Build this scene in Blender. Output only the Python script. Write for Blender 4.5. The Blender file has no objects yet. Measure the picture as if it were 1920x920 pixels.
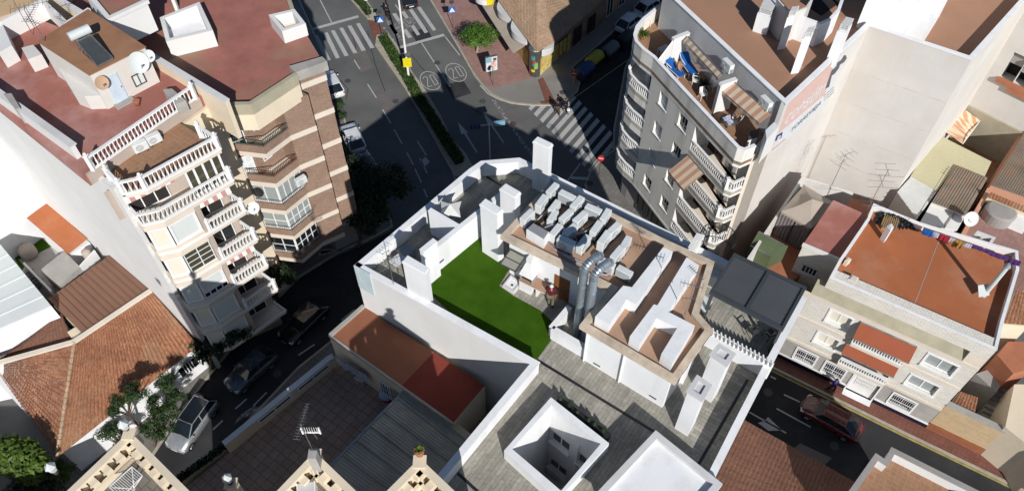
import bpy, math, random
from mathutils import Vector, Matrix
R = random.Random(7)
sc = bpy.context.scene
COL = sc.collection
# ---------------------------------------------------------------- camera calibration (metres)
FPX, CX, CY, VY, CAMH = 1480.0, 960.0, 460.0, 1631.0, 54.0
TH = math.atan2(VY - CY, FPX)
ST, CT = math.sin(TH), math.cos(TH)
def at(px, py, z=0.0):
    """surveyed position: point at height z on the sight line of a photo pixel"""
    u = (px - CX) / FPX; v = (CY - py) / FPX
    d = (u, ST + v * CT, -CT + v * ST)
    t = (z - CAMH) / d[2]
    return Vector((d[0] * t, d[1] * t, z))
def A2(pts, z): return [at(x, y, z).xy for x, y in pts]
# city grid directions
DA = Vector((math.sin(math.radians(125.2)), math.cos(math.radians(125.2))))
DB = Vector((math.sin(math.radians(35.1)), math.cos(math.radians(35.1))))
SUN_AZ, SUN_EL = 164.6, 33.0

# ---------------------------------------------------------------- mesh builder
class MB:
    def __init__(s): s.v = []; s.f = []; s.sm = []
    def add(s, vs, fs, smooth=False):
        o = len(s.v); s.v += [tuple(p) for p in vs]
        for f in fs: s.f.append([i + o for i in f]); s.sm.append(smooth)
        return s
    def quad(s, a, b, c, d): return s.add([a, b, c, d], [(0, 1, 2, 3)])
    def hexa(s, b, t):
        return s.add(list(b) + list(t), [(3, 2, 1, 0), (4, 5, 6, 7), (0, 1, 5, 4), (1, 2, 6, 5), (2, 3, 7, 6), (3, 0, 4, 7)])
    def obox(s, c, ax, ay, az):
        """box: centre c and three half-axis vectors"""
        c = Vector(c); ax = Vector(ax); ay = Vector(ay); az = Vector(az)
        lo = [c - az + sx * ax + sy * ay for sx, sy in ((-1, -1), (1, -1), (1, 1), (-1, 1))]
        return s.hexa(lo, [p + 2 * az for p in lo])
    def box(s, x0, x1, y0, y1, z0, z1):
        b = [(x0, y0), (x1, y0), (x1, y1), (x0, y1)]
        return s.hexa([(x, y, z0) for x, y in b], [(x, y, z1) for x, y in b])
    def bar(s, p, q, w, h=None, up=(0, 0, 1)):
        p = Vector(p); q = Vector(q); d = q - p
        if d.length < 1e-6: return s
        u = Vector(up); dd = d.normalized()
        if abs(dd.dot(u)) > .98: u = Vector((1, 0, 0))
        sx = dd.cross(u).normalized(); sy = sx.cross(dd).normalized(); h = h or w
        return s.obox((p + q) / 2, sx * w / 2, d / 2, sy * h / 2)
    def prism(s, poly, z0, z1, top=True, bottom=False):
        poly = [Vector((p[0], p[1])) for p in poly]
        ar = sum(poly[i - 1].x * poly[i].y - poly[i].x * poly[i - 1].y for i in range(len(poly)))
        if ar < 0: poly = poly[::-1]
        n = len(poly)
        vs = [(p.x, p.y, z0) for p in poly] + [(p.x, p.y, z1) for p in poly]
        fs = [(i, (i + 1) % n, n + (i + 1) % n, n + i) for i in range(n)]
        if top: fs.append(tuple(range(n, 2 * n)))
        if bottom: fs.append(tuple(reversed(range(n))))
        return s.add(vs, fs)
    def sheet(s, poly, z):
        poly = [Vector((p[0], p[1])) for p in poly]
        ar = sum(poly[i - 1].x * poly[i].y - poly[i].x * poly[i - 1].y for i in range(len(poly)))
        if ar < 0: poly = poly[::-1]
        return s.add([(p.x, p.y, z) for p in poly], [tuple(range(len(poly)))])
    def slab3(s, top, thick):
        """solid under an arbitrary (sloped) polygon of 3d points"""
        top = [Vector(p) for p in top]; n = len(top)
        ar = sum(top[i - 1].x * top[i].y - top[i].x * top[i - 1].y for i in range(n))
        if ar < 0: top = top[::-1]
        lo = [p - Vector((0, 0, thick)) for p in top]
        return s.add(lo + top, [(i, (i + 1) % n, n + (i + 1) % n, n + i) for i in range(n)] + [tuple(range(n, 2 * n)), tuple(reversed(range(n)))])
    def ribbon(s, pts, w, z0, z1, closed=False, side=0.0):
        """wall of width w along a plan polyline; side -1/0/1 puts it left/centre/right of the line"""
        L, Rr = offset2(pts, w * (0.5 + side / 2 * -1), closed), offset2(pts, -w * (0.5 + side / 2), closed)
        n = len(pts); m = n if closed else n - 1
        vs = []
        for i in range(n):
            vs += [(L[i].x, L[i].y, z0), (Rr[i].x, Rr[i].y, z0), (Rr[i].x, Rr[i].y, z1), (L[i].x, L[i].y, z1)]
        fs = []
        for i in range(m):
            a = 4 * i; b = 4 * ((i + 1) % n)
            fs += [(a + 1, b + 1, b + 2, a + 2), (b, a, a + 3, b + 3), (a + 3, a + 2, b + 2, b + 3), (a, b, b + 1, a + 1)]
        if not closed:
            fs += [(0, 1, 2, 3), (4 * n - 1, 4 * n - 2, 4 * n - 3, 4 * n - 4)]
        return s.add(vs, fs)
    def cyl(s, p, q, r, r2=None, n=10, cap=True, smooth=True):
        p = Vector(p); q = Vector(q); r2 = r if r2 is None else r2
        d = (q - p).normalized(); u = Vector((0, 0, 1)) if abs(d.z) < .95 else Vector((1, 0, 0))
        a = d.cross(u).normalized(); b = d.cross(a)
        vs = []
        for k in range(n):
            w = 2 * math.pi * k / n; o = a * math.cos(w) + b * math.sin(w)
            vs += [p + o * r, q + o * r2]
        fs = [(2 * k, 2 * ((k + 1) % n), 2 * ((k + 1) % n) + 1, 2 * k + 1) for k in range(n)]
        s.add(vs, fs, smooth)
        if cap:
            s.add([p + (a * math.cos(2 * math.pi * k / n) + b * math.sin(2 * math.pi * k / n)) * r for k in range(n)], [tuple(range(n))[::-1]])
            s.add([q + (a * math.cos(2 * math.pi * k / n) + b * math.sin(2 * math.pi * k / n)) * r2 for k in range(n)], [tuple(range(n))])
        return s
    def tube(s, pts, r, n=7):
        for i in range(len(pts) - 1): s.cyl(pts[i], pts[i + 1], r, n=n, cap=True)
        return s
    def lathe(s, x, y, prof, n=10, smooth=True, sx=1, sy=1):
        vs = []
        for r, z in prof:
            for k in range(n):
                w = 2 * math.pi * k / n; vs.append((x + r * sx * math.cos(w), y + r * sy * math.sin(w), z))
        fs = []
        for j in range(len(prof) - 1):
            for k in range(n):
                fs.append((j * n + k, j * n + (k + 1) % n, (j + 1) * n + (k + 1) % n, (j + 1) * n + k))
        fs.append(tuple(reversed(range(n)))); fs.append(tuple(range((len(prof) - 1) * n, len(prof) * n)))
        return s.add(vs, fs, smooth)
    def ball(s, c, r, sx=1, sy=1, sz=1, n=10, m=7):
        pr = [(max(1e-3, r * math.sin(math.pi * j / m)), c[2] - r * sz * math.cos(math.pi * j / m)) for j in range(m + 1)]
        return s.lathe(c[0], c[1], pr, n, True, sx, sy)
    def disc(s, c, nrm, r, n=14, r0=0):
        c = Vector(c); d = Vector(nrm).normalized(); u = Vector((0, 0, 1)) if abs(d.z) < .95 else Vector((1, 0, 0))
        a = u.cross(d).normalized(); b = d.cross(a)
        ring = [c + (a * math.cos(2 * math.pi * k / n) + b * math.sin(2 * math.pi * k / n)) * r for k in range(n)]
        if r0:
            inn = [c + (a * math.cos(2 * math.pi * k / n) + b * math.sin(2 * math.pi * k / n)) * r0 for k in range(n)]
            return s.add(ring + inn, [(k, (k + 1) % n, n + (k + 1) % n, n + k) for k in range(n)])
        return s.add(ring, [tuple(range(n))])
    def xf(s, M):
        s.v = [tuple(M @ Vector(p)) for p in s.v]; return s
    def build(s, name, mat, parent=None, smooth=False, bevel=0):
        me = bpy.data.meshes.new(name)
        off = WLOC.get(parent.name, Vector()) if parent else Vector()
        org = s.org if hasattr(s, 'org') else (off if parent else None)
        if org is None:
            xs = [p[0] for p in s.v]; ys = [p[1] for p in s.v]; zs = [p[2] for p in s.v]
            org = Vector(((min(xs) + max(xs)) / 2, (min(ys) + max(ys)) / 2, min(zs)))
        vs = [(p[0] - org.x, p[1] - org.y, p[2] - org.z) for p in s.v]
        me.from_pydata(vs, [], s.f)
        if any(s.sm) or smooth:
            me.polygons.foreach_set('use_smooth', [bool(b or smooth) for b in s.sm])
        auto_uv(me, org)
        if isinstance(mat, (list, tuple)):
            for m in mat: me.materials.append(m)
        else: me.materials.append(mat)
        o = bpy.data.objects.new(name, me); COL.objects.link(o)
        if parent:
            o.parent = parent; o.location = org - off
        else: o.location = org
        WLOC[o.name] = org.copy()
        if bevel:
            b = o.modifiers.new('bevel', 'BEVEL'); b.width = bevel; b.segments = 2; b.limit_method = 'ANGLE'
        return o
WLOC = {}
def auto_uv(me, org):
    uv = me.uv_layers.new(name='UVMap').data
    co = me.vertices
    for p in me.polygons:
        n = p.normal
        if abs(n.z) > .985: t = Vector((DB.x, DB.y, 0)); b = Vector((-DB.y, DB.x, 0))
        else:
            t = Vector((-n.y, n.x, 0)).normalized(); b = n.cross(t)
        for li in p.loop_indices:
            q = co[me.loops[li].vertex_index].co + org
            uv[li].uv = (q.dot(t), q.dot(b))
def offset2(pts, d, closed):
    P = [Vector((p[0], p[1])) for p in pts]; n = len(P); out = []
    for i in range(n):
        a = P[i - 1] if (i > 0 or closed) else None
        b = P[(i + 1) % n] if (i < n - 1 or closed) else None
        ns = []
        if a is not None: e = (P[i] - a).normalized(); ns.append(Vector((-e.y, e.x)))
        if b is not None: e = (b - P[i]).normalized(); ns.append(Vector((-e.y, e.x)))
        if len(ns) == 1: m = ns[0]; k = 1
        else:
            m = (ns[0] + ns[1])
            m = m.normalized() if m.length > 1e-4 else ns[0]
            k = min(2.5, 1 / max(.3, m.dot(ns[0])))
        out.append(P[i] + m * d * k)
    return out
# ---------------------------------------------------------------- scene tree
def tag(o, label=None, cat=None, group=None, kind=None):
    if label: o['label'] = label
    if cat: o['category'] = cat
    if group: o['group'] = group
    if kind: o['kind'] = kind
    return o
def thing(name, label, cat, loc=(0, 0, 0), group=None, rz=0.0):
    o = bpy.data.objects.new(name, None); COL.objects.link(o)
    o.empty_display_size = .3
    o.location = loc; o.rotation_euler = (0, 0, rz)
    WLOC[o.name] = Vector(loc)
    return tag(o, label, cat, group)
def proto(name, label, cat, group=None):
    return thing(name, label, cat, (0, 0, 0), group)
def dup(root, loc, rz=0.0, label=None, group=None, scale=None):
    def cp(o, par):
        c = o.copy(); COL.objects.link(c); c.parent = par
        for ch in list(o.children): cp(ch, c)
        return c
    c = cp(root, None); c.location = loc; c.rotation_euler = (0, 0, rz)
    if scale: c.scale = scale if isinstance(scale, (tuple, list)) else (scale,) * 3
    if label: c['label'] = label
    if group: c['group'] = group
    return c
class Placer:
    """first call moves the prototype itself, later calls copy it"""
    def __init__(s, root): s.r = root; s.used = False
    def __call__(s, loc, rz=0.0, label=None, group=None, scale=None):
        if not s.used:
            s.used = True; o = s.r; o.location = loc; o.rotation_euler = (0, 0, rz)
            if scale: o.scale = scale if isinstance(scale, (tuple, list)) else (scale,) * 3
            if label: o['label'] = label
            if group: o['group'] = group
            return o
        return dup(s.r, loc, rz, label, group, scale)
# ---------------------------------------------------------------- facade frame
class Fac:
    def __init__(s, a, b, toward=None, flip=False):
        s.a = Vector((a[0], a[1])); s.b = Vector((b[0], b[1])); s.len = (s.b - s.a).length
        s.u = (s.b - s.a) / s.len; s.n = Vector((s.u.y, -s.u.x))
        tw = Vector((0, 0)) if toward is None else Vector(toward)
        if s.n.dot(tw - s.a) < 0: s.n = -s.n
        if flip: s.n = -s.n
    def p(s, u, z, d=0.0):
        q = s.a + s.u * u + s.n * d; return Vector((q.x, q.y, z))
    def uz(s, px, py, d=0.0):
        """(u, z) where a photo pixel's sight line meets this facade plane"""
        lo = at(px, py, 0); cam = Vector((0, 0, CAMH)); r = lo - cam
        o = s.a + s.n * d
        t = (o.dot(s.n)) / (r.xy.dot(s.n)); q = cam + r * t
        return (q.xy - s.a).dot(s.u), q.z
    def rot(s): return math.atan2(s.u.y, s.u.x)
def fbox(mb, fc, u0, u1, z0, z1, d0, d1):
    b = [fc.p(u0, z0, d0), fc.p(u1, z0, d0), fc.p(u1, z0, d1), fc.p(u0, z0, d1)]
    t = [fc.p(u0, z1, d0), fc.p(u1, z1, d0), fc.p(u1, z1, d1), fc.p(u0, z1, d1)]
    return mb.hexa(b, t)
def fwall(mb, fc, u0, u1, z0, z1, ops=(), depth=.2, d=0.0):
    """wall face with real recessed openings (u0,u1,z0,z1)"""
    us = sorted({u0, u1, *[o[0] for o in ops], *[o[1] for o in ops]}); zs = sorted({z0, z1, *[o[2] for o in ops], *[o[3] for o in ops]})
    us = [x for x in us if u0 <= x <= u1]; zs = [x for x in zs if z0 <= x <= z1]
    for i in range(len(us) - 1):
        for j in range(len(zs) - 1):
            um = (us[i] + us[i + 1]) / 2; zm = (zs[j] + zs[j + 1]) / 2
            if any(o[0] < um < o[1] and o[2] < zm < o[3] for o in ops): continue
            mb.quad(fc.p(us[i], zs[j], d), fc.p(us[i + 1], zs[j], d), fc.p(us[i + 1], zs[j + 1], d), fc.p(us[i], zs[j + 1], d))
    for o in ops:
        c = [(o[0], o[2]), (o[1], o[2]), (o[1], o[3]), (o[0], o[3])]
        for k in range(4):
            (ua, za), (ub, zb) = c[k], c[(k + 1) % 4]
            mb.quad(fc.p(ua, za, d), fc.p(ub, zb, d), fc.p(ub, zb, d - depth), fc.p(ua, za, d - depth))
    return mb
def window(par, fc, u0, u1, z0, z1, d=-.14, cols=2, rows=1, frame=None, pane=None, fw=.07, name='window', label=None, sill=None):
    m = MB()
    fbox(m, fc, u0, u1, z0, z0 + fw, d, d + .06); fbox(m, fc, u0, u1, z1 - fw, z1, d, d + .06)
    fbox(m, fc, u0, u0 + fw, z0 + fw, z1 - fw, d, d + .06); fbox(m, fc, u1 - fw, u1, z0 + fw, z1 - fw, d, d + .06)
    for k in range(1, cols):
        c = u0 + (u1 - u0) * k / cols; fbox(m, fc, c - fw / 2, c + fw / 2, z0 + fw, z1 - fw, d, d + .05)
    for k in range(1, rows):
        c = z0 + (z1 - z0) * k / rows; fbox(m, fc, u0 + fw, u1 - fw, c - fw / 3, c + fw / 3, d + .002, d + .045)
    if sill: fbox(m, fc, u0 - .06, u1 + .06, z0 - .07, z0 - .002, d, sill)
    w = m.build(name, frame or M['white_frame'], par)
    if label: w['label'] = label
    g = MB(); fbox(g, fc, u0 + .02, u1 - .02, z0 + .02, z1 - .02, d - .02, d + .015)
    g.build('pane', pane or M['glass'], w)
    return w
def balusters(mb, pts, z, h=.95, sp=.24, r=.055, ends=True, thick=.13):
    """classic balustrade along a plan polyline"""
    pts = [Vector((p[0], p[1])) for p in pts]
    mb.ribbon(pts, thick, z, z + .1); mb.ribbon(pts, thick + .05, z + h - .11, z + h)
    for i in range(len(pts) - 1):
        a, b = pts[i], pts[i + 1]; L = (b - a).length; n = max(1, int(L / sp))
        for k in range(n):
            q = a + (b - a) * ((k + .5) / n)
            zz = z + .1; H = h - .21
            mb.lathe(q.x, q.y, [(r * .75, zz), (r * .7, zz + .04), (r * 1.05, zz + H * .33), (r * .5, zz + H * .75), (r * .75, zz + H)], 6)
    return mb
def post(mb, p, z, h=1.12, w=.22, ball=.1):
    mb.box(p[0] - w / 2, p[0] + w / 2, p[1] - w / 2, p[1] + w / 2, z, z + h)
    mb.box(p[0] - w / 2 - .03, p[0] + w / 2 + .03, p[1] - w / 2 - .03, p[1] + w / 2 + .03, z + h, z + h + .06)
    if ball: mb.ball((p[0], p[1], z + h + .06 + ball), ball, n=8, m=6)
def railing(mb, pts, z, h=1.0, sp=.13, r=.012):
    pts = [Vector((p[0], p[1])) for p in pts]
    for i in range(len(pts) - 1):
        a, b = pts[i], pts[i + 1]; L = (b - a).length; n = max(1, int(L / sp))
        mb.bar((a.x, a.y, z + h), (b.x, b.y, z + h), .05, .05); mb.bar((a.x, a.y, z + .1), (b.x, b.y, z + .1), .03, .03)
        for k in range(n + 1):
            q = a + (b - a) * (k / n); mb.bar((q.x, q.y, z), (q.x, q.y, z + h), r * 2)
    return mb
# ---------------------------------------------------------------- materials
M = {}
def nmat(name):
    m = bpy.data.materials.new(name); m.use_nodes = True
    nt = m.node_tree; b = nt.nodes['Principled BSDF']; return m, nt, b
def N(nt, typ, **kw):
    n = nt.nodes.new(typ)
    for k, v in kw.items():
        if k.startswith('i_'): n.inputs[k[2:].replace('_', ' ')].default_value = v
        else: setattr(n, k, v)
    return n
def c4(c): return (c[0], c[1], c[2], 1)
def ramp(nt, src, stops):
    r = nt.nodes.new('ShaderNodeValToRGB'); e = r.color_ramp.elements
    e[0].position, e[0].color = stops[0][0], c4(stops[0][1]); e[1].position, e[1].color = stops[-1][0], c4(stops[-1][1])
    for p, c in stops[1:-1]:
        q = e.new(p); q.color = c4(c)
    nt.links.new(src, r.inputs['Fac']); return r
def mix(nt, fac, a, b, mode='MIX'):
    m = nt.nodes.new('ShaderNodeMix'); m.data_type = 'RGBA'; m.blend_type = mode
    def put(sock, v):
        if hasattr(v, 'is_output') or hasattr(v, 'links'): nt.links.new(v, sock)
        else: sock.default_value = v if not isinstance(v, tuple) or len(v) == 4 else c4(v)
    if hasattr(fac, 'links'): nt.links.new(fac, m.inputs[0])
    else: m.inputs[0].default_value = fac
    put(m.inputs[6], a); put(m.inputs[7], b); return m.outputs[2]
def bump(nt, b, src, st=.3, dist=.02):
    n = nt.nodes.new('ShaderNodeBump'); n.inputs['Strength'].default_value = st; n.inputs['Distance'].default_value = dist
    nt.links.new(src, n.inputs['Height']); nt.links.new(n.outputs[0], b.inputs['Normal'])
def wcoord(nt):
    g = nt.nodes.new('ShaderNodeNewGeometry'); return g.outputs['Position']
def surf(name, col, rough=.85, var=.12, scale=.7, fine=9.0, stain=None, stain_amt=.25, stain_scale=.25, bmp=.15, metal=0.0, streak=False, spec=.3):
    """weathered plain surface: large blotches + fine grain (+ stains with a shape of their own)"""
    m, nt, b = nmat(name); P = wcoord(nt)
    n1 = N(nt, 'ShaderNodeTexNoise', i_Scale=scale, i_Detail=5.0, i_Roughness=.6); nt.links.new(P, n1.inputs['Vector'])
    n2 = N(nt, 'ShaderNodeTexNoise', i_Scale=fine, i_Detail=4.0, i_Roughness=.7); nt.links.new(P, n2.inputs['Vector'])
    lo = tuple(max(0, x * (1 - var)) for x in col); hi = tuple(min(1, x * (1 + var)) for x in col)
    r1 = ramp(nt, n1.outputs['Fac'], [(.3, lo), (.7, hi)])
    r2 = ramp(nt, n2.outputs['Fac'], [(.3, (1 - var * .7,) * 3), (.7, (1, 1, 1))])
    c = mix(nt, 1.0, r1.outputs[0], r2.outputs[0], 'MULTIPLY')
    if stain:
        mp = N(nt, 'ShaderNodeMapping'); nt.links.new(P, mp.inputs['Vector'])
        mp.inputs['Scale'].default_value = (1, 1, .15) if streak else (1, 1, 1)
        n3 = N(nt, 'ShaderNodeTexNoise', i_Scale=stain_scale, i_Detail=6.0, i_Roughness=.65); nt.links.new(mp.outputs[0], n3.inputs['Vector'])
        r3 = ramp(nt, n3.outputs['Fac'], [(.48, (0, 0, 0)), (.68, (stain_amt,) * 3)])
        c = mix(nt, r3.outputs[0], c, stain)
    nt.links.new(c, b.inputs['Base Color'])
    b.inputs['Roughness'].default_value = rough; b.inputs['Metallic'].default_value = metal
    b.inputs['Specular IOR Level'].default_value = spec
    if bmp: bump(nt, b, n2.outputs['Fac'], bmp, .015)
    M[name] = m; return m
def tiles(name, c1, c2, mortar, w, h, mw=.012, rough=.8, var=.25, offset=.5, bmp=.25, stain=None, squash=1.0, stain_amt=.3, rot=0.0):
    """brick / tile / plank pattern laid out in metres on the surface"""
    m, nt, b = nmat(name)
    uv = nt.nodes.new('ShaderNodeUVMap'); mp = N(nt, 'ShaderNodeMapping'); nt.links.new(uv.outputs[0], mp.inputs['Vector'])
    mp.inputs['Rotation'].default_value = (0, 0, rot)
    br = N(nt, 'ShaderNodeTexBrick'); br.offset = offset; br.squash = squash
    for k, v in (('Scale', 1.0), ('Brick Width', w), ('Row Height', h), ('Mortar Size', mw), ('Mortar Smooth', .2), ('Bias', 0.0)): br.inputs[k].default_value = v
    br.inputs['Color1'].default_value = c4(c1); br.inputs['Color2'].default_value = c4(c2); br.inputs['Mortar'].default_value = c4(mortar)
    nt.links.new(mp.outputs[0], br.inputs['Vector'])
    P = wcoord(nt)
    n1 = N(nt, 'ShaderNodeTexNoise', i_Scale=.6, i_Detail=6.0, i_Roughness=.65); nt.links.new(P, n1.inputs['Vector'])
    n2 = N(nt, 'ShaderNodeTexNoise', i_Scale=7.0, i_Detail=4.0); nt.links.new(P, n2.inputs['Vector'])
    r1 = ramp(nt, n1.outputs['Fac'], [(.3, (1 - var,) * 3), (.7, (1, 1, 1))]); r2 = ramp(nt, n2.outputs['Fac'], [(.3, (1 - var * .8,) * 3), (.7, (1, 1, 1))])
    c = mix(nt, 1.0, mix(nt, 1.0, br.outputs['Color'], r1.outputs[0], 'MULTIPLY'), r2.outputs[0], 'MULTIPLY')
    if stain:
        n3 = N(nt, 'ShaderNodeTexNoise', i_Scale=.35, i_Detail=7.0, i_Roughness=.7); nt.links.new(P, n3.inputs['Vector'])
        r3 = ramp(nt, n3.outputs['Fac'], [(.5, (0, 0, 0)), (.7, (stain_amt,) * 3)]); c = mix(nt, r3.outputs[0], c, stain)
    nt.links.new(c, b.inputs['Base Color']); b.inputs['Roughness'].default_value = rough; b.inputs['Specular IOR Level'].default_value = .3
    inv = N(nt, 'ShaderNodeMath', operation='SUBTRACT'); inv.inputs[0].default_value = 1.0; nt.links.new(br.outputs['Fac'], inv.inputs[1])
    if bmp: bump(nt, b, inv.outputs[0], bmp, .02)
    M[name] = m; return m
def gloss(name, col, rough=.3, metal=0.0, coat=0.0, spec=.5, trans=0.0):
    m, nt, b = nmat(name)
    P = wcoord(nt); n = N(nt, 'ShaderNodeTexNoise', i_Scale=3.0, i_Detail=4.0); nt.links.new(P, n.inputs['Vector'])
    r = ramp(nt, n.outputs['Fac'], [(.3, tuple(x * .88 for x in col)), (.7, col)]); nt.links.new(r.outputs[0], b.inputs['Base Color'])
    r2 = ramp(nt, n.outputs['Fac'], [(.3, (max(.02, rough * .8),) * 3), (.7, (min(1, rough * 1.25),) * 3)]); nt.links.new(r2.outputs[0], b.inputs['Roughness'])
    b.inputs['Metallic'].default_value = metal
    b.inputs['Coat Weight'].default_value = coat; b.inputs['Specular IOR Level'].default_value = spec; b.inputs['Transmission Weight'].default_value = trans
    M[name] = m; return m
def stripes(name, ca, cb, w=.15, rough=.8):
    m, nt, b = nmat(name)
    uv = nt.nodes.new('ShaderNodeUVMap'); sp = nt.nodes.new('ShaderNodeSeparateXYZ'); nt.links.new(uv.outputs[0], sp.inputs[0])
    f = N(nt, 'ShaderNodeMath', operation='PINGPONG'); f.inputs[1].default_value = w; nt.links.new(sp.outputs['X'], f.inputs[0])
    g = N(nt, 'ShaderNodeMath', operation='GREATER_THAN'); g.inputs[1].default_value = w / 2; nt.links.new(f.outputs[0], g.inputs[0])
    c = mix(nt, g.outputs[0], ca, cb); nt.links.new(c, b.inputs['Base Color']); b.inputs['Roughness'].default_value = rough
    M[name] = m; return m
def leafmat(name, dark, light, rough=.6):
    m, nt, b = nmat(name)
    g = nt.nodes.new('ShaderNodeNewGeometry'); r = ramp(nt, g.outputs['Random Per Island'], [(0, dark), (1, light)])
    n = N(nt, 'ShaderNodeTexNoise', i_Scale=1.6, i_Detail=2.0); nt.links.new(g.outputs['Position'], n.inputs['Vector'])
    r2 = ramp(nt, n.outputs['Fac'], [(.35, (.55,) * 3), (.65, (1.15,) * 3)])
    nt.links.new(mix(nt, 1.0, r.outputs[0], r2.outputs[0], 'MULTIPLY'), b.inputs['Base Color'])
    b.inputs['Roughness'].default_value = rough; b.inputs['Specular IOR Level'].default_value = .25
    M[name] = m; return m
# walls
surf('white_plaster', (.70, .69, .67), var=.05, scale=.35, stain=(.62, .60, .55), stain_amt=.35, streak=True, stain_scale=.5, bmp=.06)
surf('white_clean', (.79, .79, .79), var=.04, scale=.5, bmp=.05, stain=(.56, .55, .53), stain_amt=.38, streak=True, stain_scale=1.1)
surf('coping_grey', (.62, .61, .60), var=.08, scale=.8, stain=(.45, .44, .42), stain_amt=.35)
surf('old_white', (.63, .605, .565), var=.07, scale=.35, stain=(.60, .48, .38), stain_amt=.35, streak=True, stain_scale=.35, bmp=.08)
surf('cream_plaster', (.74, .63, .47), var=.06, scale=.5, stain=(.5, .42, .32), stain_amt=.3, streak=True)
surf('beige_plaster', (.47, .39, .33), var=.08, scale=.6, stain=(.34, .28, .23), stain_amt=.4, streak=True)
surf('cream_band', (.68, .60, .50), var=.08, scale=.6)
surf('grey_render', (.82, .785, .71), var=.05, scale=.5, stain=(.33, .31, .28), stain_amt=.45, streak=True, stain_scale=.7)
surf('concrete', (.38, .36, .33), var=.15, scale=.9, stain=(.22, .2, .18), stain_amt=.4)
surf('olive_concrete', (.40, .36, .26), var=.12, scale=.9, streak=True, stain=(.3, .26, .18), stain_amt=.4)
surf('salmon_wall', (.56, .30, .20), var=.08, scale=.5)
surf('ochre_wall', (.55, .38, .22), var=.08, scale=.5)
surf('grey_wall', (.32, .30, .28), var=.12)
# roofs and floors
surf('red_roof', (.34, .135, .105), var=.18, scale=.5, stain=(.27, .19, .12), stain_amt=.8, stain_scale=.2, rough=.8)
surf('red_roof_pale', (.345, .135, .105), var=.13, scale=.4, stain=(.45, .27, .24), stain_amt=.75, stain_scale=.25, rough=.8)
surf('brown_roof', (.31, .155, .085), var=.14, scale=.8, stain=(.40, .23, .13), stain_amt=.4)
surf('orange_roof', (.38, .125, .050), var=.09, scale=.35, stain=(.42, .21, .13), stain_amt=.55, stain_scale=.3)
surf('tan_roof', (.36, .20, .125), var=.06, scale=.5, stain=(.31, .17, .10), stain_amt=.3)
surf('deck_tan', (.38, .235, .155), var=.13, scale=.8, stain=(.46, .33, .24), stain_amt=.45)
surf('crimson_roof', (.19, .035, .022), var=.14, scale=.6)
surf('rust_roof', (.27, .105, .055), var=.12, scale=.6)
tiles('plank_floor', (.46, .43, .36), (.33, .31, .26), (.17, .16, .14), 1.2, .2, mw=.008, var=.3, bmp=.05, rot=math.pi / 2)
tiles('plank_floor_b', (.46, .43, .36), (.33, .31, .26), (.17, .16, .14), 1.2, .2, mw=.008, var=.3, bmp=.05, rot=0)
tiles('clay_floor', (.38, .21, .12), (.34, .18, .10), (.40, .25, .16), .33, .33, mw=.02, offset=0, var=.2)
tiles('grey_floor', (.22, .20, .17), (.18, .165, .14), (.12, .11, .09), .45, .45, mw=.02, offset=.5, var=.2)
tiles('patio_floor', (.50, .34, .245), (.43, .29, .21), (.24, .155, .11), .5, .5, mw=.02, offset=0, var=.25)
tiles('brick', (.35, .20, .135), (.25, .125, .08), (.40, .31, .24), .26, .075, mw=.016, var=.25, bmp=.3)
tiles('pale_brick', (.74, .69, .61), (.64, .585, .50), (.78, .75, .68), .42, .16, mw=.03, var=.10, bmp=.5)
tiles('orange_brick', (.36, .13, .06), (.30, .10, .045), (.34, .17, .10), .4, .16, mw=.012, var=.2)
tiles('cream_block', (.58, .42, .25), (.52, .37, .21), (.60, .46, .3), .5, .22, mw=.012, var=.12)
tiles('pink_paving', (.43, .25, .215), (.38, .215, .18), (.30, .19, .16), .4, .4, mw=.02, offset=0, var=.25, stain=(.2, .12, .1))
tiles('red_paving', (.26, .105, .075), (.22, .09, .065), (.17, .08, .06), .3, .3, mw=.02, offset=0, var=.25, stain=(.15, .07, .055))
tiles('grey_paving', (.24, .22, .20), (.20, .185, .165), (.15, .14, .13), .4, .4, mw=.02, offset=0, var=.25)
tiles('roof_tile', (.50, .235, .125), (.30, .115, .06), (.24, .10, .055), .22, .40, mw=.012, offset=0.0, var=.38, bmp=.2, stain=(.34, .22, .13), stain_amt=.5)
tiles('roof_tile_tan', (.56, .38, .25), (.46, .30, .19), (.32, .20, .13), .3, .42, mw=.012, offset=0.5, var=.3, stain=(.36, .28, .2), stain_amt=.5)
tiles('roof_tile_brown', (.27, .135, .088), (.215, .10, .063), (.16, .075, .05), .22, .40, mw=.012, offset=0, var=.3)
tiles('yellow_check', (.65, .42, .03), (.75, .65, .35), (.6, .45, .1), .35, .35, mw=.02, offset=.5, var=.2)
surf('sheet_brown', (.20, .105, .07), var=.1, scale=.4, rough=.6)
surf('sheet_yellow', (.56, .52, .34), var=.1, scale=.5, stain=(.42, .38, .24), stain_amt=.4)
surf('sheet_white', (.60, .60, .57), var=.1, scale=.5)
surf('sheet_old', (.27, .22, .17), var=.22, scale=.6, stain=(.36, .19, .1), stain_amt=.6, stain_scale=.9)
surf('sheet_grey', (.40, .365, .30), var=.14, scale=.6, stain=(.16, .15, .13), stain_amt=.4)
surf('panel_grey', (.55, .58, .57), var=.04, scale=.5, rough=.5)
surf('pergola_grey', (.052, .058, .066), var=.08, rough=.5)
surf('canvas_taupe', (.40, .34, .28), var=.07, scale=.8)
surf('canvas_dark', (.19, .165, .16), var=.08, scale=.8)
surf('tarp_green', (.085, .11, .055), var=.12, scale=.8)
surf('tarp_black', (.018, .018, .02), var=.3, rough=.35, spec=.5)
surf('terracotta', (.40, .155, .085), var=.15)
surf('awning_rust', (.30, .085, .04), var=.06)
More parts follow.
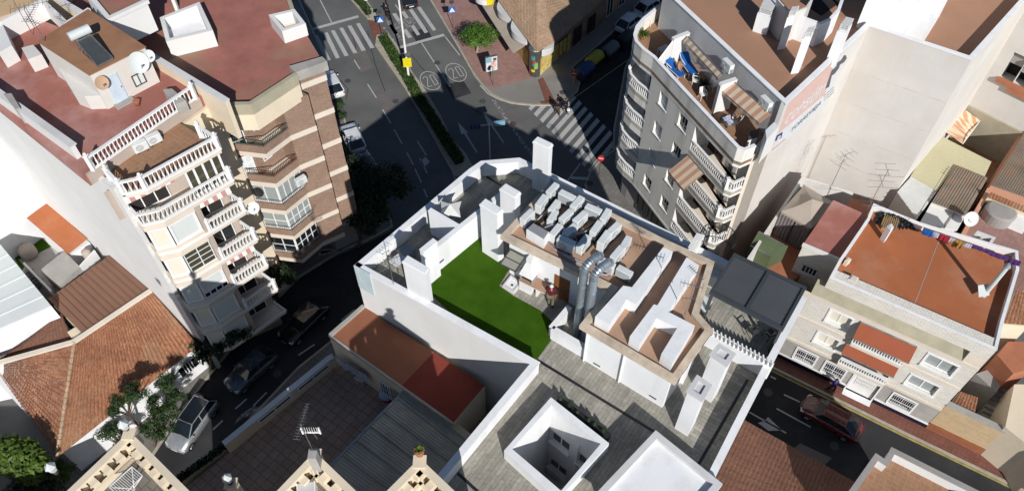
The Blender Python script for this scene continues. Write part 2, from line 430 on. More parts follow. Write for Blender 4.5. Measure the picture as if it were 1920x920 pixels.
# ground
surf('asphalt', (.122, .121, .116), var=.22, scale=.18, fine=24, stain=(.15, .147, .138), stain_amt=.6, stain_scale=.14, bmp=.25, rough=.9)
surf('asphalt_dark', (.030, .030, .032), var=.22, scale=.25, fine=24, stain=(.06, .06, .06), stain_amt=.5, stain_scale=.3, bmp=.25, rough=.9)  # darker asphalt copy: side street shade put into the colour; patches share it
surf('asphalt_pale', (.15, .132, .124), var=.2, scale=.4, fine=24)
surf('tar', (.03, .03, .03), var=.2)
surf('manhole', (.075, .07, .065), var=.3, scale=6, rough=.6)
surf('earth', (.20, .17, .13), var=.2)
surf('kerb', (.40, .36, .28), var=.18, scale=1.5)
surf('yellow_line', (.38, .30, .10), var=.25, scale=2)
surf('plaza_grey', (.25, .235, .21), var=.2, scale=.5, stain=(.16, .15, .14), stain_amt=.5)
# paint, worn where the asphalt shows through
def roadpaint(name, wear):
    m, nt, b = nmat(name); P = wcoord(nt)
    n = N(nt, 'ShaderNodeTexNoise', i_Scale=3.2, i_Detail=8.0, i_Roughness=.75); nt.links.new(P, n.inputs['Vector'])
    r = ramp(nt, n.outputs['Fac'], [(wear, (0, 0, 0)), (wear + .1, (1, 1, 1))])
    n2 = N(nt, 'ShaderNodeTexNoise', i_Scale=14.0); nt.links.new(P, n2.inputs['Vector'])
    w = ramp(nt, n2.outputs['Fac'], [(.3, (.36, .355, .345)), (.7, (.47, .465, .45))])
    nt.links.new(mix(nt, r.outputs[0], (.115, .112, .107), w.outputs[0]), b.inputs['Base Color']); b.inputs['Roughness'].default_value = .75
    M[name] = m
roadpaint('road_paint', .33); roadpaint('road_paint_worn', .50)
def turfmat():
    m, nt, b = nmat('turf'); P = wcoord(nt)
    n = N(nt, 'ShaderNodeTexNoise', i_Scale=1.2, i_Detail=5.0); n2 = N(nt, 'ShaderNodeTexNoise', i_Scale=45.0, i_Detail=3.0)
    nt.links.new(P, n.inputs['Vector']); nt.links.new(P, n2.inputs['Vector'])
    a = ramp(nt, n.outputs['Fac'], [(.3, (.034, .088, .004)), (.7, (.054, .122, .008))]); c = ramp(nt, n2.outputs['Fac'], [(.3, (.5,) * 3), (.65, (1.1,) * 3)])
    nt.links.new(mix(nt, 1.0, a.outputs[0], c.outputs[0], 'MULTIPLY'), b.inputs['Base Color']); b.inputs['Roughness'].default_value = .9
    b.inputs['Specular IOR Level'].default_value = .05; bump(nt, b, n2.outputs['Fac'], .6, .03); M['turf'] = m
turfmat()
# fittings
surf('white_frame', (.78, .78, .77), var=.03, rough=.5, bmp=0)
surf('white_paint', (.78, .77, .75), var=.06, scale=1.2, rough=.6, bmp=.03)
surf('ac_white', (.66, .68, .67), var=.05, scale=2.0, rough=.5, bmp=0, stain=(.52, .5, .45), stain_amt=.3, stain_scale=2.5)
surf('shutter_cream', (.72, .66, .55), var=.03, rough=.6, bmp=0)
surf('shutter_pale', (.62, .65, .63), var=.03, rough=.6, bmp=0)
gloss('glass', (.012, .016, .020), rough=.06, spec=.6)
gloss('glass_olive', (.07, .065, .04), rough=.10, spec=.6)
gloss('glass_sheer', (.33, .36, .35), rough=.12, spec=.6)
gloss('glass_canopy', (.30, .29, .24), rough=.12, spec=.5)
gloss('glass_frost', (.55, .66, .68), rough=.15, spec=.5)
gloss('solar_glass', (.055, .060, .062), rough=.35, spec=.5)
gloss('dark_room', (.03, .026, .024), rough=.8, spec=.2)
gloss('steel_duct', (.42, .48, .53), rough=.42, metal=.75)
gloss('steel', (.45, .45, .44), rough=.4, metal=.9)
gloss('black_metal', (.015, .015, .017), rough=.5)
gloss('dark_metal', (.06, .06, .06), rough=.5)
gloss('brown_metal', (.10, .045, .03), rough=.6)
gloss('green_metal', (.035, .07, .06), rough=.5)
gloss('rubber', (.012, .012, .012), rough=.8, spec=.2)
gloss('navy_tile', (.010, .012, .030), rough=.25)
gloss('wood_door', (.23, .085, .028), rough=.5)
surf('wood', (.30, .20, .10), var=.2)
gloss('plastic_white', (.75, .75, .73), rough=.4)
gloss('plastic_grey', (.28, .29, .30), rough=.5)
gloss('cable_grey', (.45, .45, .50), rough=.5)
gloss('blue_cloth', (.012, .10, .36), rough=.8, spec=.2)
gloss('red_cloth', (.32, .02, .04), rough=.8, spec=.2)
gloss('purple_cloth', (.075, .03, .15), rough=.8, spec=.2)
gloss('mustard_cloth', (.34, .20, .05), rough=.8, spec=.2)
gloss('pale_cloth', (.45, .46, .55), rough=.8, spec=.2)
gloss('yellow_paint', (.72, .60, .01), rough=.5)
gloss('lid_yellow', (.38, .36, .03), rough=.55)
gloss('lid_blue', (.012, .05, .17), rough=.55)
gloss('lid_grey', (.13, .14, .15), rough=.55)
gloss('bin_dark', (.022, .026, .032), rough=.6)
gloss('sign_blue', (.02, .12, .42), rough=.4)
gloss('sign_red', (.48, .015, .02), rough=.4)
gloss('sign_cyan', (.20, .40, .50), rough=.4)
gloss('skin', (.42, .22, .14), rough=.6)
gloss('hair_dark', (.02, .015, .012), rough=.7)
gloss('cloth_maroon', (.10, .012, .020), rough=.85, spec=.2)
gloss('cloth_dark', (.014, .015, .022), rough=.85, spec=.2)
gloss('cloth_brown', (.085, .060, .040), rough=.85, spec=.2)
gloss('cloth_khaki', (.15, .13, .09), rough=.85, spec=.2)
gloss('cloth_violet', (.055, .035, .22), rough=.85, spec=.2)
gloss('car_red', (.095, .009, .013), rough=.25, coat=.8)
gloss('car_silver', (.50, .52, .53), rough=.3, metal=.6, coat=.6)
gloss('car_white', (.70, .71, .72), rough=.25, coat=.7)
gloss('car_black', (.010, .010, .012), rough=.2, coat=.9)
gloss('car_bluegrey', (.10, .115, .135), rough=.25, metal=.4, coat=.7)
gloss('lamp_glass', (.6, .6, .58), rough=.2)
gloss('taillight', (.25, .005, .006), rough=.2)
gloss('poster_pink', (.60, .36, .30), rough=.7)
gloss('poster_coral', (.64, .44, .385), rough=.8)
gloss('poster_pale', (.63, .645, .66), rough=.8)
gloss('poster_ink', (.10, .10, .11), rough=.8)
gloss('poster_navy', (.03, .035, .13), rough=.8)
gloss('graffiti_teal', (.04, .30, .28), rough=.7)
gloss('graffiti_green', (.25, .42, .08), rough=.7)
gloss('graffiti_red', (.38, .05, .05), rough=.7)
stripes('awn_tan', (.40, .22, .145), (.52, .42, .30), .32)
stripes('awn_orange', (.50, .27, .15), (.66, .52, .36), .34)
stripes('awn_beige', (.33, .24, .17), (.50, .42, .31), .30)
stripes('awn_red', (.42, .20, .19), (.66, .62, .58), .30)
leafmat('leaf_bright', (.045, .105, .010), (.105, .22, .026))
leafmat('leaf_mid', (.016, .038, .009), (.042, .078, .020))
leafmat('leaf_yellow', (.035, .068, .008), (.105, .17, .022))
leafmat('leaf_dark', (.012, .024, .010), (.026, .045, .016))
leafmat('leaf_hedge', (.025, .055, .010), (.055, .10, .018))
leafmat('leaf_grey', (.05, .06, .05), (.11, .12, .10))
surf('bark', (.12, .085, .06), var=.25, scale=3)
surf('bark_pale', (.42, .37, .31), var=.2, scale=3)
# ---------------------------------------------------------------- world, sun, camera
w = bpy.data.worlds.new('World'); sc.world = w; w.use_nodes = True
nt = w.node_tree; sky = nt.nodes.new('ShaderNodeTexSky'); sky.sky_type = 'NISHITA'; sky.sun_disc = False
sky.sun_elevation = math.radians(SUN_EL); sky.sun_rotation = math.radians(SUN_AZ)
sky.air_density = 1.0; sky.dust_density = .2; sky.ozone_density = 4.0
bg = nt.nodes['Background']; bg.inputs['Strength'].default_value = .066; nt.links.new(sky.outputs[0], bg.inputs[0])
sl = bpy.data.lights.new('sun', 'SUN'); sl.energy = 5.0; sl.angle = math.radians(.5); sl.color = (1, .98, .95)
so = bpy.data.objects.new('sun', sl); COL.objects.link(so)
_e, _a = math.radians(SUN_EL), math.radians(SUN_AZ)
SUNV = Vector((math.sin(_a) * math.cos(_e), math.cos(_a) * math.cos(_e), math.sin(_e)))
so.rotation_euler = SUNV.to_track_quat('Z', 'Y').to_euler(); so.location = (20, -40, 90)
cam = bpy.data.cameras.new('camera'); co = bpy.data.objects.new('camera', cam); COL.objects.link(co)
co.location = (0, 0, CAMH); co.rotation_euler = (TH, 0, 0)
cam.sensor_width = 36; cam.lens = 36 * FPX / 1920; cam.clip_end = 2000; cam.clip_start = .5
sc.camera = co
vs = sc.view_settings; vs.view_transform = 'Standard'; vs.look = 'None'; vs.exposure = -.02; vs.gamma = 1
sc.cycles.max_bounces = 6; sc.cycles.diffuse_bounces = 4; sc.cycles.use_denoising = True
# ================================================================ ground, roads, markings
def S(name, mb, mat, par=None): return tag(mb.build(name, mat, par), kind='structure')
S('ground', MB().sheet([(-400, -300), (400, -300), (400, 500), (-400, 500)], -.02), M['earth'])
S('road', MB().sheet([(-120, -20), (120, -20), (120, 150), (-120, 150)], -.01), M['asphalt'])
def kerbed(name, px, mat, z=.12, kerb=.18):
    """raised pavement with a kerb stone round it"""
    P = A2(px, 0)
    S(name, MB().prism(P, -.05, z), M[mat])
    S('kerb', MB().ribbon(P, kerb, -.04, z + .012, closed=True), M['kerb'])
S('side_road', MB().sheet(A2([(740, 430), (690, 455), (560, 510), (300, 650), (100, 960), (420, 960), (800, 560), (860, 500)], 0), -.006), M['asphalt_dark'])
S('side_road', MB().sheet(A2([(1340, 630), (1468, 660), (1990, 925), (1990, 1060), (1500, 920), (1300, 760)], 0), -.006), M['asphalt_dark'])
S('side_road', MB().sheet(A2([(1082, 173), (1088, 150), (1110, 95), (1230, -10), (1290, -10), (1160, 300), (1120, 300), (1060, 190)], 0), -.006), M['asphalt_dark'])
# median with hedge
med = [(705, 87), (760, 166), (800, 234), (853, 330), (872, 334), (884, 312), (872, 290), (845, 262), (826, 220), (802, 181), (789, 160), (774, 141), (742, 84), (727, 66), (708, 68)]
kerbed('median_strip', med, 'kerb')
kerbed('median_strip', [(655, -4), (690, 36), (705, 40), (708, 33), (690, 8), (682, -4)], 'kerb')
S('refuge_pavement', MB().prism(A2([(690, 38), (704, 86), (727, 66), (708, 40)], 0), -.05, .05), M['red_paving'])
# plaza in front of the corner restaurant
plz = [(803, -6), (852, 76), (890, 143), (906, 163), (922, 178), (945, 189), (968, 195), (1000, 198), (1040, 198), (1060, 190), (1082, 173), (1088, 150), (1072, 128), (1100, 104), (1130, 78), (1168, 44), (1230, -10), (1230, -40), (800, -40)]
kerbed('plaza_pavement', plz, 'plaza_grey')
S('plaza_paving', MB().sheet(A2([(808, -6), (857, 76), (895, 143), (910, 160), (926, 167), (999, 145), (1000, 128), (900, -6)], .125), .128), M['pink_paving'])
S('tactile_path', MB().sheet(A2([(1008, 150), (1018, 145), (1039, 186), (1022, 190)], .125), .13), M['red_paving'])
S('tactile_path', MB().sheet(A2([(1012, 190), (1062, 184), (1050, 195), (1016, 196)], .125), .13), M['red_paving'])
# pavement at the foot of the curved apartment block
kerbed('corner_pavement', [(1124, 303), (1106, 326), (1098, 348), (1104, 380), (1150, 420), (1220, 470), (1320, 470), (1320, 300), (1200, 250), (1148, 285)], 'grey_paving')
kerbed('corner_pavement', [(1150, 280), (1152, 240), (1172, 130), (1245, -20), (1330, -20), (1300, 200), (1204, 246)], 'grey_paving')
# left pavement of the avenue along the brick building
kerbed('avenue_pavement', [(520, -10), (556, -10), (607, 105), (636, 195), (660, 270), (700, 330), (725, 380), (735, 425), (690, 450), (640, 470), (600, 480), (600, 420), (600, 180)], 'grey_paving')
# side street pavements
kerbed('side_street_pavement', [(640, 470), (560, 520), (480, 600), (428, 660), (345, 765), (262, 890), (180, 960), (60, 960), (200, 800), (372, 640), (440, 560), (560, 470)], 'grey_paving')
kerbed('side_street_pavement', [(735, 545), (660, 610), (560, 690), (470, 785), (380, 880), (330, 940), (420, 960), (700, 640), (780, 560)], 'grey_paving')
# street of the brick house
kerbed('street_pavement', [(1380, 658), (1449, 690), (1560, 745), (1700, 814), (1870, 896), (1990, 955), (2000, 920), (1850, 850), (1734, 795), (1600, 730), (1468, 664), (1400, 632)], 'red_paving')
S('kerb_line', MB().ribbon(A2([(1378, 662), (1447, 694), (1560, 750), (1700, 819), (1870, 901), (1990, 960)], 0), .16, -.005, .002), M['yellow_line'])
S('yellow_line', MB().ribbon(A2([(1080, 181), (1120, 153), (1184, 108), (1215, 85)], 0), .12, -.005, .002), M['yellow_line'])
# ---- painted markings (sheets 4 mm proud)
PZ = .004
def paint(name, polys, mat='road_paint', z=PZ, off=lambda p: p):
    m = MB()
    for q in polys: m.sheet(A2([off(p) for p in q], 0), z)
    return S(name, m, M[mat])
def line(name, segs, w=.12, mat='road_paint'):
    m = MB()
    for s_ in segs: m.ribbon(A2(s_, 0), w, -.004, PZ)
    return S(name, m, M[mat])
o2 = lambda p: (480 + p[0] / 3.067, p[1] / 3.067)
paint('zebra_crossing', [[(330, 207), (355, 203), (430, 345), (408, 350)], [(388, 191), (412, 187), (482, 332), (460, 338)], [(430, 178), (452, 175), (533, 320), (510, 325)],
    [(478, 163), (500, 160), (583, 305), (560, 308)], [(525, 150), (548, 147), (632, 290), (608, 295)], [(575, 137), (597, 134), (682, 275), (658, 280)]], off=o2)
o3 = lambda p: (690 + p[0] / 4.84, p[1] / 4.84)
paint('zebra_crossing', [[(443, 72), (475, 62), (620, 272), (590, 283)], [(370, 92), (402, 82), (547, 293), (515, 305)], [(298, 110), (330, 101), (475, 315), (445, 325)], [(218, 128), (252, 120), (400, 340), (365, 350)]], off=o3)
paint('zebra_crossing', [[(150, 185), (182, 178), (318, 362), (285, 374)], [(130, 255), (152, 250), (250, 378), (222, 388)], [(190, 230), (400, 145), (440, 215), (240, 320)]], 'road_paint_worn', z=.006, off=o3)
o4 = lambda p: (840 + p[0] / 4.38, 170 + p[1] / 4.38)
st_ = []
near = [(728, 217), (778, 265), (827, 313), (872, 362), (918, 415), (965, 465), (1017, 517), (1068, 570), (1120, 625), (1172, 680)]
for k, (x, y) in enumerate(near):
    L = {0: .36, 1: .64}.get(k, 1.0)
    dx, dy = (226 + k * .8) * L, -(247 + k * 3.2) * L
    st_.append([(x, y), (x + dx, y + dy), (x + dx - 25, y + dy - 27), (x - 24, y - 27)])
st_.append([(660, 145), (690, 118), (722, 125), (682, 166)])
paint('zebra_crossing', st_, off=o4)
def segs(L, off): return [[off(p) for p in s_] for s_ in L]
o6 = lambda p: (600 + p[0] / 3.832, 160 + p[1] / 3.832)
line('lane_marking', [[(599, -2), (622, 43)], [(664, 112.5), (675, 130.4)], [(689.3, 158), (705.6, 183.6)], [(717.4, 205.4), (732.7, 231.5)], [(739.2, 243), (753.9, 270)]] + segs([[(625, 485), (670, 570)], [(682, 600), (730, 700)], [(745, 745), (772, 805)], [(700, 400), (765, 505)], [(715, 525), (770, 630)]], o6))
line('lane_marking', [[(790, 80), (844, 163)], [(741, 9), (750, 22)], [(834.6, 69), (862, 104)]], .12)
line('stop_line', [[(579, 57), (672, 31)], [(744, 91), (833, 65.5)]], .42)
line('edge_line', [[(925, 187), (1000, 296)]], .36, 'road_paint_worn')
line('edge_line', [[(900, 160), (915, 176), (936, 187), (962, 195)]], .12)
line('edge_line', segs([[(1085, 600), (975, 750)]], o4), .14); line('edge_line', segs([[(1012, 715), (1155, 722)]], o4), .34)
line('median_edge_line', segs([[(632, 45), (700, 150), (860, 430), (975, 680)]], o6), .10)
line('lane_marking', [[(1470, 739), (1500, 753)], [(1456, 765), (1520, 800)], [(1405, 772), (1474, 811)], [(1445, 705), (1455, 710)]], .12)
paint('road_arrow', [[(1421, 792), (1434, 788), (1440, 781), (1466, 806), (1441, 807)]])
paint('road_arrow', [segs([[(80, 258), (165, 345), (147, 348), (130, 352), (110, 360)]], o4)[0], segs([[(130, 352), (147, 347), (244, 508), (236, 512)]], o4)[0]])
paint('road_arrow', [segs([[(290, 180), (382, 270), (358, 270), (346, 274), (325, 272)]], o4)[0], segs([[(344, 275), (358, 270), (462, 428), (454, 432)]], o4)[0]])
paint('road_arrow', [segs([[(755, 512), (790, 550), (742, 592), (717, 552)]], o6)[0]])
o7 = lambda p: (360 + p[0] / 4.6, 720 + p[1] / 4.6)
paint('road_arrow', [segs([[(350, 355), (420, 260), (555, 170), (540, 200), (655, 170), (560, 255), (440, 290)]], o7)[0]], 'road_paint_worn')
line('lane_marking', segs([[(375, 210), (470, 125)], [(180, 390), (265, 310)]], o7) + [[(560, 665), (590, 645)], [(500, 735), (475, 760)], [(640, 600), (665, 580)]], .12)
# the two "20" roundels
for cx, cy in ((807, 151.5), (855, 136)):
    c = at(cx, cy, 0); m = MB()
    f = (at(745, 9, 0) - at(790, 81, 0)); f.z = 0; f.normalize(); r = Vector((f.y, -f.x, 0))
    n = 40; A_, B_ = 1.6, 1.02      # long along the lane
    for k in range(n):
        w0, w1 = 2 * math.pi * k / n, 2 * math.pi * (k + 1) / n
        q = lambda w, s_: c + f * (A_ * s_ * math.cos(w)) + r * (B_ * s_ * math.sin(w)) + Vector((0, 0, PZ))
        m.quad(q(w0, 1), q(w0, .93), q(w1, .93), q(w1, 1))
    def stroke(pts, dx):
        for (x0, y0), (x1, y1) in zip(pts, pts[1:]):
            a = c + r * (x0 + dx) + f * y0; b = c + r * (x1 + dx) + f * y1
            m.ribbon([a.xy, b.xy], .075, -.003, PZ)
    stroke([(-.22, .62), (-.05, .82), (.18, .82), (.24, .5), (-.22, -.8), (.26, -.8)], -.38)
    stroke([(-.2, .8), (.2, .8), (.2, -.8), (-.2, -.8), (-.2, .8)], .38)
    S('speed_roundel', m, M['road_paint'])
# worn places in the street: repair patches, manholes, cracks, gullies
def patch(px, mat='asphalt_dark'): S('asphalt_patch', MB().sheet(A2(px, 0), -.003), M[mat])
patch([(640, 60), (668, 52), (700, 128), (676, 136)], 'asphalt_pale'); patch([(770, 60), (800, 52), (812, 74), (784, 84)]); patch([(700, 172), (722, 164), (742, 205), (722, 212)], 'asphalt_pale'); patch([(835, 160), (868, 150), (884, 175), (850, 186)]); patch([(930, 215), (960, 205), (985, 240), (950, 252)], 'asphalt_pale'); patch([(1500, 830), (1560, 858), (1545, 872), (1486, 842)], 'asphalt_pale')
for x, y in ((652, 152), (742, 190), (820, 118), (905, 190), (962, 232), (1055, 175), (1106, 345), (1565, 835), (1440, 735), (520, 700)):
    q = MB(); c = at(x, y, 0); q.disc((c.x, c.y, .0075 if (x, y) not in ((1055, 175), (1106, 345)) else .134), (0, 0, 1), .34, 18); S('manhole_cover', q, M['manhole'])
for pts in ([(690, 60), (694, 88), (703, 120), (716, 150), (724, 172)], [(660, 60), (667, 84), (668, 100)], [(770, 100), (790, 128), (800, 140)], [(880, 200), (900, 214), (930, 220)], [(640, 150), (652, 168), (648, 190)], [(1480, 770), (1540, 796), (1580, 820)]):
    q = MB(); q.ribbon(A2([(x + R.uniform(-2, 2), y + R.uniform(-2, 2)) for x, y in pts], 0), .07, -.006, .0015); S('tar_seam', q, M['tar'])
# ================================================================ central white building with roof terraces
from mathutils.geometry import tessellate_polygon
ZT = 18.5
def holed(poly, hole, z):
    P = [Vector((p[0], p[1], z)) for p in poly]; Q = [Vector((p[0], p[1], z)) for p in hole]
    m = MB(); al = P + Q
    for t in tessellate_polygon([P, Q]):
        a, b, c = (al[i] for i in t)
        if (b - a).cross(c - a).z < 0: b, c = c, b
        m.add([a, b, c], [(0, 1, 2)])
    return m
cb = thing('terrace_building', 'white modern block in the middle with turf, plank terraces and a tan equipment roof', 'building', at(1000, 640, 0))
c_out = A2([(664, 499), (880, 318), (902, 303), (974, 297), (997, 308), (1266, 441), (1512, 560), (1443, 690), (1387, 800), (1334, 906), (1260, 1050), (1120, 1180), (760, 985), (820, 892), (995, 682)], 19.5)
well_o = A2([(1033, 744), (1142, 830), (1046, 936), (945, 844)], 19.4); well_i = A2([(1034, 759), (1126.5, 831), (1052, 919), (960, 840.6)], 19.4)
m = MB(); n = len(c_out)
for i in range(n):
    a, b = c_out[i], c_out[(i + 1) % n]; m.quad((b.x, b.y, 0), (a.x, a.y, 0), (a.x, a.y, ZT + .9), (b.x, b.y, ZT + .9))
m.build('wall', M['white_plaster'], cb)
holed(c_out, well_i, ZT).build('terrace_floor', M['plank_floor_b'], cb)
def in_off(pts, d, closed=False): return offset2(pts, d, closed)
# parapets: an inner leaf and a coping, along each visible run
runs = [[(0, 1, 2, 3, 4, 5), 1], [(5, 6, 7, 8, 9, 10), 1], [(12, 13, 14, 0), 1]]
cen = Vector((4, 21))
for idx, _ in runs:
    P = [c_out[i] for i in idx]
    Q = offset2(P, .15, False)
    if (Q[len(Q) // 2] - cen).length > (P[len(P) // 2] - cen).length: Q = offset2(P, -.15, False)
    h = 19.45 if idx[0] != 5 else 19.4
    par = MB(); par.ribbon(Q, .28, ZT - .1, h); o = par.build('parapet', M['white_clean'], cb); cop = MB(); cop.ribbon(Q, .36, h, h + .09); cop.build('coping', M['white_clean'], o)
# drains
for seg in ([(1007, 674), (1243.5, 819)], [(1307.8, 873), (1402, 711)], [(912, 331), (940, 348)], [(858, 886), (906, 930)]):
    dr = MB(); dr.ribbon(A2(seg, ZT), .15, ZT + .002, ZT + .008); dr.build('drain', M['black_metal'], cb)
MB().sheet(A2([(1241, 818), (1308, 872), (1330, 895), (1420, 705), (1378, 690), (1300, 730)], ZT), ZT + .004).build('corridor_floor', M['plank_floor'], cb)
# turf garden
MB().prism(A2([(806, 549), (811, 513), (897, 443.5), (954, 506), (936, 536), (963, 555), (1015, 583.5), (1036, 604), (1033, 638), (1005, 676), (900, 640)], ZT), ZT, ZT + .03).build('artificial_turf', M['turf'], cb)
# wall between turf and balcony strip, its stub, and the dividing wall
def wallrun(px, z, th, ztop, side=0):
    P = A2(px, z); w = MB(); w.ribbon(P, th, ZT - .05, ztop - .08, side=side); o = w.build('partition_wall', M['white_clean'], cb); k = MB(); k.ribbon(P, th + .06, ztop - .08, ztop, side=side); k.build('wall_coping', M['white_clean'], o)
wallrun([(811, 514), (897, 443.5), (945, 404)], ZT, .24, 20.6)
wallrun([(806, 515), (811, 505)], ZT, .24, 20.6)
wallrun([(805, 392), (858, 423)], 20.6, .22, 20.6)
wallrun([(790, 470), (816, 449)], 21.6, .26, 21.6)
wallrun([(1035, 614), (1099, 651)], 19.4, .26, 19.4); wallrun([(1034, 614), (1068, 574)], 19.4, .26, 19.4)
# NE corner / corner post of the balcony with frosted glass
g = MB(); P = A2([(664, 499), (694, 516)], 19.5); g.ribbon(P, .06, 17.6, 19.6); g.build('frosted_panel', M['glass_frost'], cb)
# equipment deck (L shaped block)
ZD = 21.9
dk = A2([(955, 439), (1160, 538), (1104, 607), (1262, 700), (1322, 617), (1297, 588), (1326, 494), (1240, 455), (1035, 352)], ZD)
MB().prism(dk, ZT - .02, ZD - .22).build('roof_block', M['white_clean'], cb)
MB().sheet(in_off(dk, -.05, True) if False else dk, ZD - .215).build('roof_deck', M['deck_tan'], cb)
e = MB(); e.ribbon(offset2(dk, -.16 if True else .16, True), .34, ZD - .3, ZD, closed=True)
e.build('stone_edge', M['stone_edge'] if 'stone_edge' in M else surf('stone_edge', (.60, .49, .375), var=.16, scale=1.4, stain=(.30, .24, .18), stain_amt=.5, stain_scale=1.2), cb)
# low white upstands on the deck
u = MB()
u.prism(A2([(1243.7, 463), (1185, 538), (1168.7, 535), (1116, 593), (1143, 607), (1175, 561), (1193, 570.6), (1261.6, 471)], 22.45), ZD - .25, 22.45)
u.build('roof_upstand', M['white_clean'], cb); u = MB()
u.prism(A2([(1287.5, 482), (1232.6, 572), (1226, 570), (1181, 630), (1200, 643.5), (1231, 596), (1270, 614), (1240, 663), (1261, 680), (1303, 610), (1253, 584), (1311, 497)], 22.45), ZD - .25, 22.45)
u.build('roof_upstand', M['white_clean'], cb)
# drainpipes and slots on the long wall
f = Fac(A2([(1104, 607)], ZD)[0], A2([(1262, 700)], ZD)[0])
for px in (1166, 1097):
    d_ = MB(); uu, zz = f.uz(px, 690); d_.cyl(f.p(uu if px > 1100 else .02, ZT + .05, .07), f.p(uu if px > 1100 else .02, ZD - .35, .07), .055); d_.build('drainpipe', M['white_paint'], cb)
for px, py in ((1119, 683), (1224, 744)):
    v = MB(); uu, zz = f.uz(px, py); fbox(v, f, uu - .2, uu + .2, zz - .05, zz + .05, 0, .02); v.build('vent_slot', M['dark_metal'], cb)
f2 = Fac(c_out[1], c_out[0]); f3 = Fac(c_out[4], c_out[5], toward=(0, -5))
f4 = Fac(A2([(811, 514)], ZT)[0], A2([(897, 443.5)], ZT)[0], toward=(20, 0))
for ff, px, py, dd in ((f4, 828, 489, .12), (f3, 1010, 336, -.3), (f3, 1106, 382, -.3), (f3, 1202, 431, -.3), (f2, 877, 347, -.3)):
    v = MB(); uu, zz = ff.uz(px, py, dd); fbox(v, ff, uu - .16, uu + .16, zz - .06, zz + .06, dd, dd + .02); v.build('vent_slot', M['dark_metal'], cb)
# brown door in the deck wall
f = Fac(dk[0], dk[1]); (ua, za), (ub, zb) = f.uz(1037.5, 557), f.uz(1065, 572.6)
dm = MB(); fbox(dm, f, ua, ub, ZT + .02, ZT + 1.95, 0, .035); dd = dm.build('door', M['wood_door'], cb)
hm = MB(); fbox(hm, f, ub - .12, ub - .07, ZT + .95, ZT + 1.07, .037, .08); hm.build('handle', M['steel'], dd)
# chimney stacks (part of the building): shaft, projecting cap
def stack(px, ztop, zb, par=cb, mat='white_clean', cap=.06, hollow=False, name='chimney'):
    P = A2(px, ztop); c = sum(P, Vector((0, 0))) / 4
    Q = [c + (p - c) * .93 for p in P]
    s = MB().prism(Q, zb, ztop - .16); o = s.build(name, M[mat], par)
    q = MB(); q.ribbon(P, .02, ztop - .16, ztop - .155, closed=True)
    q = MB()
    if hollow:
        q.ribbon([c + (p - c) * .80 for p in P], .22, ztop - .16, ztop, closed=True); q.prism([c + (p - c) * .7 for p in P], ztop - .16, ztop - .10)
    else:
        q.prism(P, ztop - .16, ztop - .02); q.prism([c + (p - c) * .9 for p in P], ztop - .02, ztop + .06)
    q.build('cap', M['coping_grey' if hollow else 'white_clean'], o); return o
stack([(909, 372), (945, 393.5), (933, 404), (898.5, 382.6)], 22.6, ZT)
stack([(947.4, 344), (977.4, 361), (966, 372), (936, 354)], 22.6, ZT)
stack([(1007, 256.5), (1037.6, 270.6), (1030, 279), (998.5, 265)], 22.4, ZT)
stack([(763, 478), (806, 503), (799, 515), (753, 490)], 22.1, ZT)
stack([(1308, 702.6), (1334, 720), (1317, 750), (1288.7, 732)], 22.3, ZT, hollow=True)
stack([(1348, 643.5), (1379, 662.6), (1364, 684), (1332, 662.6)], 22.3, ZT, hollow=True)
stack([(1278, 655), (1302, 668), (1292, 690), (1268, 676)], 20.2, ZT)
# light well
lw = MB()
P, Q = well_o, well_i
for i in range(4):
    a, b, c, d = P[i], P[(i + 1) % 4], Q[(i + 1) % 4], Q[i]
    lw.quad((a.x, a.y, 19.4), (b.x, b.y, 19.4), (c.x, c.y, 19.4), (d.x, d.y, 19.4)); lw.quad((a.x, a.y, ZT), (b.x, b.y, ZT), (b.x, b.y, 19.4), (a.x, a.y, 19.4))
    if i != 0: lw.quad((d.x, d.y, 11.5), (c.x, c.y, 11.5), (c.x, c.y, 19.4), (d.x, d.y, 19.4))
f = Fac(Q[0], Q[1]); opn = []
def wuz(x, y): return f.uz(820 + x / 4.6, 720 + y / 4.6)
for q in ((985, 372, 1143, 512), (1215, 560, 1312, 640), (965, 600, 1115, 745)):
    u0, z1 = wuz(q[0], q[1] + 20); u1, z0 = wuz(q[2], q[3]); z0 = z1 - 1.15
    opn.append((max(.08, u0), min(f.len - .1, max(u1, u0 + 1)), z0, z1))
fwall(lw, f, 0, f.len, 11.5, 19.4, opn, .18)
lo = lw.build('light_well', M['white_clean'], cb)
MB().sheet(Q, 11.5).build('well_floor', M['coping_grey'], cb)
for o_ in opn: window(cb, f, o_[0], o_[1], o_[2], o_[3], d=-.16, cols=2, sill=.16)
dp = MB(); dp.cyl(f.p(f.len * .62, 11.5, .07), f.p(f.len * .62, 17.6, .07), .05); dp.build('drainpipe', M['white_paint'], cb)
# white roof slab at the bottom edge (stair tower)
tw = A2([(1231, 822.6), (1337, 908), (1250, 1010), (1130, 930)], 19.9)
MB().prism(tw, ZT, 19.75).build('stair_tower', M['white_clean'], cb)
t = MB(); t.ribbon(offset2(tw, .14, True), .3, 19.6, 20.0, closed=True); t.build('tower_coping', M['coping_grey'], cb)
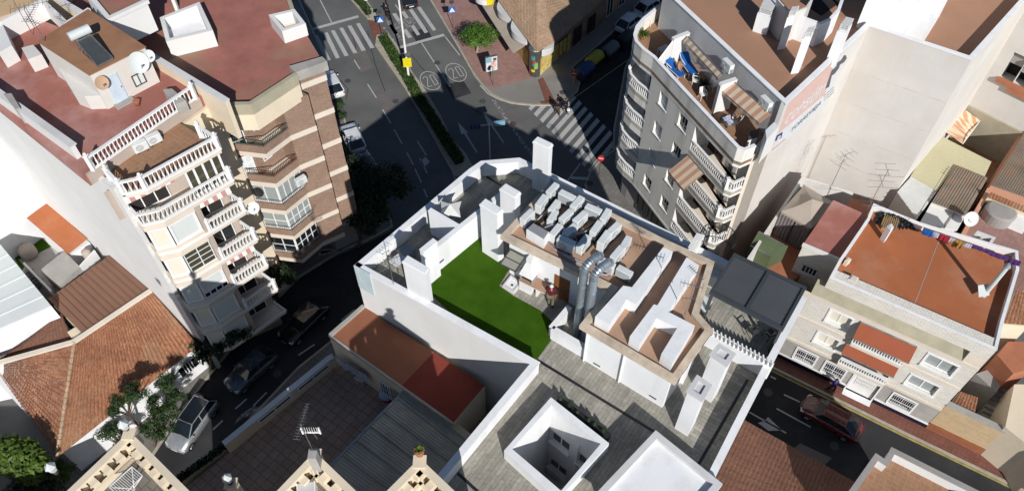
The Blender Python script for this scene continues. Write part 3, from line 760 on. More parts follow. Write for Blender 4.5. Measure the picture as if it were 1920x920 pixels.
# slatted screen between corridor and pergola terrace, white wall below it
f = Fac(A2([(1289, 592)], 20.0)[0], A2([(1453, 679)], 20.0)[0]); s = MB(); fbox(s, f, 0, f.len, ZT, 19.6, -.12, .12); s.build('screen_wall', M['white_clean'], cb)
s = MB(); k = int(f.len / .22)
fbox(s, f, 0, f.len, 19.62, 19.68, -.05, .05); fbox(s, f, 0, f.len, 19.84, 19.87, -.03, .03)
for i in range(k):
    c = f.p((i + .5) * f.len / k, 19.85, 0); a = Vector((f.u.x * .5 + f.n.x * .86, f.u.y * .5 + f.n.y * .86, 0)); b = Vector((-a.y, a.x, 0))
    s.obox(c - Vector((0, 0, .06)), a * .17, b * .035, Vector((0, 0, .13)))
s.build('louvre_screen', M['white_paint'], cb)
# pergola terrace boards in the sun, pergola itself
pg = thing('pergola', 'dark grey louvred pergola with two roof panels over the plank terrace', 'pergola', at(1420, 560, ZT))
ZP = 20.9; pc = A2([(1378, 477), (1509, 539), (1467, 615), (1334, 546)], ZP)
fr = MB(); fr.ribbon(pc, .16, ZP - .2, ZP + .02, closed=True)
ma, mb_ = A2([(1443, 507.5), (1400, 580)], ZP); fr.ribbon([ma, mb_], .2, ZP - .2, ZP + .03)
fr.build('frame', M['pergola_grey'], pg)
for i, q in enumerate(([pc[0], ma, mb_, pc[3]], [ma, pc[1], pc[2], mb_])):
    lv = MB(); nn = 17
    for j in range(nn):
        a0 = q[0].lerp(q[3], (j + .04) / nn); a1 = q[0].lerp(q[3], (j + .62) / nn); b0 = q[1].lerp(q[2], (j + .04) / nn); b1 = q[1].lerp(q[2], (j + .62) / nn)
        lv.slab3([(a0.x, a0.y, ZP - .01), (b0.x, b0.y, ZP - .01), (b1.x, b1.y, ZP - .12), (a1.x, a1.y, ZP - .12)], .025)
    lv.build('louvre_panel', M['pergola_grey'], pg)
for p in pc:
    c = p.lerp(sum(pc, Vector((0, 0))) / 4, .03); MB().box(c.x - .07, c.x + .07, c.y - .07, c.y + .07, ZT, ZP - .2).build('post', M['pergola_grey'], pg)
# ================================================================ left apartment block with balconies (L)
lb = thing('apartment_block', 'apartment block with blind white side wall, red roof terrace and white balustraded balconies', 'building', at(250, 480, 0))
LC = Vector((-22.8, 30.5))
P0 = at(249.6, 404, 17.55).xy; P1 = Vector((-22.0, 30.15)); P2 = at(311, 419, 17.55).xy; P3 = Vector((-17.42, 33.8))
back = Vector((-.80, .60)); PF = P3 + back * 1.6          # returns to the party strip
PW = LC + back * 22                                            # far end of the white wall
fr_ = (P3 - P1).normalized()
PN = PF + back * 21
ZR, ZB = 21.2, 20.5
# body
body = [LC, P0 + back * 1.0, P3 + back * 1.35, PN, PW]
wl = MB(); wl.quad((LC.x, LC.y, 0), (PW.x, PW.y, 0), (PW.x, PW.y, 22.1), (LC.x, LC.y, 22.1)) if False else wl.ribbon([LC + (PW - LC).normalized() * 3.0, PW], .3, 0, 22.1, side=1)
wl.ribbon([LC, LC + (PW - LC).normalized() * 3.0], .3, 0, 20.6, side=1)
wl.build('blind_wall', M['white_plaster'], lb)
cp = MB(); cp.ribbon([LC + (PW - LC).normalized() * 3.0, PW], .42, 22.1, 22.2, side=1); cp.ribbon([LC - (PW - LC).normalized() * .05, LC + (PW - LC).normalized() * 1.0], .5, 20.6, 20.72, side=1); cp.build('coping', M['coping_grey'], lb)
inn = Vector((.6, .8))
FB = [LC + inn * .1 + back * .2, P0 + back * .55, P1 + back * 1.45 + fr_ * .2, P3 + back * 1.35]     # recessed facade line behind the balconies
bd = MB()
bd.prism([LC + inn * .05, P0 + back * .9 + fr_ * .1, P3 + back * 1.36, PN, PW + inn * .05], 0, ZB - .02); bd.build('wall', M['beige_plaster'], lb)
# roof terraces: brown front strip, red main deck
T0 = at(175, 317, 21.3).xy; T1 = at(367, 184, 21.3).xy
MB().prism([LC + inn * .3 + back * .6, P1 + back * .5, P2 + back * .3, P3 + back * .2, PF, PN, PW + inn * .3], ZB - .1, ZB + .05).build('terrace_floor', M['clay_floor'], lb)
MB().prism([T0 - inn * .6, T1 + inn * 1.2, PN, PW + inn * .2], ZB - .1, ZR).build('roof_deck', M['red_roof_pale'], lb)
tw = MB(); tw.ribbon([T0 - inn * .5, T1 + inn * .2], .2, ZB, ZR + .05); tw.build('terrace_wall', M['beige_plaster'], lb)
# party wall toward the brick building
pw = MB(); pq = T1 + inn * .55
pw.ribbon([pq + back * -2.6, pq + back * 19], .28, 19, 22.0); pw.build('party_wall', M['cream_plaster'], lb)
cp = MB(); cp.ribbon([pq + back * -2.6, pq + back * 19], .38, 22.0, 22.1); cp.build('party_coping', M['coping_grey'], lb)
bl = MB(); balusters(bl, [T0, T1], ZR + .06, 1.0, .25, .06); tb = bl.build('balustrade', M['white_paint'], lb)
ps = MB(); post(ps, T0, ZR + .02); ps.build('post', M['white_paint'], lb); ps = MB(); post(ps, T1, ZR + .02); ps.build('post', M['white_paint'], lb)
SX = Vector((-18.75, 38.3)); MB().prism([P3 + back * 3.8, SX, SX + back * 17, P3 + back * 20], 0, 20.3).build('party_strip', M['cream_plaster'], lb)
# slabs, balconies, glazed bays
slab = [P0 + back * 1.2, P0, P1, P2, P3, PF + fr_ * .05, P3 + back * 1.4 - fr_ * .4]
BE = P2.lerp(P3, .40); mid = P2.lerp(P3, .47)                                           # where bay ends and balcony begins
for k, zb in enumerate((20.25, 17.5, 14.6, 11.65, 8.7, 5.75, 2.9)):
    s_ = MB(); s_.prism(slab, zb, zb + .28, bottom=True); o = s_.build('balcony_slab', M['cream_band'], lb)
    b = MB(); b.ribbon([P0, P1, P2, P3, PF], .1, zb + .28, zb + .42, side=-1 if False else 0); b.build('edge_band', M['white_paint'], o)
    # wall strip under each slab down to the next
    zf = zb + .28
    if k == 0:
        bb = MB(); balusters(bb, [P0 + back * .1, P1 + back * .1, P2 + back * .12, P3 + back * .1, PF], zf, 1.0, .25, .06); ob = bb.build('balustrade', M['white_paint'], lb)
        for p in (P0, P1, P2, P3, PF): q = MB(); post(q, p + back * .12, zf, 1.1); q.build('post', M['white_paint'], ob)
    elif k == 1:
        bb = MB(); balusters(bb, [P0 + back * .1, P1 + back * .1, P2 + back * .12, P3 + back * .1, PF], zf, .95, .25, .055); ob = bb.build('balustrade', M['white_paint'], lb)
        for p in (P0, P3): q = MB(); post(q, p + back * .12, zf, 1.02); q.build('post', M['white_paint'], ob)
    elif k < 6:
        bb = MB(); balusters(bb, [mid + back * .1, P3 + back * .1, PF], zf, .95, .25, .055); ob = bb.build('balustrade', M['white_paint'], lb)
        for p in (mid, P3): q = MB(); post(q, p + back * .12, zf, 1.02); q.build('post', M['white_paint'], ob)
    if k >= 1:
        # side wall of the balcony / back wall with dark openings
        top = (20.25, 17.5, 14.6, 11.65, 8.7, 5.75, 2.9)[k - 1]
        fb = Fac(P1 + back * 1.3, P3 + back * 1.3, toward=(0, 0))
        if k >= 2:
            # the glazed bay: two faces, white frame, shutters
            bw = MB(); bw.ribbon([P0 + back * .3, P1 + back * .12, P2 + back * .14, BE + back * .1], .16, zf, zf + .42); bw.build('bay_wall', M['cream_band'], lb); bw = MB(); bw.ribbon([P0 + back * .3, P1 + back * .12, P2 + back * .14, BE + back * .1], .16, top - .3, top); 
            bw.build('bay_wall', M['cream_band'], lb)
            fa = Fac(P1 + back * .12, P2 + back * .14); f2 = Fac(P2 + back * .14, BE + back * .1)
            pa = (M['shutter_cream'], M['shutter_pale']) if k in (2,) else (M['shutter_cream'], M['glass_olive']) if k == 3 else (M['shutter_pale'], M['shutter_pale']) if k == 4 else (M['shutter_cream'], M['shutter_pale'])
            window(lb, fa, 0.02, fa.len - .02, zf + .42, top - .3, d=-.05, cols=1, pane=pa[0], fw=.16, name='bay_window')
            if k == 4:
                window(lb, f2, .05, f2.len - .05, zf + 1.0, top - .3, d=-.05, cols=1, pane=pa[1], fw=.16, name='bay_window'); window(lb, f2, .05, f2.len - .05, zf + .42, zf + .98, d=-.05, cols=4, pane=M['glass'], fw=.08)
            else:
                window(lb, f2, .05, f2.len - .05, zf + .42, top - .3, d=-.05, cols=2 if k == 3 else 1, rows=4 if k == 3 else 1, pane=pa[1], fw=.06 if k == 3 else .16, name='bay_window')
            pi = MB(); pi.prism([BE + back * .08, mid + back * .08, mid + back * 1.3, BE + back * 1.3], zf, top); pi.build('pier', M['beige_plaster'], lb)
            dw = MB(); fbox(dw, fb, fb.len * .52, fb.len * .98, zf, top - .02, -.02, .0); dw.build('loggia_wall', M['beige_plaster'], lb)
            window(lb, fb, fb.len * (.56 if k != 3 else .62), fb.len * .9, zf + .02, zf + 2.1, d=.04, cols=2, pane=M['dark_room'] if k != 3 else M['glass'], name='balcony_door')
            va = MB(); a = fb.p(fb.len * .53, top - .06, 1.15); c = fb.p(fb.len * .99, top - .06, 1.15)
            va.slab3([a, c, c + Vector((fb.n.x * .25, fb.n.y * .25, -.35)), a + Vector((fb.n.x * .25, fb.n.y * .25, -.35))], .03)
            if k in (2, 4): va.build('awning', M['awn_red'], lb)
        else:
            dw = MB(); fbox(dw, fb, -.6, fb.len, zf, top - .02, -.04, -.01); dw.build('loggia_wall', M['beige_plaster'], lb)
            window(lb, fb, .2, fb.len * .45, zf + .02, zf + 2.15, d=.03, cols=3, pane=M['dark_room'], name='balcony_door')
            f2 = Fac(P2.lerp(P3, .5) + back * .45, P3 + back * .45)
            window(lb, f2, 0, f2.len, zf + .05, top - .05, d=0, cols=4, pane=M['glass_olive'], fw=.14, name='glazed_screen')
            va = MB(); a = fb.p(.1, top - .05, 1.0); c = fb.p(fb.len * .52, top - .05, 1.0)
            va.slab3([a, c, c + Vector((fb.n.x * .25, fb.n.y * .25, -.35)), a + Vector((fb.n.x * .25, fb.n.y * .25, -.35))], .03); va.build('awning', M['awn_red'], lb)
# ---- stair house on the red roof, with its tanks and dishes
sh = A2([(165, 19), (271, 88), (168, 140), (72, 78)], 23.9)
shp = [sh[0], sh[1], sh[2], sh[3]]
MB().prism(shp, ZR, 23.85).build('stair_house', M['old_white'], lb)
MB().prism(offset2(shp, .06, True), 23.85, 23.92).build('stair_house_roof', M['brown_roof'], lb)
fs = Fac(sh[2], sh[1]); fw_ = Fac(sh[3], sh[2], toward=(-40, 20))
d_ = MB(); uu, zz = fs.uz(222, 175); fbox(d_, fs, uu - .42, uu + .42, ZR + .1, ZR + 2.05, 0, .05); dd = d_.build('door', M['sign_pale'] if 'sign_pale' in M else gloss('sign_pale', (.55, .64, .72), rough=.5), lb)
h = MB(); fbox(h, fs, uu + .28, uu + .34, ZR + 1.0, ZR + 1.1, .05, .1); h.build('handle', M['steel'], dd)
st = MB(); fbox(st, fs, uu - .6, uu + .6, ZR, ZR + .1, 0, .5); st.build('step', M['concrete'], lb)
uu, zz = fs.uz(260, 148); wz = MB(); window(lb, fs, uu - .38, uu + .38, zz - .42, zz + .42, d=.02, cols=2, frame=M['dark_metal'], pane=M['shutter_pale'], fw=.06)
lo = MB(); lo.prism([fs.p(-1.2, 0, .0).xy, fs.p(0, 0, .0).xy, fs.p(.3, 0, .9).xy, fs.p(-.9, 0, .9).xy], ZR, ZR + 1.2); 
# stepped low walls left of the stair house
sw = MB()
q = A2([(97, 70), (168, 141), (206, 222), (150, 196), (118, 150)], ZR)
sw.prism([sh[2] + (sh[3] - sh[2]) * .02, sh[2] + (sh[3] - sh[2]) * .6, A2([(108, 128)], ZR)[0], A2([(150, 196)], ZR)[0], A2([(172, 205)], ZR)[0]], ZR, ZR + 1.05)
sw.build('side_annex', M['old_white'], lb)
bx = MB(); bx.prism(A2([(40, 90), (62, 84), (78, 102), (52, 112)], ZR + 1.0), ZR, ZR + 1.0); bx.build('low_wall', M['old_white'], lb)
bx = MB(); bx.prism(A2([(7, 177), (22, 176), (38, 203), (30, 206)], 22.3), ZR, 22.35); bx.build('parapet_pier', M['concrete'], lb)
bx = MB(); bx.prism(A2([(305, 168), (322, 166), (348, 188), (330, 196)], ZR + .8), ZR, ZR + .8); bx.build('low_wall', M['concrete'], lb)
# white structures behind
bx = MB(); bx.prism(A2([(0, 50), (0, 104), (25, 90), (8, 52)], ZR + 1), ZR, ZR + 1.2); bx.build('roof_box', M['white_plaster'], lb)
# rear wing roof to the upper left
rw = A2([(150, -30), (205, 37), (275, 4), (255, -40)], 23.4)
MB().prism(rw, ZR, 23.3).build('rear_wing', M['white_plaster'], lb); MB().prism(offset2(rw, -.25, True) if False else rw, 23.3, 23.36).build('rear_wing_roof', M['red_roof'], lb)
cpn = MB(); cpn.ribbon(rw, .3, 23.3, 23.55, closed=True); cpn.build('rear_coping', M['white_plaster'], lb)
bk = A2([(-10, 52), (75, 0), (120, -20), (130, 10), (100, 60), (40, 40), (0, 62)], ZR + 1.6)
bx = MB(); bx.ribbon(A2([(-5, 45), (80, 2), (125, 45), (168, 18)], ZR + 1.3), .25, ZR, ZR + 1.4); bx.build('rear_parapet', M['white_plaster'], lb)
bx = MB(); bx.prism(A2([(-40, 40), (-40, -40), (120, -40), (72, 2)], ZR + .5), ZR - 2, ZR + .3); bx.build('rear_terrace', M['ochre_wall'], lb)

# ================================================================ brick apartment building (F)
fb_ = thing('brick_building', 'apartment building of brown brick with cream bands and a broad dark red roof', 'building', at(560, 300, 0))
ZF = 19.95; ZP_ = 20.5
FO = A2([(398, 198), (470, 196), (557, 139), (542, 124), (604, 106), (568, 47), (552, 18), (545, -2), (530, -40)], ZP_)
base = [FO[0], FO[1], FO[2], FO[3], FO[4], FO[5], FO[7], FO[8], FO[8] + back * 26, FO[0] + back * 26]
MB().prism(base, ZF - .3, ZF).build('roof_deck', M['red_roof'], fb_)
pr = MB(); pr.ribbon(offset2([FO[0], FO[1], FO[2]], .14, False), .3, ZF - .3, ZP_); pr.build('parapet', M['olive_concrete'], fb_); pr = MB(); pr.ribbon(offset2([FO[5], FO[6], FO[7], FO[8]], .14, False), .3, ZF - .3, ZP_); pr.build('parapet', M['olive_concrete'], fb_)
pr = MB(); pr.prism([FO[2] + (FO[3] - FO[2]) * .2, FO[3], FO[4], FO[4] + (FO[2] - FO[3]) * .6], ZF - .2, ZP_); pr.build('pier_cap', M['concrete'], fb_)
# main shaft of the brick tower
tv = (FO[4] - FO[3]).normalized()
bt = MB(); TWR = [FO[2] + (FO[3] - FO[2]) * .3, FO[4] + (FO[2] - FO[3]) * .75, FO[4], FO[5], FO[7], FO[8], FO[8] + back * 20, FO[3] + back * 8]
QA = at(558, 160, 18.8).xy; QB = at(610.4, 140.2, 18.8).xy; QC = at(568, 47, ZP_).xy
fT = Fac(QA, QB)
tower = [QA + back * 3, QA, QB, QC, FO[7], FO[8], FO[8] + back * 18]
MB().prism(tower, 3.6, ZF - .25).build('wall', M['brick'], fb_)
MB().prism([p + back * .8 for p in tower], 0, 3.6).build('ground_floor', M['grey_wall'], fb_)
for k in range(6):
    z = 18.8 - 2.95 * k; b = MB(); fbox(b, fT, -.03, fT.len + .03, z - .45, z, -.1, .05); b.build('floor_band', M['cream_band'], fb_)
    b = MB(); b.ribbon([QB, QC, FO[7]], .1, z - .45, z); b.build('floor_band', M['cream_band'], fb_)
# second brick pier, set back left of the tower
QD = QA + back * .9; QE = at(545, 254, 15.85).xy
fP = Fac(QE, QE + (QB - QA).normalized() * 1.9)
sp_ = [QE, fP.b, fP.b + back * 6, QE + back * 6]
MB().prism(sp_, 3.6, 18.6).build('wall', M['brick'], fb_)
for k in range(5):
    z = 15.85 - 2.95 * k; b = MB(); fbox(b, fP, -.03, fP.len, z - .45, z, -.1, .05); b.build('floor_band', M['cream_band'], fb_)
# cream fascia of the top floor
FA = [FO[0], FO[1], FO[2]]
fa_ = MB(); fa_.ribbon(offset2(FA, .16, False), .3, 18.3, ZF - .3); fa_.build('fascia', M['cream_plaster'], fb_)
# cream party strip between the two blocks
s1 = SX - back * .9
# balconies: plan follows the fascia with a kink (tips surveyed at -16.7, 38.1)
K = Vector((-16.7, 38.1)); KL = Vector((-18.7, 38.4)); KR = QE + (QA - QE).normalized() * .0
bk0 = MB(); BW = [s1 + back * 1.2, K + back * 1.5, QE + back * 1.2]
bk0.ribbon([s1 + back * 1.3 - Vector((.73, .68)) * .5, K + back * 1.6, QE + back * 1.6 + Vector((.5, .4))], .2, 3.6, 18.5); bk0.build('rear_wall', M['brick'], fb_)
for k in range(5):
    zf = 15.85 - 2.95 * k
    pl = [KL, K, KR]
    fl = MB(); fl.prism([KL, K, KR, KR + back * 1.6, K + back * 1.6, KL + back * 1.4], zf - .45, zf - .02, bottom=True); bo = fl.build('balcony', M['cream_band'], fb_)
    b = MB(); b.ribbon(offset2(pl, .06, False), .12, zf - .02, zf + .62); b.build('brick_front', M['brick'], bo)
    b = MB(); railing(b, offset2(pl, .06, False), zf + .62, .55 if k < 2 else .42, .14); b.build('railing', M['green_metal' if k == 0 else 'brown_metal' if k == 1 else 'steel'], bo)
    top = zf + 2.45
    fa2, fb2 = Fac(KL + back * .15, K + back * .15), Fac(K + back * .15, KR + back * .15)
    if k >= 2:
        for ff in (fa2, fb2): window(bo, ff, .02, ff.len - .02, zf + .7, top + .02, d=-.05, cols=2 if ff is fa2 else 4, rows=2 if k > 2 else 1, pane=M['glass_sheer'] if k < 4 else M['glass'], fw=.07, name='glazing')
    else:
        fr2 = Fac(s1 + back * 1.2 - Vector((.73, .68)) * .5, K + back * 1.5); fr3 = Fac(K + back * 1.5, QE + back * 1.5)
        window(fb_, fr2, .5, fr2.len - .2, zf + .02, zf + 2.2, d=.02, cols=2, rows=3, pane=M['glass'] if k == 0 else M['shutter_pale'], name='balcony_door')
        window(fb_, fr3, .5, fr3.len - 1.0, zf + .9, zf + 2.1, d=.02, cols=2, pane=M['glass'], name='window')
# roof-top boxes
def box_house(px, z, zb, par, mat, name='roof_box', cop=None, inner=None):
    P = A2(px, z); o = MB().prism(P, zb, z - (.0 if not inner else .8)).build(name, M[mat], par)
    if cop: c = MB(); c.ribbon(offset2(P, .13 if sum(P[i - 1].x * P[i].y - P[i].x * P[i - 1].y for i in range(len(P))) > 0 else -.13, True), .28, zb if inner else z - .1, z + .04, closed=True); c.build('box_parapet', M[cop], o)
    return o
box_house([(300, 34), (374, 5), (399, 58), (312, 79)], 21.2, ZF, fb_, 'white_clean', cop='white_plaster', inner=True, name='roof_enclosure')
box_house([(504, 29), (552, 18), (573, 45), (529, 60)], 20.9, ZF, fb_, 'cream_plaster', cop='white_plaster', inner=True, name='corner_parapet')
ch = MB(); c = at(333, 20, ZF); ch.prism([(c.x - .12, c.y - .12), (c.x + .12, c.y - .12), (c.x + .12, c.y + .12), (c.x - .12, c.y + .12)], ZF, ZF + 3.2); ch.build('vent_pipe', M['white_paint'], fb_)
# ================================================================ curved grey apartment block (E) with painted side wall
eb = thing('curved_apartment_block', 'grey rendered apartment block with rounded corner, balconies and a large painted advert on its side', 'building', at(1300, 330, 0))
ZEP = 17.2; ZEA = 16.05; ZER = 18.7; ZEC = 19.4
EO = A2([(1262, -34), (1243, 2), (1225, 18), (1205, 34), (1192.5, 49), (1188, 65), (1191, 77), (1204, 91), (1225, 107), (1280, 167), (1383, 277), (1397, 282), (1418, 273)], ZEP)
fm = Fac(EO[8], EO[10])                  # straight part of the facade
inE = -fm.n
# consum wall and the set-back white wall, roof corners
W0 = at(1472.6, 195.7, ZEC).xy; W1 = at(1629, 49, ZEC).xy; W2 = at(1821.5, 112.5, ZEC).xy
sd = (W1 - W0).normalized(); WL = Vector((16.42, 37.62))
flo = [13.1, 10.15, 7.2, 4.25]
ua = fm.uz(1224, 165)[0]; ua = max(.3, ua * .5)
col1 = fm.uz(1240, 188)[0]; col2 = fm.uz(1277, 232)[0]
ub = fm.uz(1296, 262)[0]
# window columns surveyed from their sills
w1u, w2u = fm.uz(1248.6, 208.7)[0], fm.uz(1284.4, 251)[0]
ops = []
for zf in flo:
    for wu in (w1u, w2u): ops.append((wu - 1.05, wu, zf + .9, zf + 2.15))
wl = MB(); fwall(wl, fm, ua, ub, 4.0, ZEP - 1.6, ops, .24)
wl.build('wall', M['grey_render'], eb)
for k, o_ in enumerate(ops):
    window(eb, fm, o_[0], o_[1], o_[2], o_[3], d=-.235, cols=2, pane=M['shutter_pale'] if k in (0, 2, 4) else M['glass'], sill=.05, fw=.06)
# attic parapet, with white coping
pa = MB(); pa.ribbon(offset2(EO, .1, False), .2, ZEA - .55, ZEP - .08); pa.build('attic_parapet', M['grey_render'], eb)
pa = MB(); pa.ribbon(offset2(EO, .1, False), .26, ZEP - .08, ZEP); pa.build('attic_coping', M['white_clean'], eb)
# attic terrace floor, attic wall, main roof
I0 = at(1262, -30, ZEC).xy; RW = [A2([(1266, 2)], ZEC)[0], W0]
terr = EO + [W0 + sd * .5, RW[0], I0 + Vector((0, 6))]
MB().prism(terr, ZEA - .3, ZEA).build('attic_floor', M['clay_floor'], eb)
rl = (W0 - RW[0]).normalized()
roofp = [RW[0] - rl * 1.5, W0, W1, W1 + Vector((W2 - W1)) * 1.0, W2 + sd * 30, RW[0] - rl * 1.5 + sd * 25]
MB().prism(offset2(roofp, .26, True), 0, ZER).build('core', M['grey_render'], eb)
MB().sheet([RW[0] - rl * 12, W0, W1, W2, W2 + sd * 30, RW[0] - rl * 1.5 + sd * 25], ZER + .006).build('roof_deck', M['tan_roof'], eb)
up = MB(); up.ribbon(offset2([RW[0] - rl * 1.5, W0], .12, False), .24, ZEA, ZEC); up.build('roof_upstand', M['coping_pale'] if 'coping_pale' in M else surf('coping_pale', (.56, .56, .55), var=.1, scale=.8, stain=(.42, .41, .4), stain_amt=.4, streak=True), eb)
up = MB(); up.ribbon(offset2([RW[0] - rl * 1.5, W0, W1, W2, W2 + sd * 30], .12, False), .34, ZEC, ZEC + .08); up.build('roof_coping', M['white_clean'], eb)
# painted side wall: from the front balcony corner to the inner corner, then the recessed blank wall
fside = Fac(WL, W1 + sd * 0, toward=(30, 20))
sw_ = MB(); sw_.ribbon([WL, W0], .3, 0, 16.9, side=-1); sw_.build('side_wall', M['old_white'], eb)
sw_ = MB(); sw_.ribbon([W0, W1], .3, 0, ZEC, side=-1); sw_.build('advert_wall', M['old_white'], eb)
sw_ = MB(); sw_.ribbon([W1, W2], .3, 0, ZEC, side=-1); sw_.build('blank_wall', M['old_white'], eb)
sw_ = MB(); sw_.ribbon([W2, W2 + sd * 30], .3, 0, ZEC, side=-1); sw_.build('flank_wall', M['old_white'], eb)
fbw = Fac(W1, W2, toward=(25, 0))
surf('slab_line', (.615, .56, .505), var=.12, scale=1.5)
for z_ in (6.6, 9.55, 12.5, 15.45): b = MB(); fbox(b, fbw, .1, fbw.len - .1, z_, z_ + .1, 0, .004); b.build('slab_line', M['slab_line'], eb)
# end piece beside the wall (beige cheek with corner pillar)
ck = MB(); ck.prism([EO[12], WL, W0, EO[12] + (W0 - WL) * .8], 3.0, ZEA + .3); ck.build('corner_cheek', M['cream_band'], eb)
pl = MB(); pl.prism(A2([(1436, 242), (1452, 227), (1462, 234), (1438, 260)], 18.4), ZEA, 18.3); pl.build('corner_pillar', M['white_plaster'], eb)
# loggias left (rounded) and right, four storeys
def inside(pts, d): return offset2(pts, d, False)
left = EO[3:9] + [fm.p(ua, 0).xy]
right = [fm.p(ub, 0).xy, EO[10], EO[11], EO[12]]
lgw = MB(); lgw.ribbon(inside(EO[1:9] + [fm.p(ua + .2, 0).xy], 1.5), .2, 3.6, ZEA - .3); lgw.build('loggia_wall', M['grey_render'], eb)
lgw = MB(); lgw.ribbon([fm.p(ub - .2, 0, -1.5).xy, fm.p(fm.len - .8, 0, -1.5).xy, EO[12] + (W0 - WL) * .6], .2, 3.6, ZEA - .3); lgw.build('loggia_wall', M['grey_render'], eb)
for q in (ua, ub):
    j = MB(); fbox(j, fm, q - .1, q + .1, 4, ZEA - .3, -1.5, -.002); j.build('jamb', M['white_plaster'], eb)
fr_in = Fac(fm.p(ub, 0, -1.39).xy, fm.p(fm.len - .9, 0, -1.39).xy)
for k, zf in enumerate(flo):
    for nm, pl_, seg in (('l', [EO[2]] + left, left), ('r', right, right)):
        s_ = MB(); ins = inside(pl_, 1.5); s_.prism(pl_ + ins[::-1], zf - .35, zf, bottom=True); bo = s_.build('balcony', M['grey_render'] if nm == 'l' else M['cream_band'], eb)
        b = MB(); b.ribbon(inside(pl_, .06), .12, zf - .95 if nm == 'l' and k < 3 else zf - .55, zf + .05); b.build('balcony_front', M['grey_render'], bo)
        b = MB(); balusters(b, inside(seg, .08), zf + .05, .92, .2, .06); ob = b.build('balustrade', M['white_paint'], bo)
        q = MB(); post(q, inside(seg, .08)[2 if nm == 'l' else 1], zf + .05, 1.0, .2, .09 if nm == 'l' else 0); q.build('post', M['white_paint'], ob)
    window(eb, fr_in, .4, 2.2, zf + .02, zf + 2.1, d=.02, cols=2, pane=M['dark_room'], name='balcony_door', frame=M['brown_metal'])
    window(eb, fr_in, 2.9, min(4.6, fr_in.len - .2), zf + .02, zf + 2.1, d=.02, cols=2, pane=M['glass'], name='balcony_door', frame=M['dark_metal'])
    fl_in = Fac(inside(EO[7:9], 1.38)[0], fm.p(ua, 0, -1.38).xy)
    window(eb, fl_in, .1, fl_in.len - .2, zf + .02, zf + 2.1, d=.02, cols=2, pane=M['dark_room'], name='balcony_door', frame=M['brown_metal'])
# ground floor, set back behind the pavement
gf = MB(); gf.ribbon(inside(EO[1:11] + [EO[12]], .9), .2, 0, 4.0); gf.build('ground_floor', M['grey_wall'], eb)
sf = MB(); sf.prism(EO[1:13] + [W0, RW[0]], 3.65, 3.9, bottom=True); sf.build('soffit', M['grey_render'], eb)
fg = Fac(fm.p(0, 0, -.78).xy, fm.p(fm.len, 0, -.78).xy)
for i in range(4): window(eb, fg, .3 + i * 2.3, 2.1 + i * 2.3, .4, 3.0, d=.03, cols=2, pane=M['glass'], frame=M['dark_metal'], name='shop_window')
# ---- attic terrace: dividing walls, attic facade, awnings
fat = Fac(RW[0], W0, toward=(0, 30))          # plane of the attic wall, outward to the terrace
at_w = MB(); fbox(at_w, fat, 0, fat.len, ZEA, ZEC - .6, -.02, .02)
def dividing(px, ztop, th=.25):
    d = MB(); d.ribbon(A2(px, ztop), th, ZEA, ztop - .06); o = d.build('dividing_wall', M['white_plaster'], eb)
    c = MB(); c.ribbon(A2(px, ztop), th + .08, ztop - .06, ztop); c.build('wall_cap', M['white_plaster'], o); return o
dividing([(1262, 72), (1292, 60)], 18.5)
s_ = MB(); a = A2([(1236, 112), (1262, 72)], 18)
s_.slab3([(*at(1234, 112, 17.25).xy, 17.25), (*at(1263, 74, 18.4).xy, 18.4), (*(at(1263, 74, 18.4).xy + Vector((.2, .1))), 18.4), (*(at(1234, 112, 17.25).xy + Vector((.2, .1))), 17.25)], 1.2); s_.build('dividing_wall', M['white_plaster'], eb)
dividing([(1351, 157), (1381, 147)], 18.7); q = MB(); q.prism(A2([(1347, 157), (1356, 153), (1360, 158), (1351, 163)], 18.6), ZEA, 18.62); q.build('gate_post', M['white_plaster'], eb)
# ---- advert painted on the side wall
fs_ = Fac(W0, W1, toward=(30, 20)); Lw = fs_.len
def wp(name, mat, pts, d=.012):
    m = MB(); m.add([fs_.p(*fs_.uz(x, y), d) for x, y in pts], [tuple(range(len(pts)))]); m.add([], [])
    return m.build(name, M[mat], adv)
adv = thing('advert_mural', 'faded coral and pale painted advert for a Torrevieja store on the white side wall', 'mural', fs_.p(3, 14, .02))
o5 = lambda x, y: (1440 + x / 3.067, y / 3.067)
wp('pale_panel', 'poster_pale', [o5(*p) for p in ((100, 605), (20, 885), (330, 600), (452, 300), (560, 190))], .008)
wp('coral_panel', 'poster_coral', [o5(*p) for p in ((103, 608), (57, 770), (325, 545), (386, 345))], .014)
wp('figure', 'poster_ink', [o5(*p) for p in ((447, 318), (452, 335), (437, 358), (413, 372), (407, 392), (382, 425), (366, 435), (350, 500), (328, 512), (352, 440), (366, 402), (388, 392), (398, 360), (420, 345), (436, 318))], .02)
hd = MB(); hd.disc(fs_.p(*fs_.uz(*o5(377, 407)), .024), (fs_.n.x, fs_.n.y, 0), .30, 14); hd.build('figure_head', M['poster_ink'], adv)
wp('logo_box', 'poster_navy', [o5(*p) for p in ((38, 812), (48, 780), (84, 757), (76, 790))], .02)
wp('logo_mark', 'poster_pale', [o5(*p) for p in ((47, 818), (55, 787), (72, 775), (70, 788), (60, 795), (56, 812))], .026)
wp('underline', 'poster_coral', [o5(*p) for p in ((22, 868), (24, 858), (100, 795), (100, 805))], .02)
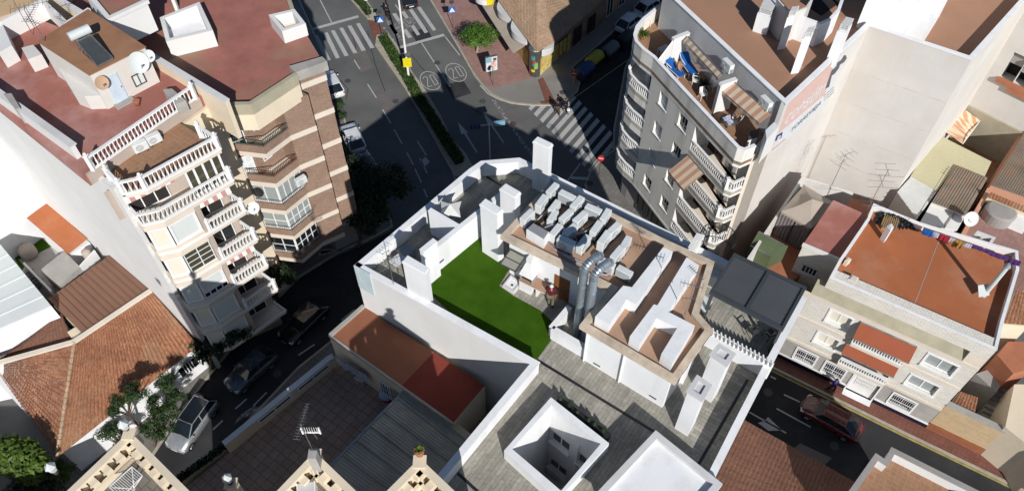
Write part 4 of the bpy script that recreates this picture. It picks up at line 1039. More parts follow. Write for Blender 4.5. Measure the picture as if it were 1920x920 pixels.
def wtext(txt, p0, p1, hgt, mat, name, d=.02, shear=0):
    (u0, z0), (u1, z1) = fs_.uz(*p0), fs_.uz(*p1)
    cu = bpy.data.curves.new(name, 'FONT'); cu.body = txt; cu.size = 1; cu.extrude = .004; cu.shear = shear
    o = bpy.data.objects.new(name, cu); COL.objects.link(o); bpy.context.view_layer.update()
    dg = bpy.context.evaluated_depsgraph_get(); me = bpy.data.meshes.new_from_object(o.evaluated_get(dg)); bpy.data.objects.remove(o)
    xs = [v.co.x for v in me.vertices]; ys = [v.co.y for v in me.vertices]
    L = math.hypot(u1 - u0, z1 - z0); ku = L / (max(xs) - min(xs)); kz = hgt / (max(ys) - min(ys)); an = math.atan2(z1 - z0, u1 - u0)
    org = WLOC[adv.name]
    for v in me.vertices:
        x = (v.co.x - min(xs)) * ku; y = (v.co.y - min(ys)) * kz
        uu = u0 + x * math.cos(an) - y * math.sin(an); zz = z0 + x * math.sin(an) + y * math.cos(an)
        v.co = fs_.p(uu, zz, d + v.co.z) - org
    me.materials.append(M[mat]); o = bpy.data.objects.new(name, me); COL.objects.link(o); o.parent = adv; WLOC[o.name] = org
    return o
wtext('consum', o5(88, 725), o5(312, 535), .95, 'poster_pale', 'brand_lettering', .022)
wtext('TORREVIEJA', o5(122, 775), o5(296, 610), .62, 'poster_ink', 'town_lettering')
wtext('SUPERMERCADO', o5(190, 600), o5(300, 500), .22, 'poster_pale', 'small_lettering', .022)
for r_ in range(3): wtext('Avda. Diego Ramirez', o5(318, 555 + r_ * 14), o5(376, 505 + r_ * 14), .12, 'poster_ink', 'small_lettering')
# ---- roof: stacks, curved stair enclosure, tall white stair house
def estack(px, ztop, h=None, vent=True):
    P = A2(px, ztop); o = MB().prism(P, ZER, ztop).build('chimney', M['white_clean'], eb)
    c = sum(P, Vector((0, 0))) / 4
    q = MB(); q.prism([c + (p - c) * .75 for p in P], ztop, ztop + .12)
    for i in range(3): q.prism([c + (p - c) * .9 for p in P], ztop + .16 + .14 * i, ztop + .2 + .14 * i)
    for p in P: e_ = c + (p - c) * .8; q.box(e_.x - .03, e_.x + .03, e_.y - .03, e_.y + .03, ztop + .1, ztop + .5)
    q.build('vent_cap', M['coping_grey'], o); return o
estack([(1476, 34), (1490, 32), (1496, 22), (1482, 24)], 21.4)
estack([(1505, 74), (1520, 72), (1526, 60), (1512, 62)], 21.6)
estack([(1570, 58), (1588, 62), (1598, 46), (1582, 42)], 21.6)
estack([(1420, 26), (1446, 34), (1456, 12), (1432, 2)], 20.2)
cv = MB(); cp_ = A2([(1452, 2), (1476, 24), (1500, 30), (1538, 44), (1556, 36), (1573, 18), (1582, -8)], 20.6); cv.ribbon(cp_, .22, ZER, 20.6); cv.build('stair_enclosure', M['white_clean'], eb)
cv = MB(); cv.prism(A2([(1500, 4), (1540, 30), (1572, 8), (1540, -20)], ZER), ZER, ZER + .08); cv.build('stair_floor', M['dark_room'], eb)
cv = MB(); cv.ribbon(A2([(1458, -2), (1475, 18), (1492, 22), (1512, 14), (1524, -4)], 21.2), .12, ZER, 21.2); cv.build('stair_drum', M['old_white'], eb)
th = MB(); T = A2([(1606, 64), (1690, 78), (1752, -60), (1650, -70)], 20.6)
th.prism([at(1604, 52, ZER).xy, at(1696, 70, ZER).xy, at(1800, -60, ZER).xy, at(1700, -80, ZER).xy], ZER, 24); th.build('stair_house', M['white_clean'], eb)
th = MB(); th.prism([at(1696, 66, ZER).xy, at(1733, 77, ZER).xy, at(1762, 30, ZER).xy, at(1720, 10, ZER).xy], ZER, ZER + 1.4); th.build('stair_annex', M['white_clean'], eb)
# side staircase rungs seen by the rear wall
# ================================================================ tall cream building at the far right (R)
rb = thing('cream_apartment_block', 'tall cream apartment wall at the upper right with air conditioners and dark balcony openings', 'building', at(1850, 190, 0))
R0 = at(1690, 345, 3.0).xy + sd * 1.2; R1 = at(1758, 178, 12).xy
RA = W2 + (W2 - W1).normalized() * 1.6 + sd * 1.5; rdir = Vector((.80, -.60)).normalized()
fR = Fac(at(1730, 151, 7).xy, at(2100, 335, 7).xy, toward=(20, 0))
oR = []
for (x0, y0, x1, y1) in ((1884, 128, 1915, 160), (1902, 150, 1960, 190)):
    u0, zt = fR.uz(x0, y0); u1, zb = fR.uz(x1, y1); oR.append((u0, u0 + 2.6, zb - .4, zb + 2.4))
wR = MB(); fwall(wR, fR, 0, fR.len, 0, 26, oR, 1.4); wR.build('wall', M['old_white'], rb)
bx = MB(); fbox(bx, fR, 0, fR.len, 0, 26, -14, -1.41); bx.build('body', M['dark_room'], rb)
for o_ in oR:
    b = MB(); fbox(b, fR, o_[0] - .1, o_[1] + .1, o_[2] - .1, o_[2] + .25, -.1, .35); b.build('tile_sill', M['terracotta'], rb)
    b = MB(); fbox(b, fR, o_[0], o_[1], o_[2] + 1.6, o_[3], -.5, -.4); b.build('blind', M['grey_wall'], rb)
# ================================================================ helpers for roofs
def barrel(mb, a, b, c, d, pitch=.24, amp=.045, step=.40):
    """roman tile roof as real geometry: a-b eave, d-c ridge (3d points)"""
    a, b, c, d = map(Vector, (a, b, c, d))
    nu = max(2, int(((b - a).length + (c - d).length) / 2 / pitch)); nv = max(1, int((d - a).length / step))
    nrm = (b - a).cross(d - a).normalized()
    if nrm.z < 0: nrm = -nrm
    S_ = 4
    for j in range(nv):
        for e_, t in ((0, j / nv), (1, (j + 1.04) / nv)): pass
        t0, t1 = j / nv, min(1, (j + 1) / nv); base = len(mb.v); vs = []
        for i in range(nu * S_ + 1):
            s_ = i / (nu * S_); ph = (i % S_) / S_
            h = amp * (abs(math.sin(math.pi * ph)) if True else 0)
            p0 = a.lerp(d, t0).lerp(b.lerp(c, t0), s_) + nrm * (h + .03); p1 = a.lerp(d, t1).lerp(b.lerp(c, t1), s_) + nrm * (h + .0)
            vs += [p0, p1]
        mb.add(vs, [(2 * i, 2 * i + 2, 2 * i + 3, 2 * i + 1) for i in range(nu * S_)])
    return mb
def corrug(mb, a, b, c, d, pitch=.22, amp=.035, thick=.02, trap=False):
    """profiled sheet, ribs running a->d"""
    a, b, c, d = map(Vector, (a, b, c, d)); nu = max(2, int((b - a).length / pitch))
    nrm = (b - a).cross(d - a).normalized()
    if nrm.z < 0: nrm = -nrm
    prof = [(0, 0), (.35, 0), (.5, 1), (.85, 1), (1, 0)] if trap else [(0, 0), (.25, .8), (.5, 1), (.75, .8), (1, 0)]
    if trap == 'seam': prof = [(0, 0), (.80, 0), (.83, 1), (.97, 1), (1, 0)]
    L = []
    for i in range(nu):
        for p, h in prof[:-1]: L.append(((i + p) / nu, h))
    L.append((1, 0)); vs = []
    for s_, h in L:
        for q in (a.lerp(b, s_), d.lerp(c, s_)): vs.append(q + nrm * amp * h)
    n = len(L); mb.add(vs, [(2 * i, 2 * i + 2, 2 * i + 3, 2 * i + 1) for i in range(n - 1)])
    lo = [p - nrm * thick for p in (a, b, c, d)]
    mb.add([a, b, c, d] + lo, [(4, 5, 1, 0), (5, 6, 2, 1), (6, 7, 3, 2), (7, 4, 0, 3), (7, 6, 5, 4)])
    return mb
def P3(px, py, z): return at(px, py, z)
# ================================================================ low building with the roof yard beside the central block (N)
nb = thing('yard_building', 'lower building with rust and crimson flat roof and a paved yard in deep shade', 'building', at(700, 720, 0))
ZN = 15.5; ZY = 12.4
na = A2([(617, 628), (680, 573), (909, 722), (849, 793)], ZN)
n_out = A2([(617, 628), (680, 573)], ZN)
# extent of the yard down to the bottom of the frame
yard = [A2([(617, 672)], 13.4)[0], A2([(420, 832)], 13.4)[0], A2([(330, 905)], 13.4)[0], A2([(420, 1010)], 13.4)[0], A2([(980, 905)], 13.4)[0], A2([(960, 700)], 13.4)[0]]
MB().prism([na[0], na[1], na[2], na[3]], ZY, ZN - .02).build('wall', M['cream_plaster'], nb)
s0 = na[1].lerp(na[2], .60); s1 = na[0].lerp(na[3], .60)
MB().sheet([na[0], na[1], s0, s1], ZN).build('flat_roof', M['rust_roof'], nb); MB().sheet([s1, s0, na[2], na[3]], ZN).build('flat_roof', M['crimson_roof'], nb)
r = MB(); r.ribbon([na[0], na[1]], .22, ZN - .1, ZN + .16, side=1); r.build('roof_kerb', M['concrete'], nb)
r = MB(); r.ribbon([na[0], na[3]], .12, ZN - .12, ZN + .05, side=0); r.build('eave', M['concrete'], nb)
MB().prism([na[1], na[0], *yard[:4], yard[4], na[2]], 0, ZY - .02).build('lower_storeys', M['grey_wall'], nb)
MB().sheet([na[0] + (na[0] - na[1]) * .02, *yard[:5], na[2]], ZY).build('yard_floor', M['patio_floor'], nb)
pw = MB(); pw.ribbon([na[0] - DB * .2, yard[0], yard[1]], .24, ZY - .2, 13.42); pw.build('yard_wall', M['cream_plaster'], nb)
pw = MB(); pw.ribbon([na[0] - DB * .2, yard[0], yard[1]], .34, 13.42, 13.5); pw.build('wall_coping', M['coping_grey'], nb)
fy = Fac(yard[0], yard[1], toward=(20, 20))
for px, py in ((590, 712), (515, 764)):
    u, z = fy.uz(px, py, .14); b = MB()
    for q in (-.55, .55): fbox(b, fy, u + q - .5, u + q + .5, 12.95, 13.2, .115, .13)
    b.build('wall_grille', M['dark_metal'], nb)
    b = MB(); fbox(b, fy, u - 1.15, u + 1.15, 13.2, 13.26, .115, .16); fbox(b, fy, u - 1.15, u + 1.15, 12.89, 12.95, .115, .16); fbox(b, fy, u - 1.15, u - 1.06, 12.95, 13.2, .115, .16); fbox(b, fy, u + 1.06, u + 1.15, 12.95, 13.2, .115, .16); b.build('grille_frame', M['white_frame'], nb)
fn = Fac(na[0], na[3], toward=(0, 0))
u, z = fn.uz(720, 705); window(nb, fn, u - .5, u + .35, ZY + .5, ZY + 2.0, d=.03, cols=4, pane=M['dark_room'], frame=M['white_frame'])
dm = MB(); fbox(dm, fn, u + .5, u + 1.4, ZY, ZY + 2.0, .0, .04); dm.build('door', M['plastic_grey'], nb)
# profiled shed roof on the yard
shd = thing('lean_to_shed', 'lean-to with long grey ribbed roof sheets beside the crimson roof', 'shed', at(740, 840, ZY))
c0, c1, c2, c3 = P3(761, 729, 15.2), P3(626, 868, 14.6), P3(760, 1000, 14.6), P3(935, 868, 15.2)
c0, c1, c2, c3 = P3(761, 729, 15.1), P3(600, 893, 14.9), P3(760, 1010, 14.9), P3(908, 842, 15.1)
sh_ = MB(); corrug(sh_, c0, c1, c2, c3, pitch=.16, amp=.03); sh_.build('roof_sheet', M['sheet_grey'], shd)
for i in range(6):
    t = (i + .65) / 6.2; b = MB(); b.bar(c0.lerp(c1, t) + Vector((0, 0, .06)), c3.lerp(c2, t) + Vector((0, 0, .06)), .07, .06); b.build('cover_strip', M['sheet_grey'], shd)
b = MB(); b.bar(c0, c1, .12, .12); b.build('front_gutter', M['steel'], shd)
b = MB(); b.bar(c0 + Vector((.0, 0, .05)), c3 + Vector((0, 0, .05)), .4, .14); b.build('side_flashing', M['olive_concrete'], shd)
for t in (.1, .5, .9): p = c0.lerp(c1, t); q = MB(); q.box(p.x - .05, p.x + .05, p.y - .05, p.y + .05, ZY, p.z - .05); q.build('post', M['steel'], shd)
# ================================================================ tile-roofed corner house at the lower left
hb = thing('tiled_house', 'low white house with big hipped orange clay tile roof at the lower left', 'house', at(180, 720, 0))
rg0, rg1 = P3(140, 641, 6.9), P3(284, 545, 6.9); ev1, ev0 = P3(372, 648, 3.6), P3(107, 857, 3.6)
rl0 = P3(-20, 686, 6.5); evl = P3(-20, 700, 3.6)
b = MB(); barrel(b, ev0, ev1, rg1, rg0); b.build('roof', M['roof_tile'], hb)
b = MB(); barrel(b, P3(-60, 640, 3.6), ev0, rg0 + Vector((0, 0, -.05)), P3(-60, 690, 6.6)); b.v = []; b.f = []; b.sm = []
lft = [ev0, P3(15, 744, 3.6), P3(-40, 675, 3.6), P3(-30, 690, 6.9)]
e2 = P3(-30, 690, 3.6)
b = MB(); barrel(b, P3(-75, 600, 3.6), ev0, rg0, P3(-75, 695, 6.9) if False else P3(-40, 690, 6.9)); b.build('roof', M['roof_tile'], hb)
b = MB()
for i in range(20):
    p = rg0.lerp(ev0, i / 20); q = rg0.lerp(ev0, (i + .97) / 20); b.cyl(p + Vector((0, 0, .05)), q + Vector((0, 0, .03)), .15, .12, n=8)
b.build('hip_tiles', M['roof_tile_tan'], hb)
b = MB(); b.bar(rg0 + Vector((0, 0, .08)), rg1 + Vector((0, 0, .08)), .34, .16); b.build('ridge', M['cream_band'], hb)
b = MB(); b.bar(rg0 + Vector((0, 0, .06)), P3(-40, 690, 7.0), .34, .16); b.build('ridge', M['cream_band'], hb)
off = Vector((0, .0, 0))
pl = [ev0.xy + (rg0.xy - ev0.xy).normalized() * .5, ev1.xy + (rg1.xy - ev1.xy).normalized() * .4, rg1.xy, rg0.xy + Vector((-1, 1)), P3(-70, 690, 5).xy, P3(-75, 640, 3.6).xy]
wv = MB(); wv.prism(pl, 0, 3.5); wv.build('wall', M['white_clean'], hb)
b = MB(); b.prism([rg0.xy, rg1.xy, rg1.xy + Vector((-.8, .9)), rg0.xy + Vector((-.9, .9))], 0, 6.75); b.build('rear_wall', M['cream_plaster'], hb)
fh = Fac(pl[0], pl[1])
for px in (330, 352): 
    u, z = fh.uz(px, 668); window(hb, fh, u - .5, u + .5, 1.2, 2.5, d=.03, cols=2, pane=M['glass'])
# rear part: second small tile roof, brown profiled sheet, awning, stairs, green mat
b = MB(); barrel(b, P3(-10, 678, 6.3), rg0 + Vector((-.4, .2, -.5)), P3(115, 585, 7.0), P3(48, 640, 7.0), pitch=.24); b.build('roof', M['roof_tile_brown'], hb)
sb = thing('ribbed_roof_shed', 'outbuilding under a brown standing seam sheet roof beside the blind white wall', 'shed', at(180, 550, 0))
b = MB(); q = [P3(158, 628, 6.8), P3(279, 541, 6.8), P3(206, 478, 7.5), P3(90, 560, 7.5)]
corrug(b, q[0], q[1], q[2], q[3], pitch=.42, amp=.07, trap='seam'); b.build('roof_sheet', M['sheet_brown'], sb)
b = MB(); b.prism([p.xy for p in q], 0, 6.6); b.build('wall', M['cream_plaster'], sb)
ow = thing('terracotta_canopy', 'narrow terracotta sheet canopy fixed to the blind white wall', 'canopy', at(110, 430, 5))
q = [P3(128, 476, 7.4), P3(164, 448, 7.6), P3(88, 381, 8.2), P3(49, 408, 8.0)]
b = MB(); corrug(b, q[0], q[3], q[2], q[1], pitch=.2, amp=.03); b.build('roof_sheet', M['orange_roof'], ow)
b = MB(); b.prism([q[0].xy, q[1].xy, q[1].xy.lerp(q[2].xy, .8), q[0].xy.lerp(q[3].xy, .8)], 4, 7.2); b.build('wall', M['white_clean'], ow)
# white house with grey panel roof, far left
gh = thing('grey_roof_house', 'white house with pale grey panel roof at the left edge', 'house', at(30, 560, 0))
ZG = 9.0
gq = [P3(-60, 640, ZG - .5), P3(95, 572, ZG - .5), P3(-2, 455, ZG), P3(-120, 520, ZG)]
b = MB(); corrug(b, gq[1], gq[2], gq[3], gq[0], pitch=1.1, amp=.04, trap='seam'); b.build('roof_panel', M['panel_grey'], gh)
b = MB(); b.prism([gq[0].xy, gq[1].xy, gq[2].xy, gq[3].xy], 0, ZG - .62); b.build('wall', M['white_clean'], gh)
# courtyard between: floor, green mat, white walls, stairs
cy = thing('courtyard_building', 'terraced courtyard with outdoor stairs and grey roof slab between white walls', 'building', at(80, 500, 0))
MB().prism([P3(-30, 470, 5.5).xy, P3(60, 580, 5.5).xy, P3(210, 480, 5.5).xy, P3(60, 380, 5.5).xy, P3(-30, 430, 5.5).xy], 0, 5.5).build('floor', M['concrete'], cy)
b = MB(); b.prism(A2([(75, 506), (120, 470), (150, 500), (112, 535)], 7.4), 5.5, 7.4); b.build('roof_slab', M['concrete'], cy)
b = MB(); b.ribbon(A2([(44, 492), (96, 545)], 7.0), .14, 5.5, 7.0); b.build('stair_wall', M['white_plaster'], cy)
b = MB()
for i in range(9):
    p = at(48 + i * 4.4, 510 + i * 5.2, 5.3 - .18 * i + 1.2)
    b.obox((p.x, p.y, p.z), DB.to_3d() * .5, DA.to_3d() * .17, Vector((0, 0, .09)))
b.build('stairs', M['concrete'], cy)
b = MB(); b.ribbon(A2([(150, 500), (178, 470)], 7.4), .08, 6.4, 7.5); b.build('lattice', M['white_paint'], cy)
gm = tag(MB().prism(A2([(14, 476), (70, 440), (96, 462), (60, 480), (34, 486), (46, 500), (40, 508), (28, 484)], 5.5), 5.505, 5.54).build('grass_mat', M['turf']), 'green artificial grass mat in the shaded courtyard', 'mat')
wt = MB(); wt.lathe(*at(57, 478, 5.54).xy, [(.55, 5.54), (.62, 5.7), (.62, 6.3), (.5, 6.5), (.1, 6.55)], 14); tag(wt.build('water_tank', M['canvas_taupe']), 'round beige water tank on the green mat', 'tank')
wt = MB(); wt.lathe(*at(170, 486, 6.5).xy, [(.3, 6.5), (.34, 6.8), (.3, 7.5), (.1, 7.6)], 12); tag(wt.build('water_tank', M['canvas_taupe']), 'tan barrel beside the white lattice and brown sheet roof', 'tank')
# white wall block at the far left (second blind wall)
w2 = thing('white_gable_block', 'bright white windowless block at the left edge behind the courtyard', 'building', at(10, 380, 0))
g0 = PW - (PW - LC).normalized() * 5.2; g0 = at(88, 381, 8.2).xy + Vector((-.1, .15))
b = MB(); g1 = g0 - DB * 16; b.prism([g0, g1, g1 + Vector((-8, 6)), g0 + Vector((-8, 6))], 0, 15.5); b.build('wall', M['white_clean'], w2)
# ================================================================ ornate cream building along the bottom (three terrace corners)
ob = thing('ornate_terrace_building', 'cream building with pierced parapets whose paved terraces show along the bottom edge', 'building', at(420, 900, 0))
ZO = 14.6
def pierced(p, q, z, h, par, th=.24, sp=.62, inw=1):
    """solid base and cap with a row of small openings between stub posts"""
    d = (q - p); L = d.length; m = MB(); c = MB()
    m.ribbon([p, q], th, z - .2, z + h * .35); c.ribbon([p, q], th + .06, z + h - .16, z + h)
    n = max(2, int(L / sp))
    for i in range(n + 1):
        r_ = p + d * (i / n); u_ = d.normalized()
        m.obox((r_.x, r_.y, z + h * .6), u_.to_3d() * sp * .17, Vector((-u_.y, u_.x, 0)) * th / 2, Vector((0, 0, h * .26)))
    o = m.build('pierced_parapet', M['cream_plaster'], par); c.build('parapet_cap', M['cream_plaster'], o)
    u_ = d.normalized(); s_ = Vector((-u_.y, u_.x)) * inw; b = MB(); b.ribbon([p + s_ * .42, q + s_ * .42], .14, z - .1, z + h * .42)
    for i in range(n): r_ = p + d * ((i + .5) / n) + s_ * .26; b.obox((r_.x, r_.y, z + h * .66), u_.to_3d() * sp * .25, s_.to_3d() * .2, Vector((0, 0, h * .17)))
    b.build('bracket_row', M['cream_plaster'], o)
def terrace(name, a, b, c, z, fl, h=.95):
    """corner terrace: apex b, arms to a and c (photo pixels at parapet top)"""
    A_, B_, C_ = A2([a, b, c], z + h)
    D_ = A_ + C_ - B_
    MB().prism([A_, B_, C_, D_], 0, z - .02).build('wall', M['cream_plaster'], ob)
    MB().sheet([A_, B_, C_, D_], z).build('terrace_floor', M[fl], ob)
    cen_ = (A_ + C_) / 2
    for p, q in ((A_, B_), (B_, C_)):
        e_ = (q - p).normalized(); nn = Vector((-e_.y, e_.x)); nn = nn if nn.dot(cen_ - p) > 0 else -nn
        pierced(p + nn * .14, q + nn * .14, z, h, ob, inw=1 if nn.dot(Vector((-e_.y, e_.x))) > 0 else -1)
    pm = MB(); v = B_ + (cen_ - B_).normalized() * .22; pm.box(v.x - .2, v.x + .2, v.y - .2, v.y + .2, z, z + h + .12); pm.box(v.x - .26, v.x + .26, v.y - .26, v.y + .26, z + h + .12, z + h + .2); pm.build('corner_post', M['cream_plaster'], ob)
    return A_, B_, C_
shade_blk = thing('shade_block', 'unseen block added outside the lower left corner to shade the strip by the tiled house', 'house', (-36, 10, 0))  # out of view, added only to cast shade beside the tiled house
MB().prism([(-48, 3), (-27, 3), (-27, 15.5), (-48, 15.5)], 0, 8).build('wall', M['cream_plaster'], shade_blk)
tA = terrace('a', (120, 925), (243, 808), (420, 985), 21.2, 'grey_floor')
tB = terrace('b', (490, 950), (590, 846), (720, 970), 22.0, 'grey_floor')
cq = MB(); c = at(603, 888, 22); cq.box(c.x - .17, c.x + .17, c.y - .17, c.y + .17, 22, 24.0); cq.build('concrete_post', M['concrete'], ob)
tC = terrace('c', (680, 965), (787, 858), (905, 970), 23.35, 'clay_floor')
MB().prism(A2([(330, 940), (500, 940), (620, 1150), (300, 1150)], 20), 0, 20).build('wall', M['cream_plaster'], ob)
# ================================================================ pale brick house on the right (H)
H = thing('brick_house', 'three storey pale brick house with bright orange flat roof and red awnings', 'house', at(1700, 700, 0))
ZH = 11.1
ho = A2([(1556, 519.5), (1574, 486), (1626, 410), (1638, 381), (1725, 416.5), (1909, 470), (1911, 505), (1882, 602), (1869.6, 655.7)], ZH)
MB().sheet(ho, ZH - .55).build('roof_deck', M['orange_roof'], H)
hp = MB(); hp.ribbon(offset2(ho, -.09, True), .16, ZH - 1.1, ZH - .07, closed=True); hp.build('parapet', M['white_plaster'], H)
hp = MB(); hp.ribbon(offset2(ho, -.09, True), .2, ZH - .07, ZH, closed=True); hp.build('coping', M['white_clean'], H)
fh = Fac(ho[0], ho[8])                                   # front facade plane
MB().ribbon([at(1712, 577, ZH - .55).xy, at(1760, 452, ZH - .55).xy], .05, ZH - .56, ZH - .542).build('roof_joint', M['grey_wall'], H)
bd = MB(); bd.prism([fh.p(0, 0, -.95).xy, fh.p(fh.len, 0, -.95).xy, ho[7], ho[6], ho[5], ho[4], ho[3], ho[2], ho[1]], 0, ZH - .57); bd.build('body', M['pale_brick'], H)
# facade relief: parapet band, sloping olive cornice, brick with string courses
def uz(px, py): return fh.uz(px, py)
b = MB(); fbox(b, fh, 0, fh.len, 9.95, ZH - .08, -.9, 0); b.build('parapet_band', M['pale_brick'], H)
uL, uR = uz(1500, 560)[0], fh.len
b = MB(); b.hexa([fh.p(.6, 8.35, -.55), fh.p(fh.len - 1.2, 8.35, -.55), fh.p(fh.len - 1.2, 8.35, -.5), fh.p(.6, 8.35, -.5)], [fh.p(.6, 9.3, -.9), fh.p(fh.len - 1.2, 9.3, -.9), fh.p(fh.len - 1.2, 9.3, -.02), fh.p(.6, 9.3, -.02)]); 
b = MB(); b.quad(fh.p(-.6, 8.75, -.02), fh.p(fh.len - 1.1, 8.75, -.02), fh.p(fh.len - 1.1, 9.95, -.45), fh.p(-.6, 9.95, -.45)); b.build('sloped_cornice', M['olive_concrete'], H)
b = MB(); fbox(b, fh, fh.len - 1.1, fh.len, 8.3, 9.95, -.9, -.003); b.build('cornice_end', M['cream_band'], H)
# openings
win = []
def wrect(px0, py0, w, z0, z1): u, z = uz(px0, py0); return (u, u + w, z0, z1)
u_a = uz(1548, 590)[0]; 
W_ = [('w', 1552, 592, 2.1, 6.75, 8.05, 'shut'), ('w', 1528, 634, 2.1, 3.95, 5.2, 'shut'), ('w', 1738, 668, 2.6, 6.75, 8.05, 'bars'), ('w', 1703, 710, 2.6, 3.95, 5.2, 'glass')]
ops = []
for _, px, py, wd, z0, z1, kind in W_:
    u, z = uz(px, py); ops.append((u, u + wd * .72, z0, z1, kind))
u1, _z = uz(1607, 622); u1b = uz(1700, 668)[0]
u2, _z = uz(1580, 662); u2b = uz(1668, 704)[0]
lg = [(u1, u1b, 6.1, 8.2), (u2, u2b, 3.3, 5.35)]
gw = [(1494, 656, 1.5), (1547, 682, 1.5), (1600, 706, 1.9), (1672, 742, 1.6)]
gops = []
for i, (px, py, wd) in enumerate(gw):
    u, z = uz(px, py); gops.append((u, u + wd, 0.15 if i == 2 else .95, 2.35))
uS = -2.7
ow_ = MB(); fwall(ow_, fh, uS, fh.len, 3.05, 8.6, [o[:4] for o in ops] + lg, .22); ow_.build('wall', M['pale_brick'], H)
ow_ = MB(); fwall(ow_, fh, uS, fh.len, 0, 2.8, gops, .2); ow_.build('ground_floor', M['concrete'], H)
for z in (2.8, 5.75, 8.45):
    b = MB(); fbox(b, fh, uS, fh.len, z, z + .27, -.1, .07); b.build('string_course', M['cream_band'], H)
b = MB(); fbox(b, fh, uS, gops[2][0] - .15, 0, .62, 0, .04); b.build('plinth', M['navy_tile'], H)
b = MB(); fbox(b, fh, gops[2][1] + .15, fh.len, 0, .62, 0, .04); b.build('plinth', M['navy_tile'], H)
b = MB(); fbox(b, fh, uS, gops[2][0] - .12, .62, .72, 0, .1); b.build('ledge', M['white_clean'], H)
b = MB(); fbox(b, fh, gops[2][1] + .12, fh.len, .62, .72, 0, .1); b.build('ledge', M['white_clean'], H)
for o_ in ops:
    window(H, fh, *o_[:4], d=-.2, cols=2, pane=M['shutter_cream' if o_[4] == 'shut' else 'glass_sheer'], sill=.12, fw=.08)
    b = MB()
    for q in (0, 1): fbox(b, fh, o_[q] - (.12 if q == 0 else 0), o_[q] + (.12 if q else 0), o_[2] - .05, o_[3] + .05, 0, .05)
    fbox(b, fh, o_[0] - .12, o_[1] + .12, o_[3], o_[3] + .1, 0, .05); fbox(b, fh, o_[0] - .12, o_[1] + .12, o_[2] - .2, o_[2] - .05, 0, .1); b.build('surround', M['white_clean'], H)
def grille(u0, u1, z0, z1, d, par):
    b = MB(); n = int((u1 - u0) / .14)
    for i in range(n + 1): c = u0 + (u1 - u0) * i / n; b.cyl(fh.p(c, z0, d), fh.p(c, z1, d), .014, n=5)
    for z in (z0 + .1, (z0 + z1) / 2, z1 - .1): b.bar(fh.p(u0, z, d), fh.p(u1, z, d), .03, .03)
    return b.build('grille', M['white_paint'], par)
for i, o_ in enumerate(gops):
    if i == 2:
        m = MB(); fbox(m, fh, o_[0] + .04, o_[1] - .04, .15, 2.3, -.19, -.13); dd = m.build('door', M['white_paint'], H); grille(o_[0] + .3, o_[1] - .3, 1.1, 2.1, -.1, dd)
        m = MB(); fbox(m, fh, o_[0] - .1, o_[1] + .1, 0, .15, -.2, .55); m.build('door_step', M['white_clean'], H)
    else:
        w_ = window(H, fh, *o_, d=-.18, cols=2, pane=M['glass'], sill=.14); grille(o_[0] + .02, o_[1] - .02, o_[2] + .03, o_[3] - .03, .05, w_)
    b = MB(); fbox(b, fh, o_[0] - .1, o_[0] - .002, o_[2], o_[3] + .1, 0, .06); fbox(b, fh, o_[1] + .002, o_[1] + .1, o_[2], o_[3] + .1, 0, .06); fbox(b, fh, o_[0], o_[1], o_[3] + .002, o_[3] + .1, 0, .06); b.build('surround', M['white_clean'], H)
for k, (a, c, z0, z1) in enumerate(lg):
    b = MB(); fbox(b, fh, a, c, z0 - .25, z0, -1.2, .5); bo = b.build('balcony', M['cream_band'], H)
    b = MB(); fbox(b, fh, a, c, z0, z0 + .18, .36, .5); fbox(b, fh, a, c, z0 + .62, z0 + .78, .34, .52)
    n = 19
    for i in range(n + 1): u = a + (c - a) * i / n; fbox(b, fh, u - .035, u + .035, z0 + .18, z0 + .62, .38, .48)
    b.build('pierced_balustrade', M['white_paint'], bo)
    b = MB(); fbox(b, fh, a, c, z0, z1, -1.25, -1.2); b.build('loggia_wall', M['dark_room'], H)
    aw = MB(); y1, dz = (1.05, .75) if k == 0 else (.62, .62)
    aw.slab3([fh.p(a - .15, z1 + .02, .03), fh.p(c + .15, z1 + .02, .03), fh.p(c + .15, z1 - dz, y1), fh.p(a - .15, z1 - dz, y1)], .03); ao = aw.build('awning', M['awning_rust'], H)
    q = MB(); q.cyl(fh.p(a - .15, z1 - dz, y1), fh.p(c + .15, z1 - dz, y1), .04, n=8); q.cyl(fh.p(a - .15, z1 + .03, .06), fh.p(c + .15, z1 + .03, .06), .06, n=8); q.build('awning_bar', M['steel'], ao)
# annex with the sloped red roof, its brick wall and vent
an = A2([(1506.5, 457), (1574.4, 485.7), (1625, 408.7), (1560, 380)], 10.4)
fa = Fac(an[0], an[1])
b = MB(); b.slab3([(*an[0], 10.4), (*an[1], 10.4), (*an[2], 10.7), (*an[3], 10.7)], .15); b.build('annex_roof', M['red_roof_pale'], H)
b = MB(); b.prism(offset2(an, .02, True), 0, 10.2); b.build('annex_wall', M['pale_brick'], H)
b = MB(); fbox(b, fa, -.05, fa.len, 10.12, 10.42, -.1, .05); b.build('annex_eave', M['white_plaster'], H)
u, z = fa.uz(1517, 507)
b = MB(); fbox(b, fa, u - .55, u + .55, z - .3, z + .3, -.05, .01); vo = b.build('vent_window', M['dark_room'], H)
b = MB()
for i in range(5): fbox(b, fa, u - .55 + i * .26, u - .49 + i * .26, z - .28, z + .28, .011, .05)
fbox(b, fa, u - .7, u + .6, z - .42, z - .3, .0, .1); b.build('vent_bars', M['white_frame'], vo)
